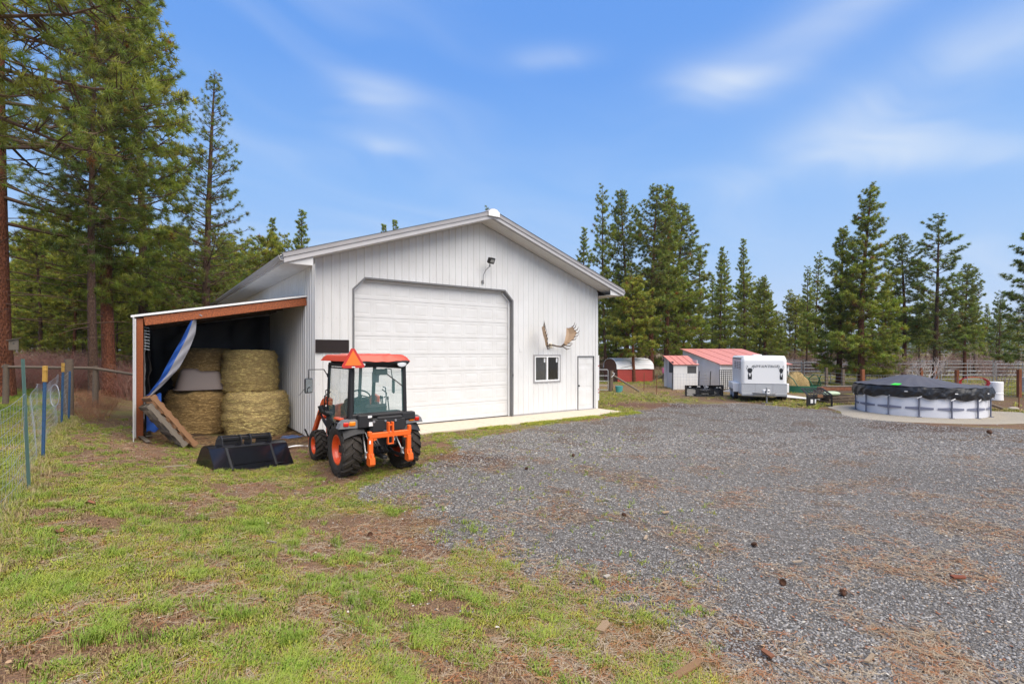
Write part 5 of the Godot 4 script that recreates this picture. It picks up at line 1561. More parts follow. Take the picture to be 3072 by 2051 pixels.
func pine(p: Dictionary) -> Node3D:
	# p: h, r (crown radius), base (crown start, share of h), trunk (radius), dens, needle, shape, bark, hue, sd, droop
	rng.seed = p.sd
	var t := Node3D.new()
	var h: float = p.h
	var lean: Vector3 = p.get("lean", Vector3.ZERO)
	var bend := Vector3(rng.randf_range(-1, 1), 0, rng.randf_range(-1, 1)) * h * 0.012
	var axis_at := func(y: float) -> Vector3:
		var f := y / h
		return Vector3(0, y, 0) + lean * f * f + bend * sin(f * PI * 1.3)
	var pts := []; var rad := []
	for k in 13:
		var f := k / 12.0
		pts.append(axis_at.call(f * h - (0.15 if k == 0 else 0.0)))
		rad.append(p.trunk * (pow(1.0 - f, 0.8) + 0.25 * exp(-f * h * 2.2)) + 0.012)
	var mb := MB.new()
	mb.tube(pts, rad, 12 if p.trunk > 0.25 else 9, false)
	part("trunk", mb, p.bark, t)
	var limbs := MB.new()
	var xs := []; var cs := []
	var y: float = h * p.base
	var golden := rng.randf() * TAU
	var hue: Color = p.hue
	var gap: float = p.get("gap", 0.42)
	while y < h * 0.985:
		var f: float = (y - h * p.base) / (h * (1.0 - p.base))
		var prof := 0.0
		match p.shape:
			"cone": prof = pow(1.0 - f, 0.85) * (0.75 + 0.25 * smoothstep(0.0, 0.15, f)) + 0.07
			"oval": prof = pow(sin(PI * (0.18 + 0.80 * f)), 0.75) * (1.0 - 0.25 * f) + 0.06
			"slim": prof = (0.55 + 0.45 * sin(PI * (0.2 + 0.6 * f))) * pow(1.0 - f, 0.45) + 0.08
			"long": prof = (0.85 - 0.4 * f) * smoothstep(1.02, 0.8, f) + 0.08
		var cnt := rng.randi_range(3, 5)
		for k in cnt:
			golden += TAU / cnt + rng.randf_range(-0.5, 0.5)
			var L: float = p.r * prof * rng.randf_range(0.55, 1.12)
			if rng.randf() < p.get("miss", 0.12): continue
			var pitch: float = lerpf(p.get("low", -0.12), p.get("high", 0.75), f) + rng.randf_range(-0.16, 0.16)
			var out := Vector3(cos(golden), 0, sin(golden))
			var c: Vector3 = axis_at.call(y + rng.randf_range(-0.15, 0.15))
			var d := (out + Vector3(0, pitch, 0)).normalized()
			var q := [c, c + d * L * 0.4, c + d * L * 0.72 + Vector3(0, L * 0.03, 0), c + d * L + Vector3(0, L * 0.13, 0)]
			var br: float = clampf(0.008 + L * 0.012, 0.01, 0.07) * p.get("limb", 1.0)
			limbs.tube(q, [br, br * 0.75, br * 0.5, br * 0.22], 4, false)
			var num := int(ceil(L * p.dens * rng.randf_range(0.7, 1.25))) + 1
			var tone := 1.0 + rng.randf_range(-0.18, 0.18)
			for i in num:
				var s: float = 1.0 - pow(rng.randf(), 1.3) * (1.0 - p.get("inner", 0.30))
				var pos: Vector3
				if s < 0.4: pos = q[0].lerp(q[1], s / 0.4)
				elif s < 0.72: pos = q[1].lerp(q[2], (s - 0.4) / 0.32)
				else: pos = q[2].lerp(q[3], (s - 0.72) / 0.28)
				var sw: float = L * (0.12 + 0.30 * (1.0 - s)) + 0.06
				var lat := d.cross(Vector3.UP).normalized() * rng.randf_range(-1.0, 1.0) + Vector3(0, rng.randf_range(-0.28, 0.42), 0)
				var tip := pos + lat * sw + d * rng.randf_range(0.0, 0.12)
				var yd := (lat * 0.8 + d * 0.9 + Vector3(0, p.get("perk", 0.55), 0) + Vector3(rng.randf_range(-0.5, 0.5), rng.randf_range(-0.3, 0.3), rng.randf_range(-0.5, 0.5))).normalized()
				var xd := yd.cross(Vector3(rng.randf_range(-1, 1), 0.3, rng.randf_range(-1, 1))).normalized()
				var zd := xd.cross(yd)
				var sc: float = p.needle * rng.randf_range(0.75, 1.2) * lerpf(1.0, 0.62, f * f)
				if sw > 0.22: limbs.tube([pos, tip], [br * 0.35 + 0.003, 0.005], 3, false)
				xs.append(Transform3D(Basis(xd * sc, yd * sc, zd * sc), tip))
				var v := tone * rng.randf_range(0.72, 1.30)
				var cc := Color(hue.r * v * rng.randf_range(0.85, 1.25), hue.g * v, hue.b * v)
				if rng.randf() < p.get("dead", 0.012): cc = Color(0.28, 0.11, 0.035)
				cs.append(cc)
		y += gap * rng.randf_range(0.6, 1.35) * (1.15 - 0.55 * f)
	# dead stubs below the crown
	for k in int(p.get("stubs", 10)):
		var yy: float = h * p.base * rng.randf_range(0.45, 1.05)
		var a := rng.randf() * TAU
		var c: Vector3 = axis_at.call(yy)
		var d: Vector3 = Vector3(cos(a), rng.randf_range(-0.3, 0.25), sin(a)) * rng.randf_range(0.4, 1.3) * p.r * 0.6
		limbs.tube([c, c + d * 0.6, c + d + Vector3(0, -0.08, 0)], [0.022, 0.014, 0.005], 4, false)
	part("limbs", limbs, M.twig, t)
	var crown := MB.new()
	var kinds: Array = tufts_near if p.get("close", false) else tufts_far
	var cnt_v: int = kinds[0][0].size()
	for i in xs.size():
		var tr: Transform3D = xs[i]
		var kd: Array = kinds[i % 3]
		crown.v.append_array(tr * (kd[0] as PackedVector3Array))
		crown.n.append_array(Transform3D(tr.basis.orthonormalized(), Vector3.ZERO) * (kd[1] as PackedVector3Array))
		var pc := PackedColorArray()
		pc.resize(cnt_v)
		pc.fill(cs[i])
		crown.c.append_array(pc)
	part("crown", crown, M.needle, t, true)
	tuft_total += xs.size()
	return t

func place_tree(o: Node3D, called: String, label: String, at: Vector3, turn: float, scl: float, group := "") -> Node3D:
	var r: Node3D = o if o.get_parent() == null else o.duplicate()
	r.name = numbered(called)
	if r.get_parent() == null: add_child(r)
	var wide := 1.0 if scl == 1.0 else 0.86 + 0.34 * fposmod(turn * 3.7, 1.0)
	var tilt := Basis(Vector3(cos(turn * 5.0), 0, sin(turn * 5.0)), 0.0 if scl == 1.0 else 0.028)
	r.transform = Transform3D(tilt * Basis(Vector3.UP, turn).scaled(Vector3(scl * wide, scl, scl * wide)), at)
	tag(r, label, "tree", group)
	return r

func along(b: float, d: float) -> Vector3:
	# a surveyed place: d metres north of the origin, b gives the bearing as tangent * 1502 + 1536
	var x := (b - 1536.0) / 1502.0 * d
	return Vector3(x, ground_y(x, -d) - 0.05, -d)

func hgt(top: float, d: float) -> float:
	return (1056.0 - top) / 1502.0 * d + 2.1

func make_trees() -> void:
	for k in 3:
		tufts_near.append(make_tuft(46, 0.030, 41 + k))
		tufts_far.append(make_tuft(24, 0.070, 51 + k))
	var green := Color(0.26, 0.315, 0.055)
	var yellow := Color(0.34, 0.375, 0.065)
	var deep := Color(0.185, 0.24, 0.062)
	# --- pines standing close on the left
	var a := pine({"h": 22.0, "r": 4.6, "base": 0.32, "trunk": 0.40, "dens": 10.0, "needle": 0.23, "shape": "long", "bark": M.bark_orange, "hue": Color(0.29, 0.335, 0.068), "sd": 301, "close": true, "gap": 0.50, "low": -0.10, "high": 0.5, "inner": 0.25, "stubs": 6})
	place_tree(a, "ponderosa_pine", "near pine with long needles whose boughs hang in at the picture's top left corner", Vector3(-11.6, 0.45, -9.4), 2.1, 1.0)
	a = pine({"h": 26.0, "r": 5.4, "base": 0.26, "trunk": 0.42, "dens": 4.0, "needle": 0.22, "shape": "long", "bark": M.bark_orange, "hue": green, "sd": 302, "close": true, "gap": 0.62, "low": -0.32, "high": 0.4, "inner": 0.35, "stubs": 30, "limb": 1.2})
	place_tree(a, "ponderosa_pine", "thick orange barked pine at the left edge carrying the birdhouse", along(-6, 19.0), 0.6, 1.0)
	a = pine({"h": 21.0, "r": 3.0, "base": 0.20, "trunk": 0.25, "dens": 11.0, "needle": 0.23, "shape": "oval", "bark": M.bark_orange, "hue": green, "sd": 303, "close": true, "gap": 0.34, "low": -0.10, "high": 0.6, "inner": 0.15, "lean": Vector3(0.5, 0, 0)})
	place_tree(a, "ponderosa_pine", "dense tall pine with orange trunk left of the lean-to", along(330, 21.6), 0.0, 1.0)
	a = pine({"h": 15.5, "r": 2.2, "base": 0.36, "trunk": 0.16, "dens": 5.5, "needle": 0.22, "shape": "oval", "bark": M.bark_grey, "hue": deep, "sd": 304, "close": true, "gap": 0.36, "inner": 0.2})
	place_tree(a, "ponderosa_pine", "dark trunked pine just left of the dense tall one", along(281, 19.8), 1.0, 1.0)
	a = pine({"h": 15.8, "r": 2.9, "base": 0.14, "trunk": 0.21, "dens": 7.0, "needle": 0.18, "shape": "cone", "bark": M.bark_grey, "hue": Color(0.225, 0.28, 0.06), "sd": 305, "close": true, "gap": 0.34, "low": 0.0, "high": 0.8, "inner": 0.3, "lean": Vector3(0.55, 0, 0), "miss": 0.08})
	place_tree(a, "ponderosa_pine", "thin see-through pine rising behind the lean-to's roof", along(612, 24.0), 0.0, 1.0)
	# --- shapes for the trees farther off
	var P := {}
	P.slim = pine({"h": 15.0, "r": 2.0, "base": 0.20, "trunk": 0.16, "dens": 9.5, "needle": 0.25, "shape": "cone", "bark": M.bark_grey, "hue": green, "sd": 311, "gap": 0.40, "inner": 0.2, "low": -0.15, "high": 0.9})
	P.thin = pine({"h": 15.0, "r": 1.6, "base": 0.16, "trunk": 0.13, "dens": 9.5, "needle": 0.24, "shape": "slim", "bark": M.bark_grey, "hue": green, "sd": 312, "gap": 0.46, "inner": 0.3, "low": 0.0, "high": 0.9, "miss": 0.25})
	P.full = pine({"h": 15.0, "r": 3.3, "base": 0.10, "trunk": 0.23, "dens": 11.0, "needle": 0.28, "shape": "cone", "bark": M.bark, "hue": green, "sd": 313, "gap": 0.36, "inner": 0.15, "low": -0.1, "high": 0.75, "dead": 0.03, "miss": 0.2})
	P.tall = pine({"h": 16.0, "r": 2.6, "base": 0.27, "trunk": 0.21, "dens": 10.0, "needle": 0.26, "shape": "oval", "bark": M.bark, "hue": Color(0.215, 0.265, 0.06), "sd": 314, "gap": 0.38, "inner": 0.2, "miss": 0.2})
	P.young = pine({"h": 9.0, "r": 2.1, "base": 0.28, "trunk": 0.11, "dens": 10.5, "needle": 0.26, "shape": "oval", "bark": M.bark_orange, "hue": yellow, "sd": 315, "gap": 0.32, "inner": 0.2, "dead": 0.03})
	P.light = pine({"h": 13.0, "r": 2.2, "base": 0.18, "trunk": 0.14, "dens": 7.5, "needle": 0.26, "shape": "oval", "bark": M.bark_grey, "hue": yellow, "sd": 316, "gap": 0.40, "inner": 0.2})
	P.loose = pine({"h": 15.0, "r": 2.9, "base": 0.20, "trunk": 0.18, "dens": 9.0, "needle": 0.28, "shape": "slim", "bark": M.bark_grey, "hue": deep, "sd": 317, "gap": 0.55, "inner": 0.35, "low": 0.1, "high": 0.6, "miss": 0.25})
	var H := {"slim": 15.0, "thin": 15.0, "full": 15.0, "tall": 16.0, "young": 9.0, "light": 13.0, "loose": 15.0}
	var L := [
		["light", 425, -90, 29, "tall pine whose reddish upper trunk shows above the dense pine", ""],
		["light", 640, 655, 31, "light green pine rising behind the thin see-through one", ""],
		["light", 745, 705, 37, "pale green pine low above the barn's receding eave", ""],
		["young", 790, 700, 34, "bushy yellow green pine under the two pointed ones", ""],
		["light", 865, 690, 38, "pale green pine between the two pointed ones", ""],
		["light", 940, 745, 40, "lowest pale pine peeping over the barn's left roof slope", ""],
		["light", 700, 690, 33, "light green pine left of the barn's lower eave", ""],
		["slim", 820, 640, 35, "left of the two pointed pines above the barn's left eave", ""],
		["slim", 900, 622, 36, "right of the two pointed pines above the barn's left eave", ""],
		["young", 560, 790, 26, "yellow green young pine behind the lean-to roof", ""],
		["young", 655, 780, 27, "round light crowned pine beside the barn's receding eave", ""],
		["slim", 1138, 664, 45, "left tip of two pines peeping over the barn roof", ""],
		["slim", 1196, 652, 46, "right tip of two pines peeping over the barn roof", ""],
		["thin", 1464, 610, 48, "pine tip showing just beside the ridge cap", ""],
		["slim", 1747, 678, 50, "lone narrow pine above the barn's right eave", ""],
		["thin", 1820, 546, 43, "tallest thin spired pine right of the barn", ""],
		["tall", 1881, 566, 45, "second spired pine right of the barn", ""],
		["tall", 1955, 555, 41, "left of the twin dense pines behind the red shed", ""],
		["full", 1997, 550, 43, "right of the twin dense pines behind the red shed", ""],
		["tall", 2032, 610, 46, "lower shoulder pine right of the twin dense pines", ""],
		["young", 1903, 820, 38, "small yellow green pine with bare orange trunk in front of the red shed", ""],
		["full", 1845, 800, 47, "dark bushy pine low behind the barn's right eave", ""],
		["light", 1935, 850, 52, "light pine low behind the red shed", ""],
		["slim", 2107, 728, 52, "pointed pine above the white coop's left end", ""],
		["slim", 2157, 733, 55, "pointed pine above the white coop's ridge", ""],
		["thin", 2182, 750, 57, "thin pine above the middle of the coop's red roof", ""],
		["slim", 2236, 710, 50, "tall pointed pine above the coop's right end", ""],
		["light", 2275, 830, 56, "light green pine behind the horse trailer's left side", ""],
		["slim", 2316, 876, 66, "small pine behind the horse trailer", ""],
		["light", 2382, 876, 60, "small pine right of the horse trailer", ""],
		["thin", 2419, 796, 50, "thin pine right of the horse trailer", ""],
		["thin", 2449, 752, 52, "taller thin pine left of the big green pine", ""],
		["full", 2518, 672, 36, "lower left companion of the big green pine", ""],
		["full", 2587, 545, 34, "biggest green pine behind the pool's left end", ""],
		["full", 2655, 830, 37, "bushy low pine right of the big green pine", ""],
		["tall", 2712, 698, 42, "dark pine behind the bare fruit tree", ""],
		["thin", 2760, 860, 46, "thin dark pine between two taller ones behind the fruit tree", ""],
		["loose", 2805, 644, 40, "dark high pine with ragged top behind the pool", ""],
		["tall", 2896, 785, 42, "double topped pine behind the pool's right end", ""],
		["slim", 2925, 830, 46, "narrow pine beside the double topped one", ""],
		["loose", 2996, 866, 47, "open branched pine near the picture's right side", ""],
		["loose", 3125, 620, 25, "dark pine whose boughs reach in at the right edge", ""],
	]
	rng.seed = 900
	var fill := []
	for k in 24: fill.append([["light", "light", "young", "thin", "light", "slim"][k % 6], lerpf(20, 560, fposmod(k * 0.618, 1.0)), rng.randf_range(640, 860), rng.randf_range(27, 46), "slender pine in the woods beyond the pasture fence", "pines in the woods left of the barn"])
	for k in 22: fill.append([["slim", "thin", "light", "full"][k % 4], lerpf(1740, 2330, fposmod(k * 0.618 + 0.2, 1.0)), rng.randf_range(800, 930), rng.randf_range(52, 80), "pine in the woods behind the coop and red shed", "pines in the woods behind the coop"])
	for k in 26: fill.append([["slim", "thin", "light", "tall"][k % 4], lerpf(2330, 3060, fposmod(k * 0.618 + 0.4, 1.0)), rng.randf_range(850, 960), rng.randf_range(52, 95), "pine in the woods beyond the field right of the trailer", "pines in the woods beyond the field"])
	for k in 26: fill.append([["light", "young", "light", "full"][k % 4], lerpf(-20, 760, fposmod(k * 0.618 + 0.1, 1.0)), rng.randf_range(760, 900), rng.randf_range(48, 75), "distant pine filling the woods left of the barn", "distant pines left of the barn"])
	# the woods go on outside the picture and behind the barn
	for k in 16: fill.append([["light", "full", "tall", "slim"][k % 4], lerpf(-900, -40, fposmod(k * 0.618 + 0.3, 1.0)), rng.randf_range(560, 800), rng.randf_range(24, 46), "pine of the pasture woods beyond the left border", "pines beyond the left border"])
	for k in 12: fill.append([["full", "tall", "slim", "loose"][k % 4], lerpf(3160, 4200, fposmod(k * 0.618 + 0.3, 1.0)), rng.randf_range(760, 900), rng.randf_range(30, 48), "pine of the field woods beyond the right border", "pines beyond the right border"])
	for k in 12: fill.append([["light", "slim", "tall", "thin"][k % 4], lerpf(980, 1740, fposmod(k * 0.618 + 0.3, 1.0)), rng.randf_range(740, 860), rng.randf_range(46, 62), "pine standing hidden behind the barn", "pines behind the barn"])
	for e in L + fill:
		var d: float = e[3]
		var p := along(e[1], d)
		place_tree(P[e[0]], "pine_tree", e[4], p, rng.randf() * TAU, hgt(e[2], d) / H[e[0]], e[5])

# ---------------------------------------------------------------- shrubs and a bare tree
func twig_bush(stems: int, hh: float, spread: float, sd: int, col_a: Color, col_b: Color, thick := 0.006) -> ArrayMesh:
	rng.seed = sd
	var mb := MB.new()
	for k in stems:
		mb.col = col_a.lerp(col_b, rng.randf())
		var a := rng.randf() * TAU
		var b := Vector3(cos(a), 0, sin(a)) * rng.randf_range(0, spread * 0.4)
		var d := Vector3(cos(a) * rng.randf_range(0.1, 0.5), 1.0, sin(a) * rng.randf_range(0.1, 0.5)) * hh * rng.randf_range(0.5, 1.0)
		var m := b + d * 0.55 + Vector3(rng.randf_range(-0.1, 0.1), 0, rng.randf_range(-0.1, 0.1))
		var e := b + d + Vector3(cos(a), 0, sin(a)) * spread * rng.randf_range(0, 0.4)
		mb.tube([b, m, e], [thick, thick * 0.8, thick * 0.4], 3, false)
		for i in 4:
			var s := b.lerp(e, rng.randf_range(0.3, 0.95))
			mb.tube([s, s + Vector3(rng.randf_range(-1, 1), rng.randf_range(0.1, 1.0), rng.randf_range(-1, 1)) * hh * 0.22], [thick * 0.7, thick * 0.3], 3, false)
	return mb.mesh(M.tinted, true)

func limb(mb: MB, p: Vector3, d: Vector3, l: float, r: float, lev: int, up: float) -> void:
	var m := p + d * l * 0.5 + Vector3(rng.randf_range(-1, 1), rng.randf_range(-0.5, 0.8), rng.randf_range(-1, 1)) * l * 0.07
	var e := m + (d + Vector3(0, up, 0)).normalized() * l * 0.5
	mb.tube([p, m, e], [r, r * 0.85, r * 0.7], 6 if lev > 2 else 4, false)
	if lev <= 0: return
	for k in (3 if lev > 1 else 3):
		var nd := (d + Vector3(rng.randf_range(-1, 1), rng.randf_range(-0.35, 0.7), rng.randf_range(-1, 1)) * 0.85).normalized()
		limb(mb, m.lerp(e, rng.randf_range(0.2, 1.0)), nd, l * rng.randf_range(0.55, 0.8), r * 0.6, lev - 1, up)

func make_shrubs() -> void:
	var red := twig_bush(34, 1.7, 0.9, 61, Color(0.30, 0.10, 0.075), Color(0.33, 0.21, 0.16))
	var tan_ := twig_bush(30, 1.2, 0.8, 62, Color(0.26, 0.16, 0.09), Color(0.30, 0.13, 0.07), 0.005)
	var grey := twig_bush(46, 2.6, 1.5, 63, Color(0.24, 0.18, 0.17), Color(0.32, 0.23, 0.20), 0.008)
	rng.seed = 71
	var xs := []; var cs := []
	for k in 150:
		var d := rng.randf_range(20.5, 34.0)
		var p := along(rng.randf_range(-60, 470), d)
		p.y += 0.04
		xs.append(Transform3D(Basis(Vector3.UP, rng.randf() * TAU).scaled(Vector3(1.2, 1, 1.2) * rng.randf_range(0.7, 1.25)), p))
		var v := rng.randf_range(0.7, 1.25); cs.append(Color(v, v, v))
	tag(multi("red_brush", red, xs, cs, self), "leafless reddish brush under the pines beyond the pasture fence", "brush", "", "stuff")
	xs = []; cs = []
	for k in 60:
		var d := rng.randf_range(12.5, 20.0)
		var p := along(rng.randf_range(215, 400), d)
		if to_barn(p).x > -4.3: continue
		p.y += 0.04
		xs.append(Transform3D(Basis(Vector3.UP, rng.randf() * TAU).scaled(Vector3(1.2, 0.6, 1.2) * rng.randf_range(0.28, 0.62)), p))
		var v := rng.randf_range(0.7, 1.25); cs.append(Color(v, v * 0.95, v * 0.9))
	tag(multi("dry_brush", tan_, xs, cs, self), "low dry brown weeds between wire fence and lean-to", "weeds", "", "stuff")
	xs = []; cs = []
	for k in 120:
		var d := rng.randf_range(44.0, 75.0)
		var p := along(rng.randf_range(1760, 3060), d)
		p.y += 0.03
		xs.append(Transform3D(Basis(Vector3.UP, rng.randf() * TAU).scaled(Vector3(1.5, 0.9, 1.5) * rng.randf_range(0.6, 1.2)), p))
		var v := rng.randf_range(0.6, 1.1); cs.append(Color(v * 1.1, v * 0.9, v * 0.8))
	tag(multi("undergrowth", grey, xs, cs, self), "brown leafless undergrowth at the foot of the far pines", "brush", "", "stuff")
	for e in [[2985, 33.0, 1.15, "round leafless grey shrub beyond the orange fence posts"], [2690, 36.0, 1.0, "rusty brown leafless shrub left of the bare fruit tree"], [2655, 38.0, 0.8, "smaller brown shrub under the big green pine"]]:
		var b := part_mesh("bare_shrub", grey, self)
		b.transform = Transform3D(Basis(Vector3.UP, e[1]).scaled(Vector3.ONE * e[2]), along(e[0], e[1]) + Vector3(0, 0.05, 0))
		tag(b, e[3], "shrub")
	# bare fruit tree
	rng.seed = 88
	var t := thing("fruit_tree", "bare pale branched fruit tree behind the covered pool", "tree", along(2785, 25.5))
	var mb := MB.new(); mb.tube([Vector3(0, -0.05, 0), Vector3(0.03, 0.35, 0), Vector3(0, 0.72, 0.02)], [0.10, 0.08, 0.075], 8, false)
	part("trunk", mb, mk(Color(0.32, 0.28, 0.25), 0.9), t)
	mb = MB.new()
	for k in 6:
		var a := TAU * k / 6 + 0.3
		limb(mb, Vector3(0, 0.65, 0), Vector3(cos(a) * 0.9, rng.randf_range(0.55, 1.3), sin(a) * 0.9).normalized(), 0.75, 0.035, 3, 0.25)
	part("crown", mb, mk(Color(0.40, 0.35, 0.32), 0.9), t)

# ---------------------------------------------------------------- fences on the left
func make_left_fence() -> void:
	var mb := MB.new()
	var line := [Vector3(-4.2, 0, -3.75), Vector3(-6.05, 0, -6.2), Vector3(-7.6, 0, -8.0), Vector3(-10.9, 0, -12.0), Vector3(-12.0, 0, -13.5)]
	var t := thing("wire_fence", "sagging woven wire fence with blue and green posts along the pasture", "fence")
	for k in line.size() - 1:
		var a: Vector3 = line[k]; var b: Vector3 = line[k + 1]
		mb = MB.new()
		var n := int(a.distance_to(b) / 0.16)
		var row := func(f: float, j: int) -> Vector3:
			var p := a.lerp(b, f)
			var sag := -0.10 * sin(f * PI) * (j / 8.0)
			var off := 0.03 * sin(f * 9.0 + j * 0.7)
			return Vector3(p.x + off, ground_y(p.x, p.z) + 0.03 + j * 0.145 + sag + (0.12 if k == 0 else 0.0) * 0.0, p.z + off * 0.5)
		for j in 9:
			var pts := []
			for i in n + 1: pts.append(row.call(float(i) / n, j))
			mb.tube(pts, 0.0022 if j < 8 else 0.003, 3, false)
		for i in n + 1:
			var pts := []
			for j in 9: pts.append(row.call(float(i) / n, j))
			mb.tube(pts, 0.0017, 3, false)
		part("wire_mesh", mb, M.wire, t)
	# posts
	mb = MB.new()
	var g0 := gp(-6.02, -6.25)
	mb.bar(g0 + Vector3(0, -0.05, 0), g0 + Vector3(-0.13, 1.62, -0.05), 0.020, 0.010, 0.002, Vector3(0, 0, 1)); mb.bar(g0 + Vector3(0, -0.05, 0.018), g0 + Vector3(-0.13, 1.62, -0.032), 0.01, 0.03, 0.0, Vector3(0, 0, 1))
	part("steel_post", mb, M.green_paint, t)
	for e in [[-7.55, -8.05, 1.48, 0.07, 0.26], [-10.85, -12.05, 1.46, 0.07, 0.22], [-11.3, -12.75, 1.25, 0.05, 0.0]]:
		var g := gp(e[0], e[1])
		mb = MB.new(); mb.bar(g + Vector3(0, -0.05, 0), g + Vector3(0.03, e[2] - e[4], 0), 0.042, 0.032, 0.004, Vector3(0, 0, 1))
		part("blue_post", mb, M.blue_paint, t)
		if e[4] > 0.0:
			mb = MB.new(); mb.bar(g + Vector3(0.03, e[2] - e[4] + 0.002, 0), g + Vector3(0.035, e[2], 0), 0.055, 0.045, 0.005, Vector3(0, 0, 1)); mb.box(g + Vector3(0.05, e[2] - 0.07, 0.01), Vector3(0.05, 0.035, 0.04), 0.005)
			part("yellow_cap", mb, M.yellow_paint, t)
	mb = MB.new()
	for k in 3:
		var pts := []
		for i in 15: pts.append(gp(-9.1, -9.95, 0.85) + Vector3(cos(TAU * i / 14) * 0.09 + k * 0.012, sin(TAU * i / 14) * 0.22, k * 0.01))
		mb.tube(pts, 0.006, 5, false)
	single("wire_coil", mb, M.wire, "loose loop of pale wire hung on the woven fence", "wire")
	# wooden corner post and rail fence behind
	var w := thing("rail_fence", "old wooden rail fence in front of the reddish brush", "fence")
	var c := gp(-12.05, -13.6)
	mb = MB.new(); mb.tube([c + Vector3(0, -0.1, 0), c + Vector3(0.0, 1.55, 0)], [0.11, 0.10], 10); part("post", mb, M.wood_old, w)
	for e in [[-13.5, -16.2, 1.35], [-12.6, -17.0, 1.25], [-16.2, -16.0, 1.3]]:
		var g := gp(e[0], e[1])
		mb = MB.new(); mb.tube([g + Vector3(0, -0.1, 0), g + Vector3(0.02, e[2], 0)], [0.085, 0.075], 9); part("post", mb, M.wood_old, w)
	mb = MB.new(); mb.tube([gp(-16.3, -16.0, 1.22), gp(-13.5, -16.15, 1.27), gp(-10.6, -16.5, 1.20)], [0.045, 0.05, 0.04], 8); part("rail", mb, M.wood_old, w)
	# birdhouse on the orange trunk
	var bh := thing("birdhouse", "grey wooden birdhouse on the thick orange pine trunk", "birdhouse", Vector3(-18.35, 2.30, -18.42), 0.75)
	mb = MB.new(); mb.prism(PackedVector2Array([Vector2(-0.13, 0), Vector2(-0.13, 0.34), Vector2(0.13, 0.40), Vector2(0.13, 0)]), 0.24); part("box", mb, M.wood_grey, bh)
	mb = MB.new(); mb.bar(Vector3(-0.20, 0.345, 0.0), Vector3(0.20, 0.44, 0.0), 0.36, 0.02, 0.003); part("roof", mb, M.wood_grey, bh)
	mb = MB.new(); mb.lathe([Vector2(0.025, 0.0), Vector2(0.0, 0.002)], 12, true, Basis(Vector3.RIGHT, PI / 2)); var hole := part("entrance", mb, M.dark_room, bh); hole.position = Vector3(0.0, 0.24, 0.122)
	# dry leaves and small bits on the bank near the fence
	for e in [[-4.3, -4.75, 0.10, "dry brown leaf at the foot of the wire fence near the picture edge"], [-4.85, -5.75, 0.13, "curled rusty leaf clump below the green post"]]:
		mb = MB.new()
		mb.grid(6, 5, func(a: float, b: float) -> Vector3: return Vector3((a - 0.5) * e[2] * 1.1, 0.012 + 0.02 * sin(a * 5.0) * cos(b * 4.0), (b - 0.5) * e[2] * 0.7 * sin(a * PI)))
		single("dry_leaf", mb, M.rust, e[3], "leaf", gp(e[0], e[1], 0.03), e[2] * 20.0)

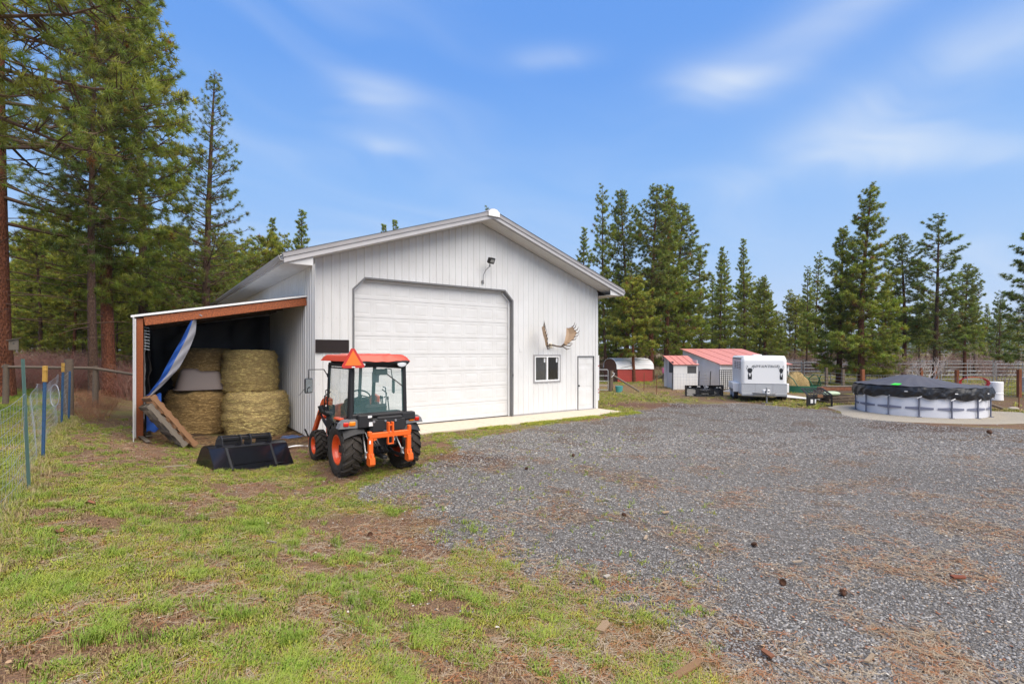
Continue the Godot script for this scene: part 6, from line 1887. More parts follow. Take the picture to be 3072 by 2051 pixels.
# ---------------------------------------------------------------- things at the far side of the yard
func make_sheds() -> void:
	# red shed with rounded white roof
	var t := thing("red_shed", "low red metal shed with rounded white metal roof", "shed", Vector3(8.0, ground_y(8, -38) - 0.02, -37.9), 0.10)
	var mb := MB.new()
	var w := 2.75; var dp := 3.6
	mb.box(Vector3(w * 0.5, 0.46, -0.02), Vector3(w, 1.04, 0.04)); for k in 9: mb.box(Vector3(w * 0.5, 0.05 + k * 0.115, 0.008), Vector3(w, 0.03, 0.02), 0.004)
	part("front_wall", mb, M.red_metal, t)
	mb = MB.new(); mb.box(Vector3(w * 0.5, 0.46, -dp), Vector3(w, 1.0, 0.04)); part("back_wall", mb, M.red_metal, t)
	var arc := PackedVector2Array()
	arc.append(Vector2(0, 0)); 
	for k in 11:
		var a := PI * k / 10
		arc.append(Vector2(dp * 0.5 - cos(a) * dp * 0.5 + 0.0, 1.0 + pow(sin(a), 0.75) * 0.78))
	arc.append(Vector2(dp, 0))
	for x in [0.0, w]:
		mb = MB.new(); mb.prism(arc, 0.03, Transform3D(Basis(Vector3(0, 0, -1), Vector3(0, 1, 0), Vector3(1, 0, 0)), Vector3(x, 0, 0))); part("gable", mb, M.rust, t)
	for k in 10:
		mb = MB.new()
		var a := PI * k / 10; var b := PI * (k + 1) / 10
		var p := Vector3(0, 1.0 + pow(sin(a), 0.75) * 0.80, -dp * 0.5 + cos(a) * (dp * 0.5 + 0.06)); var q := Vector3(0, 1.0 + pow(sin(b), 0.75) * 0.80, -dp * 0.5 + cos(b) * (dp * 0.5 + 0.06))
		mb.bar(p + Vector3(w * 0.5, 0.01, 0), q + Vector3(w * 0.5, 0.01, 0), w + 0.16, 0.02); mb.bar(p + Vector3(w * 0.5, 0.025, 0), p.lerp(q, 0.12) + Vector3(w * 0.5, 0.025, 0), w + 0.17, 0.025)
		part("roof_panel", mb, M.white, t)
	# white coop: tall house and low annex
	t = thing("chicken_coop", "white shed house with faded red metal roof behind the plow", "shed", Vector3(12.65, ground_y(12.6, -30) - 0.02, -30.4), 0.0)
	mb = MB.new()
	var sk := Vector3(-0.6, 0, -4.9)
	var fw := 4.15
	var P := func(a: float, b: float, y: float) -> Vector3: return Vector3(a * fw, y, 0) + sk * b
	var yt := func(b: float) -> float: return 1.55 + 0.92 * b
	mb.quad(P.call(0, 0, 0), P.call(0, 0, 1.55), P.call(1, 0, 1.55), P.call(1, 0, 0)); part("front_wall", mb, M.siding, t)
	mb = MB.new(); mb.quad(P.call(0, 0, 0), P.call(0, 0, 1.55), P.call(0, 1, 2.47), P.call(0, 1, 0)); part("side_wall", mb, M.siding, t)
	mb = MB.new(); mb.quad(P.call(1, 0, 0), P.call(1, 0, 1.55), P.call(1, 1, 2.47), P.call(1, 1, 0)); part("side_wall", mb, M.siding, t)
	mb = MB.new(); mb.quad(P.call(0, 1, 0), P.call(0, 1, 2.47), P.call(1, 1, 2.47), P.call(1, 1, 0)); part("back_wall", mb, M.siding, t)
	for k in 5:
		mb = MB.new()
		var a0 := -0.03 + k * 0.212; var a1 := a0 + 0.212
		for e in [[a0, a1, 0.02], [a0, a0 + 0.012, 0.04]]:
			var A: Vector3 = P.call(e[0], -0.04, 1.53 + e[2]); var B: Vector3 = P.call(e[0], 1.04, 2.50 + e[2]); var C: Vector3 = P.call(e[1], 1.04, 2.50 + e[2]); var D: Vector3 = P.call(e[1], -0.04, 1.53 + e[2])
			mb.quad(A, B, C, D); var dn := Vector3(0, -0.03, 0); mb.quad(A, D, D + dn, A + dn); mb.quad(A, A + dn, B + dn, B); mb.quad(D, C, C + dn, D + dn); mb.quad(A + dn, D + dn, C + dn, B + dn)
		part("roof_panel", mb, M.coop_roof, t)
	mb = MB.new(); mb.box(Vector3(0.02, 0.77, 0.015), Vector3(0.09, 1.54, 0.03), 0.004); mb.box(Vector3(fw - 0.02, 0.77, 0.015), Vector3(0.09, 1.54, 0.03), 0.004); part("corner_board", mb, M.white, t)
	t = thing("coop_annex", "small white lean-to coop with red roof and dark mesh windows", "shed", Vector3(9.85, ground_y(9.8, -30) - 0.02, -30.5), 0.0)
	var w2 := 1.48; var d2 := 1.9
	var front := PackedVector2Array([Vector2(0, 0), Vector2(0, 1.50), Vector2(w2, 1.50), Vector2(w2, 0)])
	mb = MB.new()
	for e in [[0.0, 0.84, 0.0, 1.5], [0.84, 1.40, 0.0, 0.99], [0.84, 1.40, 1.44, 1.5], [1.40, 1.48, 0.0, 1.5]]:
		mb.box(Vector3((e[0] + e[1]) * 0.5, (e[2] + e[3]) * 0.5, -0.02), Vector3(e[1] - e[0], e[3] - e[2], 0.04))
	part("front_wall", mb, M.siding, t)
	mb = MB.new()
	mb.prism(PackedVector2Array([Vector2(0, 0), Vector2(0, 1.0), Vector2(d2, 1.0), Vector2(d2, 0)]), 0.04, Transform3D(Basis(Vector3(0.1, 0, -1), Vector3(0, 1, 0), Vector3(1, 0, 0)), Vector3(0.02, 0, -0.04)))
	mb.prism(PackedVector2Array([Vector2(d2 * 0.5, 1.0), Vector2(d2 * 0.5, 1.76), Vector2(d2, 2.02), Vector2(d2, 1.0)]), 0.04, Transform3D(Basis(Vector3(0.1, 0, -1), Vector3(0, 1, 0), Vector3(1, 0, 0)), Vector3(0.02, 0, -0.04)))
	mb.box(Vector3(w2 - 0.02, 0.9, -d2 * 0.5), Vector3(0.04, 1.8, d2 - 0.1)); mb.box(Vector3(w2 * 0.5, 1.0, -d2 + 0.02), Vector3(w2, 2.0, 0.04))
	part("side_wall", mb, M.siding, t)
	for e in [[1.12, 1.215, -0.03, 0.0], [0.02, 1.36, -0.5, PI / 2]]:
		mb = MB.new(); mb.box(Vector3(), Vector3(0.58 if e[3] == 0.0 else 0.84, 0.46 if e[3] == 0.0 else 0.70, 0.01)); var o := part("window", mb, mk(Color(0.07, 0.07, 0.072), 0.8), t); o.position = Vector3(e[0], e[1], e[2]); o.rotation.y = e[3]
	for k in 4:
		mb = MB.new(); mb.bar(Vector3(-0.06 + (k + 0.5) * 0.40, 1.52, 0.10), Vector3(-0.06 + (k + 0.5) * 0.40, 2.05, -d2 - 0.05), 0.395, 0.025); mb.bar(Vector3(-0.06 + k * 0.40, 1.545, 0.10), Vector3(-0.06 + k * 0.40, 2.075, -d2 - 0.05), 0.03, 0.03); part("roof_panel", mb, M.coop_roof, t)
	# wire run in front of the coop
	t = thing("wire_run", "wire mesh pen fence standing before the white coop", "fence")
	mb = MB.new()
	for k in 14: mb.tube([gp(9.4 + k * 0.17, -29.4, 0.0), gp(9.4 + k * 0.17, -29.4, 1.02)], 0.006, 3)
	for j in 6: mb.tube([gp(9.4, -29.4, 0.05 + j * 0.19), gp(11.61, -29.4, 0.05 + j * 0.19)], 0.006, 3)
	part("mesh", mb, M.wire, t)
	for x in [9.4, 10.95, 11.62]:
		mb = MB.new(); mb.bar(gp(x, -29.38, -0.02), gp(x + 0.05, -29.38, 1.15), 0.04, 0.04); part("post", mb, M.black, t)
	# lattice panels leaning at the coop front
	for e in [[12.30, 1.0, 1.22, "black lattice panel left of the horse trailer", 9, 10], [17.6, 0.35, 1.1, "narrow black lattice strip right of the horse trailer", 3, 9]]:
		mb = MB.new()
		var pw: float = e[1]; var ph: float = e[2]
		for k in e[4] + 1: mb.box(Vector3(pw * k / e[4] - pw * 0.5, ph * 0.5, 0), Vector3(0.04, ph, 0.012))
		for k in e[5] + 1: mb.box(Vector3(0, ph * k / e[5], 0.008), Vector3(pw + 0.03, 0.04, 0.012))
		var o := single("lattice_panel", mb, M.black, e[3], "lattice", gp(e[0], -29.2 if e[0] < 15 else -29.6), 0.0)
		o.position.x += 0.35 if e[0] < 15 else -1.4
		o.rotation.x = -0.08
	mb = MB.new(); mb.box(Vector3(0, 0.42, 0), Vector3(0.34, 0.10, 0.03), 0.003); mb.box(Vector3(0.12, 0.2, 0), Vector3(0.07, 0.46, 0.03), 0.003)
	single("loose_planks", mb, M.wood, "short tan planks propped on the black lattice", "plank", gp(12.95, -29.0, -0.02))

func make_trailer() -> void:
	var t := thing("horse_trailer", "white two horse trailer with black horse heads on its nose", "trailer", Vector3(11.36, -0.05, -22.55), -0.30)
	# own frame: x to the viewer's right along the nose, z towards the viewer, body runs back along -z
	var W := 1.86; var H0 := 0.32; var H1 := 2.10; var L := 3.3
	var mb := MB.new()
	mb.grid(24, 8, func(a: float, b: float) -> Vector3:
		var x := lerpf(-W * 0.5, W * 0.5, a)
		var rr := 0.10
		var e := clampf((absf(x) - (W * 0.5 - rr)) / rr, 0.0, 1.0)
		var y := H1 - rr * (1.0 - sqrt(maxf(0.0, 1.0 - e * e)))
		return Vector3(x, y, lerpf(-0.12, -L, b)))
	part("roof", mb, M.white, t)
	mb = MB.new()
	mb.grid(24, 10, func(a: float, b: float) -> Vector3:
		var x := lerpf(-W * 0.5, W * 0.5, a)
		var rr := 0.10
		var e := clampf((absf(x) - (W * 0.5 - rr)) / rr, 0.0, 1.0)
		var top := H1 - rr * (1.0 - sqrt(maxf(0.0, 1.0 - e * e)))
		var y := lerpf(0.84, top, b)
		var z := -0.12 * smoothstep(0.86, 1.0, b) * smoothstep(0.86, 1.0, b) - 0.10 * e * e
		return Vector3(x, y, z))
	var nose := part("nose", mb, M.white, t)
	mb = MB.new(); mb.box(Vector3(0, 0.60, 0.0), Vector3(W, 0.48, 0.02), 0.004); part("stone_guard", mb, M.diamond, t)
	for x in [-0.36, 0.36]:
		mb = MB.new(); mb.box(Vector3(x, 0.60, 0.014), Vector3(0.012, 0.48, 0.008)); part("guard_seam", mb, M.trim, t)
	mb = MB.new(); mb.box(Vector3(0, 0.845, 0.012), Vector3(W, 0.03, 0.02), 0.004); mb.box(Vector3(0, 0.34, 0.01), Vector3(W, 0.10, 0.06), 0.006); part("belt_rail", mb, M.steel, t)
	for sx in [-1.0, 1.0]:
		mb = MB.new(); mb.box(Vector3(sx * (W * 0.5 - 0.01), 1.14, -L * 0.5 - 0.04), Vector3(0.02, 1.60, L - 0.14)); part("side_wall", mb, M.white, t)
		for k in 3:
			var sl := Node3D.new(); sl.name = "side_window"; t.add_child(sl, true)
			mb = MB.new(); mb.box(Vector3(sx * (W * 0.5 + 0.004), 1.66, -0.6 - k * 0.8), Vector3(0.02, 0.34, 0.56), 0.004); part("frame", mb, M.grey, sl)
			for j in 4:
				mb = MB.new(); mb.box(Vector3(sx * (W * 0.5 + 0.016), 1.54 + j * 0.08, -0.6 - k * 0.8), Vector3(0.012, 0.035, 0.5)); part("slat", mb, M.white, sl)
		var fd := Node3D.new(); fd.name = "fender"; t.add_child(fd, true)
		mb = MB.new(); mb.box(Vector3(sx * (W * 0.5 + 0.13), 0.80, -1.75), Vector3(0.26, 0.03, 1.75), 0.008); mb.box(Vector3(sx * (W * 0.5 + 0.25), 0.66, -1.75), Vector3(0.03, 0.28, 1.75), 0.008); mb.box(Vector3(sx * (W * 0.5 + 0.13), 0.60, -0.86), Vector3(0.25, 0.40, 0.03), 0.008)
		part("guard", mb, M.white, fd)
		for z in [-1.35, -2.15]:
			var wl := Node3D.new(); wl.name = "wheel"; t.add_child(wl, true); wl.position = Vector3(sx * (W * 0.5 + 0.11), 0.345, z)
			mb = MB.new(); mb.lathe([Vector2(0.2, -0.09), Vector2(0.31, -0.105), Vector2(0.345, -0.07), Vector2(0.345, 0.07), Vector2(0.31, 0.105), Vector2(0.2, 0.09)], 28, true, AX); part("tyre", mb, M.rubber, wl)
			mb = MB.new(); mb.lathe([Vector2(0.205, sx * 0.09), Vector2(0.18, sx * 0.05), Vector2(0.0, sx * 0.03)], 20, true, AX); part("rim", mb, M.white, wl)
	mb = MB.new(); mb.box(Vector3(0, 1.2, -L), Vector3(W - 0.02, 1.6, 0.03)); part("rear_wall", mb, M.white, t)
	mb = MB.new(); mb.box(Vector3(0, 0.36, -L * 0.5), Vector3(W - 0.06, 0.10, L - 0.1)); part("floor", mb, M.black, t)
	mb = MB.new(); mb.box(Vector3(-0.10, H1 + 0.03, -1.2), Vector3(0.36, 0.06, 0.36), 0.02); part("roof_vent", mb, M.white, t)
	mb = MB.new(); mb.box(Vector3(0.35, H1 + 0.02, -1.9), Vector3(0.9, 0.04, 0.7), 0.015); part("roof_rack", mb, M.black, t)
	# tongue and jack
	var tg := Node3D.new(); tg.name = "tongue"; t.add_child(tg)
	mb = MB.new(); mb.bar(Vector3(-0.5, 0.40, -0.1), Vector3(0, 0.42, 0.85), 0.06, 0.10, 0.01); mb.bar(Vector3(0.5, 0.40, -0.1), Vector3(0, 0.42, 0.85), 0.06, 0.10, 0.01); mb.box(Vector3(0, 0.45, 0.92), Vector3(0.16, 0.13, 0.22), 0.03); part("a_frame", mb, M.steel, tg)
	mb = MB.new(); mb.tube([Vector3(0, 0.06, 0.66), Vector3(0, 0.72, 0.66)], 0.03, 10); mb.box(Vector3(0, 0.03, 0.66), Vector3(0.20, 0.02, 0.20), 0.003); mb.tube([Vector3(0, 0.72, 0.66), Vector3(0.12, 0.74, 0.66), Vector3(0.12, 0.66, 0.66)], 0.012, 6); part("jack", mb, M.steel, tg)
	mb = MB.new(); mb.box(Vector3(0, 0.545, 0.55), Vector3(0.28, 0.16, 0.18), 0.02); part("battery_case", mb, M.white, tg)
	mb = MB.new()
	for k in 2:
		var pts := []
		for i in 10: pts.append(Vector3(-0.06 + k * 0.14, 0.46 + 0.11 * cos(i * 0.7), 0.72 + 0.10 * sin(i * 0.7)))
		mb.tube(pts, 0.012, 6, false)
	part("safety_chain", mb, M.black, tg)
	mb = MB.new(); mb.box(Vector3(0, 0.012, 0), Vector3(0.46, 0.06, 0.22), 0.006)
	single("jack_block", mb, M.wood_grey, "grey wood block under the horse trailer's jack", "block", Vector3(11.15, -0.035, -21.85), -0.3)
	# graphics on the nose
	var lt := TextMesh.new()
	var fnt := SystemFont.new(); fnt.font_names = PackedStringArray(["Droid Serif"]); fnt.font_italic = true; fnt.font_weight = 700
	lt.font = fnt; lt.text = "ADVANTAGE"; lt.font_size = 16; lt.pixel_size = 0.0085; lt.depth = 0.004; lt.material = M.letter
	var lo := part_mesh("lettering", lt, nose)
	lo.transform = Transform3D(Basis(Vector3(1.22, 0, 0), Vector3(0.42, 1, 0), Vector3(0, 0, 1)), Vector3(0.06, 1.63, 0.006))
	for sx in [-1.0, 1.0]:
		mb = MB.new()
		var hx: float = sx * 0.64 + 0.06
		var head := PackedVector2Array([Vector2(-0.07, 0), Vector2(-0.075, 0.16), Vector2(-0.05, 0.26), Vector2(-0.085, 0.33), Vector2(-0.085, 0.41), Vector2(-0.045, 0.45), Vector2(0.045, 0.45), Vector2(0.085, 0.41), Vector2(0.085, 0.33), Vector2(0.05, 0.26), Vector2(0.075, 0.16), Vector2(0.07, 0)])
		var sc := 1.0 if sx < 0 else 0.72
		mb.xf = Transform3D(Basis().scaled(Vector3(sc * 1.15, 1.12, 1)), Vector3(hx, 1.04, 0.006))
		mb.prism(head, 0.004)
		for e in [-1.0, 1.0]:
			mb.prism(PackedVector2Array([Vector2(e * 0.03, 0.43), Vector2(e * 0.09, 0.50), Vector2(e * 0.115, 0.58), Vector2(e * 0.075, 0.52), Vector2(e * 0.06, 0.47)]), 0.004)
			mb.prism(PackedVector2Array([Vector2(e * 0.09, 0.36), Vector2(e * 0.13, 0.44), Vector2(e * 0.14, 0.54), Vector2(e * 0.12, 0.46)]), 0.004)
		part("horse_head_emblem", mb, M.letter, nose)
		mb = MB.new(); mb.xf = Transform3D(Basis().scaled(Vector3(sc * 1.15, 1.12, 1)), Vector3(hx, 1.04, 0.0095))
		mb.prism(PackedVector2Array([Vector2(-0.035, 0.17), Vector2(-0.03, 0.25), Vector2(0.03, 0.25), Vector2(0.035, 0.17)]), 0.003); mb.prism(PackedVector2Array([Vector2(-0.012, 0.20), Vector2(-0.02, 0.12), Vector2(0.02, 0.12), Vector2(0.012, 0.20)]), 0.003)
		part("emblem_blaze", mb, M.white, nose)

func make_pool() -> void:
	var c := Vector3(15.2, ground_y(15.2, -18.7) + 0.042, -18.7)
	var R := 1.93
	var t := thing("frame_pool", "round grey frame pool standing on pale sand", "pool", c)
	var mb := MB.new()
	mb.grid(96, 8, func(a: float, b: float) -> Vector3:
		var ang := a * TAU
		var leg := absf(fposmod(a * 14.0, 1.0) - 0.5) * 2.0
		var r := R - 0.02 + 0.03 * sin(b * PI) * (1.0 - leg * leg)
		return Vector3(cos(ang) * r, b * 0.98, sin(ang) * r))
	part("liner_wall", mb, M.pool_wall, t)
	for k in 14:
		var a0 := TAU * (k + 0.0) / 14
		var d := Vector3(cos(a0), 0, sin(a0))
		mb = MB.new(); mb.tube([d * (R + 0.035), d * (R + 0.035) + Vector3(0, 1.0, 0)], 0.024, 8); mb.box(d * (R + 0.05) + Vector3(0, 0.01, 0), Vector3(0.10, 0.02, 0.10), 0.003)
		part("leg", mb, M.pool_leg, t)
		mb = MB.new()
		for i in 10:
			var f0 := a0 + TAU / 14 * (-0.44 + 0.88 * i / 10.0); var f1 := a0 + TAU / 14 * (-0.44 + 0.88 * (i + 1) / 10.0)
			var h0 := 0.032 + 0.022 * exp(-pow((i - 5.0) / 2.6, 2.0)); var h1 := 0.032 + 0.022 * exp(-pow((i + 1 - 5.0) / 2.6, 2.0))
			mb.quad(Vector3(cos(f0) * (R + 0.022), 0.30 - h0, sin(f0) * (R + 0.022)), Vector3(cos(f0) * (R + 0.022), 0.30 + h0, sin(f0) * (R + 0.022)), Vector3(cos(f1) * (R + 0.022), 0.30 + h1, sin(f1) * (R + 0.022)), Vector3(cos(f1) * (R + 0.022), 0.30 - h1, sin(f1) * (R + 0.022)))
		part("printed_band", mb, M.pool_band, t)
	# cover: dome sagging to the rim, crumpled skirt
	var cv := thing("pool_cover", "black tarp cover tied over the round pool with a swollen middle", "cover", c)
	mb = MB.new()
	var skirt := func(a: float) -> float: return 0.64 + 0.03 * sin(a * 3.0 + 0.5) + 0.03 * sin(a * 14.0 + 1.0) + 0.012 * sin(a * 23.0)
	mb.grid(160, 12, func(a: float, b: float) -> Vector3:
		var ang := a * TAU
		var r := R * b
		var x := cos(ang) * r; var z := sin(ang) * r
		var dd := Vector2(x + 0.35, z).length() / 1.75
		var y := 1.03 + 0.36 * exp(-dd * dd * 2.6) - 0.02 * b + n_mid.get_noise_2d(x * 1.5, z * 1.5) * 0.03 * (1.0 - b * b)
		return Vector3(cos(ang) * r * 1.035, y + 0.010 * sin(ang * 24.0 + b * 5.0) * b, sin(ang) * r * 1.035))
	part("top_sheet", mb, M.cover_top, cv)
	mb = MB.new()
	mb.grid(220, 9, func(a: float, b: float) -> Vector3:
		var ang := a * TAU
		var low: float = skirt.call(ang)
		var y := lerpf(1.012, low, b)
		var r := R * 1.036 + 0.012 + 0.05 * sin(b * PI) * (0.6 + 0.4 * sin(ang * 9.0)) + 0.030 * b * sin(ang * 31.0 + sin(b * 6.0)) + n_mid.get_noise_2d(ang * 22.0, b * 7.0) * 0.03
		return Vector3(cos(ang) * r, y + 0.008 * sin(ang * 24.0) * (1.0 - b), sin(ang) * r))
	part("skirt", mb, M.tarp_black, cv)
	for k in 14:
		var a0 := TAU * k / 14
		var d := Vector3(cos(a0), 0, sin(a0)); var s := Vector3(-sin(a0), 0, cos(a0))
		mb = MB.new(); var y: float = skirt.call(a0)
		mb.bar(d * (R + 0.09) + Vector3(0, y + 0.02, 0) - s * 0.07, d * (R + 0.10) + Vector3(0, y - 0.05, 0) + s * 0.06, 0.012, 0.03); part("tie_strap", mb, M.white, cv)
	for e in [[2.42, 0.87], [2.28, 0.85], [1.75, 0.83], [1.15, 0.83], [0.72, 0.94]]:
		var d := Vector3(cos(e[0]), 0, sin(e[0])); mb = MB.new(); mb.box(d * (R + 0.115) + Vector3(0, e[1], 0), Vector3(0.09, 0.03, 0.012), 0.003, Basis(Vector3.UP, PI / 2 - e[0])); part("eyelet_patch", mb, M.white, cv)
	# bright green patch
	mb = MB.new()
	mb.grid(6, 4, func(a: float, b: float) -> Vector3:
		var ang := lerpf(2.53, 2.66, a); var r := R * lerpf(0.99, 0.84, b)
		var x := cos(ang) * r; var z := sin(ang) * r
		var dd := Vector2(x + 0.35, z).length() / 1.75
		return Vector3(x * 1.035, 1.045 + 0.36 * exp(-dd * dd * 2.6) - 0.02 * r / R + 0.012, z * 1.035))
	part("green_patch", mb, M.green_patch, cv)
	# red hose on the rim, pole leaning behind, stone
	mb = MB.new()
	for k in 5:
		var pts := []
		for i in 21: pts.append(Vector3(cos(TAU * i / 20) * (0.40 + 0.02 * k), 0.22 + sin(TAU * i / 20) * 0.24, k * 0.025))
		mb.tube(pts, 0.012, 5, false)
	single("red_hose", mb, M.red_hose, "coil of red hose behind the covered pool", "hose", gp(19.3, -20.9, 0.78), -0.6)
	mb = MB.new(); mb.box(Vector3(0, 0.4, 0), Vector3(0.9, 0.8, 0.5), 0.02)
	single("pump_crate", mb, M.wood_grey, "weathered crate behind the pool that carries the red hose", "crate", gp(19.3, -21.0, -0.02), -0.6)
	mb = MB.new(); mb.tube([Vector3(-0.75, 0.62, -0.5), Vector3(0.55, 0.03, 0.1)], 0.05, 8)
	single("leaning_pole", mb, M.wood_old, "dark pole slanting to the ground right of the pool", "pole", gp(18.9, -19.9))
	mb = MB.new(); mb.grid(12, 7, func(a: float, b: float) -> Vector3: return Vector3(0.20 * sin(b * PI) * cos(a * TAU), 0.07 - 0.07 * cos(b * PI), 0.14 * sin(b * PI) * sin(a * TAU)))
	single("flat_stone", mb, M.sand, "pale flat stone at the foot of the dark pole", "stone", gp(19.75, -19.7, -0.02))

func make_yard_things() -> void:
	var mb: MB
	# snow plow blade
	var t := thing("plow_blade", "black snow plow blade standing before the white coop", "plow", gp(9.85, -25.6), 0.0)
	mb = MB.new()
	mb.grid(20, 8, func(a: float, b: float) -> Vector3:
		return Vector3(lerpf(-0.93, 0.93, a), lerpf(0.04, 0.56, b), 0.16 * cos(b * PI) * 0.6 - 0.10 + 0.10 * sin(b * PI) * -1.0))
	part("moldboard", mb, M.black_paint, t)
	for x in [-0.93, 0.93]:
		mb = MB.new(); mb.box(Vector3(x, 0.30, -0.06), Vector3(0.03, 0.54, 0.24), 0.005); part("end_plate", mb, M.black, t)
	for x in [-0.34, 0.34]:
		mb = MB.new(); mb.prism(PackedVector2Array([Vector2(-0.13, 0.08), Vector2(-0.13, 0.46), Vector2(0.10, 0.40), Vector2(0.16, 0.10)]), 0.04, Transform3D(Basis(), Vector3(x, 0, 0.05))); part("rib", mb, M.black, t)
	mb = MB.new(); mb.box(Vector3(0, 0.27, 0.06), Vector3(0.56, 0.20, 0.10), 0.02); mb.tube([Vector3(-0.2, 0.33, 0.12), Vector3(0.2, 0.22, 0.12)], 0.03, 8); mb.box(Vector3(0, 0.04, 0.10), Vector3(0.95, 0.06, 0.16), 0.01); part("hitch_frame", mb, M.black, t)
	mb = MB.new()
	for k in 3: mb.tube([Vector3(-0.15 + k * 0.1, 0.30, 0.13), Vector3(-0.05 + k * 0.06, 0.44, 0.20), Vector3(-0.08 + k * 0.08, 0.58, 0.05)], 0.012, 6)
	part("hoses", mb, M.steel, t)
	for e in [[-0.74, 0.50], [-0.30, 0.51], [0.12, 0.50], [0.64, 0.46], [0.78, 0.46]]:
		mb = MB.new(); mb.box(Vector3(e[0], e[1], 0.01), Vector3(0.16 if absf(e[0]) < 0.6 else 0.10, 0.035, 0.012)); part("decal", mb, M.white, t)
	# post with slanting brace rail, gate and teal tub
	t = thing("brace_post", "weathered fence post with a slanting grey brace rail", "post", gp(5.66, -28.7))
	mb = MB.new(); mb.tube([Vector3(0, -0.1, 0), Vector3(0.06, 1.22, 0)], [0.13, 0.11], 10); part("post", mb, M.wood_old, t)
	mb = MB.new(); mb.tube([Vector3(0.12, 0.95, 0.05), Vector3(1.58, 0.04, 0.25)], 0.05, 8); part("brace_rail", mb, M.wood_grey, t)
	mb = MB.new(); mb.tube([Vector3(0.05, 1.12, 0.08), Vector3(0.2, 1.05, 0.12), Vector3(0.1, 0.9, 0.12), Vector3(0.02, 0.85, 0.12)], 0.02, 6); part("insulator_rope", mb, M.white, t)
	t = thing("pipe_gate", "grey pipe gate beside the barn's far corner", "gate", gp(4.15, -28.6))
	mb = MB.new(); mb.tube([Vector3(0, 0.1, 0), Vector3(0, 1.22, 0), Vector3(0.06, 1.27, 0), Vector3(1.28, 1.27, 0), Vector3(1.34, 1.2, 0), Vector3(1.34, 0.1, 0)], 0.025, 7); part("frame", mb, M.galv, t)
	for y in [0.12, 0.36, 0.62, 0.92]:
		mb = MB.new(); mb.tube([Vector3(0, y, 0), Vector3(1.34, y, 0)], 0.02, 6); part("rail", mb, M.galv, t)
	mb = MB.new(); mb.lathe([Vector2(0.0, 0.03), Vector2(0.25, 0.03), Vector2(0.27, 0.36), Vector2(0.31, 0.38), Vector2(0.31, 0.35), Vector2(0.24, 0.0), Vector2(0.0, 0.0)], 24)
	single("feed_tub", mb, M.teal, "teal plastic feed tub at the foot of the brace post", "tub", gp(6.1, -28.5, 0.0)).scale = Vector3(0.72, 0.9, 0.72)
	mb = MB.new(); mb.lathe([Vector2(0.0, 0.02), Vector2(0.13, 0.02), Vector2(0.17, 0.33), Vector2(0.185, 0.34), Vector2(0.18, 0.31), Vector2(0.125, 0.0), Vector2(0.0, 0.0)], 20)
	t = thing("pink_bucket", "pink bucket hung on a post right of the red shed", "bucket", gp(11.25, -37.0, 0.72))
	part("pail", mb, M.pink, t)
	mb = MB.new(); var hp := []
	for k in 11: hp.append(Vector3(cos(PI * k / 10) * 0.175, 0.33 + sin(PI * k / 10) * 0.14, 0))
	mb.tube(hp, 0.006, 5); part("bail", mb, M.steel, t)
	mb = MB.new(); mb.tube([Vector3(0, -0.1, 0), Vector3(0.02, 1.2, 0)], 0.06, 8); single("bucket_post", mb, M.wood_grey, "short grey post behind the pink bucket", "post", gp(11.25, -37.25))
	mb = MB.new(); mb.tube([Vector3(0, 0.02, 0), Vector3(0.4, 0.2, 0.2), Vector3(1.3, 0.75, 0.1)], 0.025, 6); single("slanted_pole", mb, M.wood_grey, "thin pale pole slanting up to the pink bucket", "pole", gp(10.0, -36.9))
	# black cage
	t = thing("black_crate_frame", "black steel grid frame standing at the gravel's edge", "frame", gp(12.72, -20.95), 0.12)
	mb = MB.new()
	for x in [-0.55, 0.55]:
		mb.bar(Vector3(x, 0.0, 0.22), Vector3(x, 0.50, 0.22), 0.06, 0.06, 0.006); mb.bar(Vector3(x, 0.5, 0.22), Vector3(x * 0.86, 0.74, -0.25), 0.04, 0.04, 0.004); mb.bar(Vector3(x, 0.0, 0.22), Vector3(x, 0.06, -0.4), 0.05, 0.05, 0.004)
	mb.bar(Vector3(-0.55, 0.48, 0.22), Vector3(0.55, 0.48, 0.22), 0.05, 0.06, 0.006); mb.bar(Vector3(-0.47, 0.74, -0.25), Vector3(0.47, 0.74, -0.25), 0.04, 0.04, 0.004)
	part("frame", mb, M.black, t)
	for k in 8:
		mb = MB.new(); var f := (k + 0.5) / 8.0; mb.bar(Vector3(lerpf(-0.55, 0.55, f), 0.5, 0.22), Vector3(lerpf(-0.47, 0.47, f), 0.74, -0.25), 0.022, 0.022); part("grid_bar", mb, M.black, t)
	for k in 3:
		mb = MB.new(); var f := (k + 1) / 4.0; mb.bar(Vector3(-0.55 + 0.08 * f, 0.5 + 0.24 * f, 0.22 - 0.47 * f), Vector3(0.55 - 0.08 * f, 0.5 + 0.24 * f, 0.22 - 0.47 * f), 0.022, 0.022); part("grid_bar", mb, M.black, t)
	mb = MB.new(); mb.box(Vector3(-0.36, 0.26, 0.22), Vector3(0.30, 0.36, 0.02), 0.004); part("side_plate", mb, M.black, t)
	mb = MB.new(); mb.box(Vector3(-0.36, 0.24, 0.235), Vector3(0.11, 0.16, 0.01)); mb.box(Vector3(-0.20, 0.24, 0.235), Vector3(0.06, 0.16, 0.01)); part("white_label", mb, M.white, t)
	mb = MB.new(); mb.box(Vector3(0.0, 0.45, 0.255), Vector3(0.24, 0.12, 0.03), 0.004); part("wood_block", mb, M.wood, t)
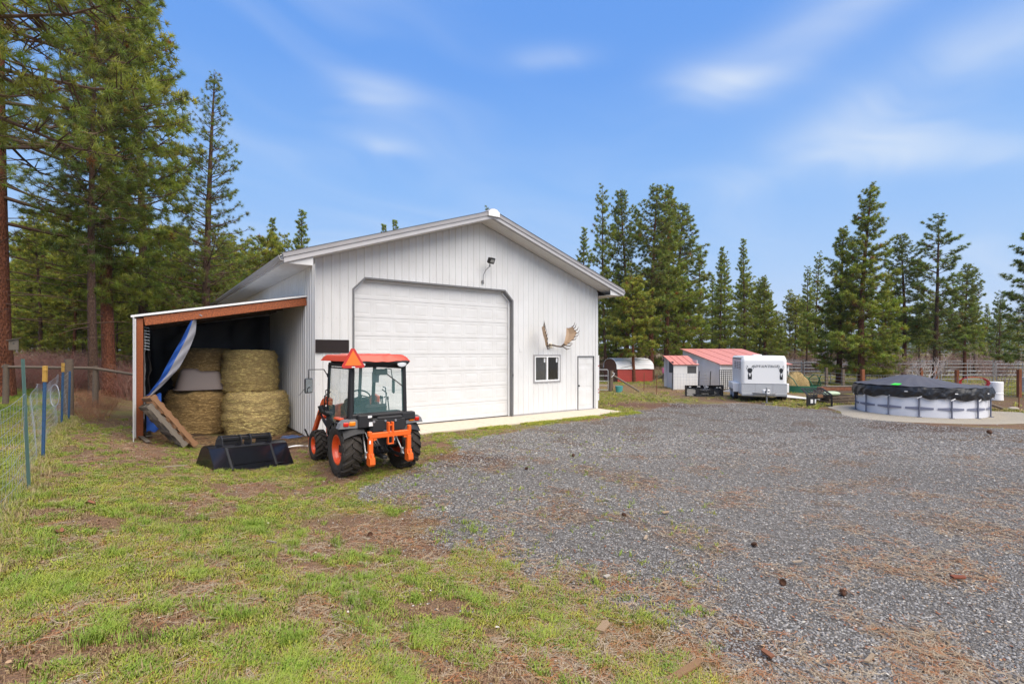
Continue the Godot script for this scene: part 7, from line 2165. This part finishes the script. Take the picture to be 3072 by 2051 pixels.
	# white sheets lying beside it
	for k in 5:
		mb = MB.new(); mb.bar(Vector3(-0.9, 0.36 - k * 0.05, -2.4), Vector3(0.75, 0.03, 1.3), 0.20, 0.02, 0.004)
		single("siding_offcut", mb, M.siding, ["undermost white siding strip of the pile left of the black grid frame", "second white siding strip from the bottom of the pile by the grid frame", "middle white siding strip of the pile left of the black grid frame", "second white siding strip from the top of the pile by the grid frame", "uppermost white siding strip of the pile left of the black grid frame"][k], "siding", gp(13.7 - k * 0.19 - 0.35, -24.4 + k * 0.06, 0.01 + k * 0.016), 0.30, "white siding strips beside the trailer")
	# pallet stack with lumber
	var base: Node3D
	for k in 3:
		t = thing("flat_pallet", ["lowest pallet of the grey stack left of the pool", "middle pallet of the grey stack left of the pool", "topmost pallet of the grey stack left of the pool"][k], "pallet", gp(14.35 + k * 0.04, -22.3, 0.065 + k * 0.122), 0.15 + k * 0.04, "pallets stacked left of the pool")
		pallet_parts(t, M.wood_old, 1.5, 1.0)
	for e in [[0.0, 0.52, 0.12, 1.7, M.wood_old, "dark plank lying on the pallet stack"], [0.08, 0.64, 0.17, 1.5, M.rust, "rusty brown beam on top of the lumber pile"], [0.22, 0.745, 0.04, 1.3, M.wood_grey, "thin pale board on top of the lumber pile"], [-0.1, 0.455, 0.05, 1.8, M.wood_grey, "long grey board just above the pallets"]]:
		mb = MB.new(); mb.box(Vector3(), Vector3(e[3], e[2], 0.30), 0.008)
		single("lumber_piece", mb, e[4], e[5], "lumber", gp(14.35 + e[0], -22.35, e[1] - e[2] * 0.0), 0.10, "lumber on the pallet stack")
	mb = MB.new(); mb.grid(16, 8, func(a: float, b: float) -> Vector3: return Vector3(0.42 * sin(b * PI) * cos(a * TAU), 0.10 - 0.11 * cos(b * PI), 0.24 * sin(b * PI) * sin(a * TAU)))
	single("feed_sack", mb, mk(Color(0.42, 0.52, 0.36), 0.6), "pale green sack lying on the pallets left of the pool", "sack", gp(13.95, -21.85, 0.36), 0.2)
	# hay feeder with hay
	t = thing("hay_feeder", "green hay feeder heaped with hay behind the trailer", "feeder", gp(16.4, -28.7))
	mb = MB.new(); mb.grid(28, 4, func(a: float, b: float) -> Vector3: return Vector3(cos(a * TAU) * 1.15, 0.02 + b * 0.36, sin(a * TAU) * 1.15)); part("ring_wall", mb, M.green_dark, t)
	for k in 9:
		var a := TAU * k / 9
		mb = MB.new(); mb.tube([Vector3(cos(a) * 1.15, 0.36, sin(a) * 1.15), Vector3(cos(a + 0.2) * 1.12, 0.75, sin(a + 0.2) * 1.12), Vector3(cos(a + 0.45) * 1.15, 0.98, sin(a + 0.45) * 1.15)], 0.025, 6); part("hoop", mb, M.green_dark, t)
	mb = MB.new(); mb.grid(28, 12, func(a: float, b: float) -> Vector3:
		var r := 0.62 * sin(b * PI * 0.5) * (1.0 + 0.15 * sin(a * TAU * 3.0))
		return Vector3(cos(a * TAU) * r, 0.1 + 1.0 * cos(b * PI * 0.5) + n_mid.get_noise_2d(cos(a * TAU) * r * 9.0, sin(a * TAU) * r * 9.0) * 0.10, sin(a * TAU) * r))
	var hh := mb
	rng.seed = 404
	for k in 900:
		var a := rng.randf() * TAU; var r := 0.62 * sqrt(rng.randf()); var y := 0.1 + 1.0 * cos(asin(clampf(r / 0.62, 0.0, 1.0)))
		var p := Vector3(cos(a) * r, y, sin(a) * r)
		hh.tri(p, p + Vector3(0.012, 0.0, 0.004), p + Vector3(rng.randf_range(-0.2, 0.2), rng.randf_range(-0.1, 0.16), rng.randf_range(-0.2, 0.2)))
	single("hay_heap", mb, M.hay_fresh, "heap of yellow hay inside the green feeder", "hay", gp(16.3, -28.7))
	# fence across the field, orange posts, pipe rails
	t = thing("field_fence", "wire field fence with bright orange wooden posts behind the pool", "fence")
	var posts := [[2589, 27.0, 1.32], [2765, 33.0, 1.25], [2807, 31.0, 1.35], [2872, 27.0, 1.28], [3059, 25.0, 1.38], [2480, 33.0, 1.25], [2530, 30.0, 1.2]]
	for e in posts:
		var g := along(e[0], e[1])
		mb = MB.new(); mb.box(g + Vector3(0, e[2] * 0.5, 0), Vector3(0.15, e[2] + 0.1, 0.15), 0.01); part("post", mb, M.wood_orange if e[0] > 2550 else M.wood_old, t)
	mb = MB.new()
	for y in [0.25, 0.45, 0.65, 0.85, 1.05]:
		mb.tube([along(2400, 35) + Vector3(0, y, 0), along(2589, 27) + Vector3(0, y, 0), along(2872, 27) + Vector3(0, y, 0), along(3059, 25) + Vector3(0, y, 0), along(3200, 24) + Vector3(0, y, 0)], 0.005, 3)
	for k in 60:
		var p := along(2589, 27).lerp(along(3100, 25), k / 60.0); mb.tube([p, p + Vector3(0, 1.05, 0)], 0.004, 3)
	part("wire", mb, M.wire, t)
	t = thing("pipe_corral", "grey pipe corral panels across the far field", "fence")
	for r in 3:
		var z := -38.0 - r * 6.0
		for k in 7:
			var x := 20.0 + k * 4.2 + r * 1.5
			mb = MB.new(); var g := gp(x, z)
			for y in [0.25, 0.55, 0.85, 1.15, 1.42]: mb.tube([g + Vector3(0, y, 0), g + Vector3(4.0, y, 0)], 0.024, 4)
			for xx in [0.0, 2.0, 4.0]: mb.tube([g + Vector3(xx, 0, 0), g + Vector3(xx, 1.5, 0)], 0.03, 5)
			part("panel", mb, M.galv, t)
	for e in [[2500, 62.0, 3.0, 2.2, "white outbuilding glimpsed between the far trunks right of the trailer"], [290, 40.0, 1.6, 1.4, "white object glimpsed through the woods left of the lean-to"]]:
		t = thing("far_building", e[4], "building", along(e[0], e[1]))
		mb = MB.new(); mb.box(Vector3(0, e[3] * 0.45, 0), Vector3(e[2], e[3] * 0.9, 2.0)); part("wall", mb, M.siding, t)
		mb = MB.new(); mb.prism(PackedVector2Array([Vector2(-e[2] * 0.55, e[3] * 0.88), Vector2(0, e[3] * 1.2), Vector2(e[2] * 0.55, e[3] * 0.88)]), 2.2); part("roof", mb, M.trim, t)
	for e in [[2990, 23.5, 0.42, M.white, "white plastic barrel behind the right end of the pool"], [3072, 28.0, 0.5, M.galv, "grey metal barrel at the right edge beyond the posts"]]:
		mb = MB.new(); mb.lathe([Vector2(0, 0.0), Vector2(0.24, 0.0), Vector2(0.26, 0.03), Vector2(0.25, 0.3), Vector2(0.27, 0.33), Vector2(0.25, 0.36), Vector2(0.26, 0.85), Vector2(0.24, 0.88), Vector2(0, 0.88)], 20)
		single("barrel", mb, e[3], e[4], "barrel", along(e[0], e[1]) + Vector3(0, 0.05, 0))
	# steel T posts in the yard beside the coop
	for e in [[1932, 29.5, 1.1, "thin rusty steel post left of the coop's low annex"], [1970, 27.0, 1.15, "thin rusty steel post nearer the gravel left of the annex"], [3058, 20.2, 1.1, "thin rusty steel post right of the pool"]]:
		mb = MB.new(); mb.bar(Vector3(0, -0.1, 0), Vector3(0.02, e[2], 0), 0.035, 0.03, 0.003, Vector3(0, 0, 1)); single("steel_post", mb, M.rust, e[3], "post", along(e[0], e[1]))

# ---------------------------------------------------------------- grass, gravel and litter
func grass_tuft(blades: int, hh: float, spread: float, sd: int) -> ArrayMesh:
	rng.seed = sd
	var mb := MB.new()
	for k in blades:
		var a := rng.randf() * TAU
		var b := Vector3(cos(a), 0, sin(a)) * rng.randf() * spread
		var l := rng.randf_range(0.5, 1.1) * hh
		var d := Vector3(cos(a + rng.randf_range(-1, 1)), 0, sin(a + rng.randf_range(-1, 1)))
		var w := d.cross(Vector3.UP).normalized() * rng.randf_range(0.0016, 0.003)
		var m := b + Vector3(0, l * 0.62, 0) + d * l * rng.randf_range(0.05, 0.35)
		var e := m + Vector3(0, l * rng.randf_range(0.0, 0.36), 0) + d * l * rng.randf_range(0.15, 0.55)
		var s := rng.randf_range(0.75, 1.25)
		mb.col = Color(s, s, s)
		var nn := (Vector3.UP + d * 0.25).normalized()
		mb.tri3(b - w, b + w, m + w * 0.8, nn, nn, nn); mb.tri3(b - w, m + w * 0.8, m - w * 0.8, nn, nn, nn); mb.tri3(m - w * 0.8, m + w * 0.8, e, nn, nn, nn)
	return mb.mesh(M.blade, true)

func pebble_mesh(sd: int) -> ArrayMesh:
	rng.seed = sd
	var mb := MB.new()
	var rows := []
	for j in 4:
		var row := []
		var th := PI * (j + 0.5) / 4.0
		for i in 6:
			var a := TAU * (i + 0.5 * (j % 2)) / 6.0
			row.append(Vector3(sin(th) * cos(a), cos(th) * 0.62, sin(th) * sin(a) * 0.75) * rng.randf_range(0.8, 1.1))
		rows.append(row)
	for j in 3:
		for i in 6:
			var k := (i + 1) % 6
			mb.tri(rows[j][i], rows[j][k], rows[j + 1][k]); mb.tri(rows[j][i], rows[j + 1][k], rows[j + 1][i])
	for i in 4:
		mb.tri(rows[0][0], rows[0][i + 2], rows[0][i + 1]); mb.tri(rows[3][0], rows[3][i + 1], rows[3][i + 2])
	return mb.mesh(M.pebble)

func in_solid(x: float, z: float) -> bool:
	# under the barn, the lean-to or the apron
	var b := to_barn(Vector3(x, 0, z))
	return b.x > -3.6 and b.x < 11.05 and b.y > -0.02 or b.x > 0.9 and b.x < 11.03 and b.y > -1.38

func greenness(x: float, z: float) -> float:
	return 0.5 + n_patch.get_noise_2d(x * 1.3 + 40.0, z * 1.3) * 1.6 + n_mid.get_noise_2d(x * 1.7, z * 1.7 + 9.0) * 0.7

func make_scatter() -> void:
	var st := MB.new()
	for k in 3:
		var a := k * 2.0
		var b := Vector3(cos(a), 0, sin(a)) * 0.03
		st.tri(b - Vector3(0.003, 0, 0), b + Vector3(0.003, 0, 0), b + Vector3(cos(a) * 0.03, 0.012, 0.09))
		st.tri(b - Vector3(0, 0.003, 0), b + Vector3(0, 0.003, 0), b + Vector3(cos(a) * 0.03, 0.012, 0.09))
	M.straw_mesh = st.mesh(M.straw)

func make_grass() -> void:
	var lush := grass_tuft(18, 0.075, 0.04, 51)
	var thin := grass_tuft(13, 0.046, 0.05, 52)
	var dry := grass_tuft(12, 0.045, 0.06, 53)
	var rank := grass_tuft(26, 0.16, 0.07, 54)
	var sets := {"lush": [[], []], "thin": [[], []], "dry": [[], []], "rank": [[], []]}
	rng.seed = 1234
	# near grass, sown evenly over the bank and thinned by patch noise
	var put := func(kind: String, x: float, z: float, s: float, c: Color) -> void:
		var up := Basis(Vector3.UP, rng.randf() * TAU) * Basis(Vector3.RIGHT, rng.randf_range(-0.2, 0.2))
		sets[kind][0].append(Transform3D(up.scaled(Vector3.ONE * s), Vector3(x, ground_y(x, z) - 0.004, z)))
		sets[kind][1].append(c)
	var yel := Color(0.60, 0.56, 0.085); var grn := Color(0.29, 0.42, 0.05); var tan_ := Color(0.58, 0.44, 0.21); var brown := Color(0.36, 0.21, 0.115)
	for k in 125000:
		# denser close to the camera's foot of the bank
		var d := 1.9 + pow(rng.randf(), 1.7) * 12.5
		var x := rng.randf_range(-1.06, 0.42) * d
		var z := -d
		if bank(x, z) > 6.0 or in_solid(x, z): continue
		var yd := yard(x, z)
		if yd > 0.12 and rng.randf() > 0.03 + 0.35 * exp(-yd * 3.0): continue
		var g := greenness(x, z)
		var fine := n_mid.get_noise_2d(x * 4.0, z * 4.0 + 50.0)
		if g + fine * 1.8 - 2.0 * bare(x, z) < rng.randf_range(-0.05, 0.95):
			if rng.randf() < 0.14: put.call("dry", x, z, rng.randf_range(0.5, 1.0), tan_.lerp(brown, rng.randf()))
			continue
		var f := clampf(0.45 + fine * 1.3 + rng.randf_range(-0.25, 0.25), 0.0, 1.0)
		var c := yel.lerp(grn, f) * rng.randf_range(0.8, 1.2)
		if rng.randf() < 0.24: c = tan_.lerp(brown, rng.randf() * 0.7)
		var big := n_mid.get_noise_2d(x * 2.3 + 7.0, z * 2.3)
		if big > 0.30: put.call("lush", x, z, rng.randf_range(0.7, 1.25), c.lerp(grn, 0.5))
		else: put.call("thin", x, z, rng.randf_range(0.7, 1.3), c)
	# rank tan grass along the wire fence and deep green tufts at the lower left
	for k in 1500:
		var f := rng.randf()
		var p := Vector3(-4.2, 0, -3.75).lerp(Vector3(-11.9, 0, -13.4), f) + Vector3(rng.randf_range(-0.18, 0.35), 0, rng.randf_range(-0.1, 0.2))
		put.call("rank", p.x, p.z, rng.randf_range(0.35, 0.85), tan_.lerp(Color(0.5, 0.40, 0.24), rng.randf()) if rng.randf() < 0.55 else yel.lerp(grn, rng.randf()))
	for k in 46:
		var d := rng.randf_range(2.6, 6.0)
		var cx := rng.randf_range(-1.0, -0.15) * d
		if yard(cx, -d) > -0.3: continue
		for i in rng.randi_range(5, 16):
			var x := cx + rng.randfn(0, 0.07); var z := -d + rng.randfn(0, 0.06)
			put.call("rank", x, z, rng.randf_range(0.45, 0.8), grn * rng.randf_range(0.75, 1.15))
	# pasture beyond the fence
	for k in 26000:
		var d := 6.0 + rng.randf() * 17.0
		var x := rng.randf_range(-1.08, -0.55) * d
		if bank(x, -d) < 0.7: continue
		if to_barn(Vector3(x, 0, -d)).x > -3.8 and d > 9.0: continue
		var g := greenness(x * 0.6, -d * 0.6)
		var c := yel.lerp(grn, clampf(g, 0.0, 1.0)) * rng.randf_range(0.75, 1.15)
		if g < 0.1 and rng.randf() < 0.6: c = tan_
		put.call("thin", x, -d, rng.randf_range(1.0, 2.2), c)
	# strips of grass on the far side of the yard and along the apron
	for k in 26000:
		var d := 18.0 + pow(rng.randf(), 1.3) * 26.0
		var x := rng.randf_range(0.12, 1.06) * d
		var z := -d
		if yard(x, z) > 0.0 or in_solid(x, z): continue
		if Vector2((x - 15.3) / 1.15, z + 18.6).length() < 3.0: continue
		var g := greenness(x * 0.5, z * 0.5)
		if g - 2.0 * bare(x, z) < rng.randf_range(-0.2, 0.8): continue
		put.call("thin", x, z, rng.randf_range(1.6, 3.2), (yel.lerp(grn, rng.randf()) if rng.randf() < 0.65 else tan_) * rng.randf_range(0.7, 1.1))
	for k in 5000:
		var u := rng.randf_range(1.5, 11.5); var s := -1.40 - absf(rng.randfn(0, 0.22))
		var p := barn_pt(u, 0, s)
		if n_mid.get_noise_2d(u * 1.4, 3.0) + (0.2 if u > 6.5 else -0.12) < rng.randf_range(-0.15, 0.25): continue
		put.call("thin", p.x, p.z, rng.randf_range(0.9, 1.7), yel.lerp(grn, rng.randf() * 0.8))
	var L := {"lush": "fuller green grass tufts growing on the bank", "thin": "short patchy yellow green grass on the bank and pasture", "dry": "dry tan grass stems in the bare patches", "rank": "long tan and deep green grass along the wire fence"}
	var meshes := {"lush": lush, "thin": thin, "dry": dry, "rank": rank}
	for k in sets: tag(multi("grass", meshes[k], sets[k][0], sets[k][1], self), L[k], "grass", "", "stuff")

func make_gravel() -> void:
	var A := pebble_mesh(81); var B := pebble_mesh(82)
	var xa := [[], []]; var ca := [[], []]
	rng.seed = 4321
	for k in 210000:
		var d := 2.6 + pow(rng.randf(), 1.9) * 11.5
		if k > 140000: d = rng.randf_range(10.0, 23.0)
		var x := rng.randf_range(-0.62, 1.06) * d
		var z := -d
		var yd := yard(x, z)
		if yd < 0.0 and rng.randf() > 0.10 * exp(yd * 1.2): continue
		if in_solid(x, z): continue
		var lit := n_mid.get_noise_2d(x * 1.2 + 33.0, z * 1.2)
		if lit > 0.28 and rng.randf() < 0.5: continue
		var s := rng.randf_range(0.005, 0.0125) * (1.0 if d < 7.0 else (1.2 if d < 11.0 else 1.6))
		if rng.randf() < 0.03: s *= 1.6
		var b := Basis(Vector3.UP, rng.randf() * TAU) * Basis(Vector3.RIGHT, rng.randf_range(-0.5, 0.5))
		var i := k % 2
		xa[i].append(Transform3D(b.scaled(Vector3(s * rng.randf_range(0.9, 1.6), s, s)), Vector3(x, ground_y(x, z) + s * 0.25, z)))
		var v := 0.18 + 0.33 * pow(rng.randf(), 1.5)
		var c := Color(v * 1.03, v * 0.98, v * 0.93)
		var r := rng.randf()
		if r < 0.06: c = Color(v * 1.3, v * 1.0, v * 0.75)
		elif r < 0.075: c = Color(0.6, 0.57, 0.5)
		ca[i].append(c)
	for i in 2: tag(multi("gravel", [A, B][i], xa[i], ca[i], self), "loose dark grey crushed gravel stones on the yard", "gravel", "", "stuff")

func make_litter() -> void:
	# pine needles: thin curved strips
	var mb := MB.new()
	for k in 2:
		var w := Vector3(0, 0, 0.0014)
		var p := [Vector3(-0.075, 0, 0.012 * k), Vector3(-0.02, 0.006, -0.01), Vector3(0.035, 0.006, -0.004 + 0.02 * k), Vector3(0.08, 0.0, 0.02 - 0.05 * k)]
		for i in 3: mb.quad(p[i] - w, p[i] + w, p[i + 1] + w, p[i + 1] - w)
	var nm := mb.mesh(M.straw)
	var xs := []; var cs := []
	rng.seed = 2222
	for k in 75000:
		var d := 2.2 + pow(rng.randf(), 1.6) * 9.5
		var x := rng.randf_range(-1.04, 1.06) * d
		var z := -d
		if in_solid(x, z): continue
		var lit := n_mid.get_noise_2d(x * 1.2 + 33.0, z * 1.2) + 0.5 * n_patch.get_noise_2d(x + 80.0, z)
		var yd := yard(x, z)
		var want := 0.20 + lit * 1.2 + (0.30 if absf(yd) < 0.7 and d < 6.0 else 0.0) + (0.2 if yd < 0 else 0.0)
		if rng.randf() > want: continue
		xs.append(Transform3D((Basis(Vector3.UP, rng.randf() * TAU) * Basis(Vector3.RIGHT, rng.randf_range(-0.4, 0.4))).scaled(Vector3.ONE * rng.randf_range(0.6, 1.15)), Vector3(x, ground_y(x, z) + rng.randf_range(0.006, 0.022), z)))
		var c := Color(0.36, 0.24, 0.13).lerp(Color(0.48, 0.40, 0.29), rng.randf())
		if rng.randf() < 0.3: c = Color(0.38, 0.16, 0.06)
		cs.append(c)
	tag(multi("needle_litter", nm, xs, cs, self), "fallen pine needles strewn over gravel and grass", "needles", "", "stuff")
	# bark flakes and dead leaves
	mb = MB.new()
	mb.prism(PackedVector2Array([Vector2(-0.02, -0.008), Vector2(-0.008, 0.013), Vector2(0.014, 0.012), Vector2(0.023, -0.004), Vector2(0.004, -0.014)]), 0.004, Transform3D(Basis(Vector3.RIGHT, PI / 2), Vector3()))
	var fm := mb.mesh(M.straw)
	xs = []; cs = []
	for k in 5000:
		var d := 2.2 + pow(rng.randf(), 1.5) * 10.0
		var x := rng.randf_range(-1.04, 1.06) * d
		if in_solid(x, -d): continue
		xs.append(Transform3D((Basis(Vector3.UP, rng.randf() * TAU) * Basis(Vector3.RIGHT, rng.randf_range(-0.5, 0.5))).scaled(Vector3.ONE * rng.randf_range(0.22, 0.75)), gp(x, -d, 0.012)))
		var r := rng.randf()
		cs.append(Color(0.24, 0.10, 0.05) if r < 0.5 else (Color(0.40, 0.26, 0.15) if r < 0.85 else Color(0.60, 0.55, 0.47)))
	tag(multi("bark_litter", fm, xs, cs, self), "small bark flakes and leaf bits on the ground", "litter", "", "stuff")
	# pine cones one can point at
	var cone := MB.new()
	for j in 7:
		var y := -0.035 + j * 0.0115
		var r := 0.034 * sin(PI * (j + 1.0) / 8.6) + 0.004
		for i in 9:
			var a := TAU * (i + 0.5 * (j % 2)) / 9
			var o := Vector3(cos(a), 0.25, sin(a)); var s := Vector3(-sin(a), 0, cos(a))
			cone.tri(s * 0.008 + Vector3(0, y, 0), -s * 0.008 + Vector3(0, y, 0), o * r * 1.25 + Vector3(0, y + 0.004, 0))
			cone.tri(s * 0.009 + o * r * 0.8 + Vector3(0, y, 0), -s * 0.009 + o * r * 0.8 + Vector3(0, y, 0), o * r * 1.3 + Vector3(0, y + 0.008, 0))
	cone.lathe([Vector2(0.0, -0.04), Vector2(0.022, -0.02), Vector2(0.024, 0.01), Vector2(0.0, 0.045)], 8)
	var cm := cone.mesh(M.cone)
	var spots := [[2.82, -5.84, "pine cone farthest up the gravel of the three in the foreground"], [2.64, -4.88, "round pine cone in the middle of the foreground gravel"], [3.08, -4.65, "pine cone lying on its side near the pale needle heap"], [0.27, -9.64, "dark cone on the gravel right of the tractor"], [1.33, -10.86, "small dark cone on the gravel in front of the apron"], [-1.72, -6.05, "dark cone on the bare brown earth patch"], [13.0, -13.6, "dark clump at the edge of the sand near the right border"], [1.55, -6.9, "cone in the litter halfway up the gravel"]]
	for e in spots:
		var o := part_mesh("pine_cone", cm, self)
		o.transform = Transform3D((Basis(Vector3.UP, e[0] * 7.0) * Basis(Vector3.RIGHT, 1.3)).scaled(Vector3.ONE * (0.78 if e[0] < 10 else 1.5)), gp(e[0], e[1], 0.03 if e[0] < 10 else 0.09))
		tag(o, e[2], "pine cone", "pine cones on the yard")
	# wood chips and sticks: x, z, length, width, turn, colour, label
	var chips := [[0.75, -4.09, 0.17, 0.075, 0.9, Color(0.50, 0.36, 0.22), "flat tan wood chip at the edge of grass and gravel"], [1.22, -3.52, 0.38, 0.06, 0.55, Color(0.40, 0.24, 0.12), "long splintered brown stick at the bottom of the picture"], [2.62, -3.66, 0.15, 0.03, 0.6, Color(0.48, 0.38, 0.26), "pale splinter beside the small green tuft at the bottom"], [1.62, -6.05, 0.13, 0.035, 1.1, Color(0.62, 0.50, 0.36), "pale chip pointing away in the middle of the gravel"], [1.46, -7.6, 0.14, 0.04, -0.9, Color(0.66, 0.62, 0.55), "bleached chip farther up the gravel"], [3.05, -5.35, 0.12, 0.025, 0.1, Color(0.60, 0.50, 0.38), "thin pale sliver right of the pine cones"], [0.95, -5.0, 0.07, 0.045, 0.4, Color(0.70, 0.66, 0.58), "whitish chip near the gravel's edge"], [4.45, -4.98, 0.13, 0.07, -0.3, Color(0.34, 0.10, 0.045), "rusty red bark piece on the right of the gravel"], [-6.9, -7.6, 0.0, 0.0, 0.0, Color(), ""], [-5.75, -8.35, 0.62, 0.02, 0.15, Color(0.55, 0.50, 0.40), "thin pale stick lying in the grass near the fence"], [-2.55, -5.3, 0.17, 0.022, -0.5, Color(0.45, 0.40, 0.33), "small grey stick standing out of the grass patch"], [1.9, -3.72, 0.10, 0.05, 1.9, Color(0.33, 0.14, 0.07), "brown bark piece in the grass at the bottom"], [2.15, -7.0, 0.11, 0.05, 0.2, Color(0.62, 0.46, 0.30), "group of tan flakes left of the needle patch"]]
	for e in chips:
		if e[2] == 0.0: continue
		mb = MB.new()
		mb.prism(PackedVector2Array([Vector2(-e[2] * 0.5, -e[3] * 0.4), Vector2(-e[2] * 0.42, e[3] * 0.5), Vector2(e[2] * 0.3, e[3] * 0.42), Vector2(e[2] * 0.5, -e[3] * 0.1), Vector2(e[2] * 0.35, -e[3] * 0.5)]), 0.014, Transform3D(Basis(Vector3.RIGHT, PI / 2), Vector3()))
		var m := tri_map(mk(e[5], 0.85), M.T.grain, Vector3(3, 25, 25))
		var o := single("wood_chip", mb, m, e[6], "wood chip", gp(e[0], e[1], 0.035), e[4], "chips and sticks on the ground")
		o.rotation.z = 0.06

func _ready() -> void:
	var t0 := Time.get_ticks_msec()
	n_patch.seed = 11; n_patch.frequency = 0.22; n_patch.fractal_octaves = 3
	n_mid.seed = 23; n_mid.frequency = 0.55; n_mid.fractal_octaves = 3
	n_fine.seed = 31; n_fine.frequency = 3.0
	setting()
	make_materials()
	make_ground()
	make_scatter()
	print("ground ", Time.get_ticks_msec() - t0)
	make_barn()
	make_lean_to()
	print("barn ", Time.get_ticks_msec() - t0)
	make_trees()
	make_shrubs()
	print("tufts ", tuft_total, " trees ", Time.get_ticks_msec() - t0)
	make_sheds()
	make_tractor()
	make_trailer()
	make_pool()
	make_left_fence()
	make_yard_things()
	print("things ", Time.get_ticks_msec() - t0)
	make_grass()
	make_gravel()
	make_litter()
	print("done ", Time.get_ticks_msec() - t0)
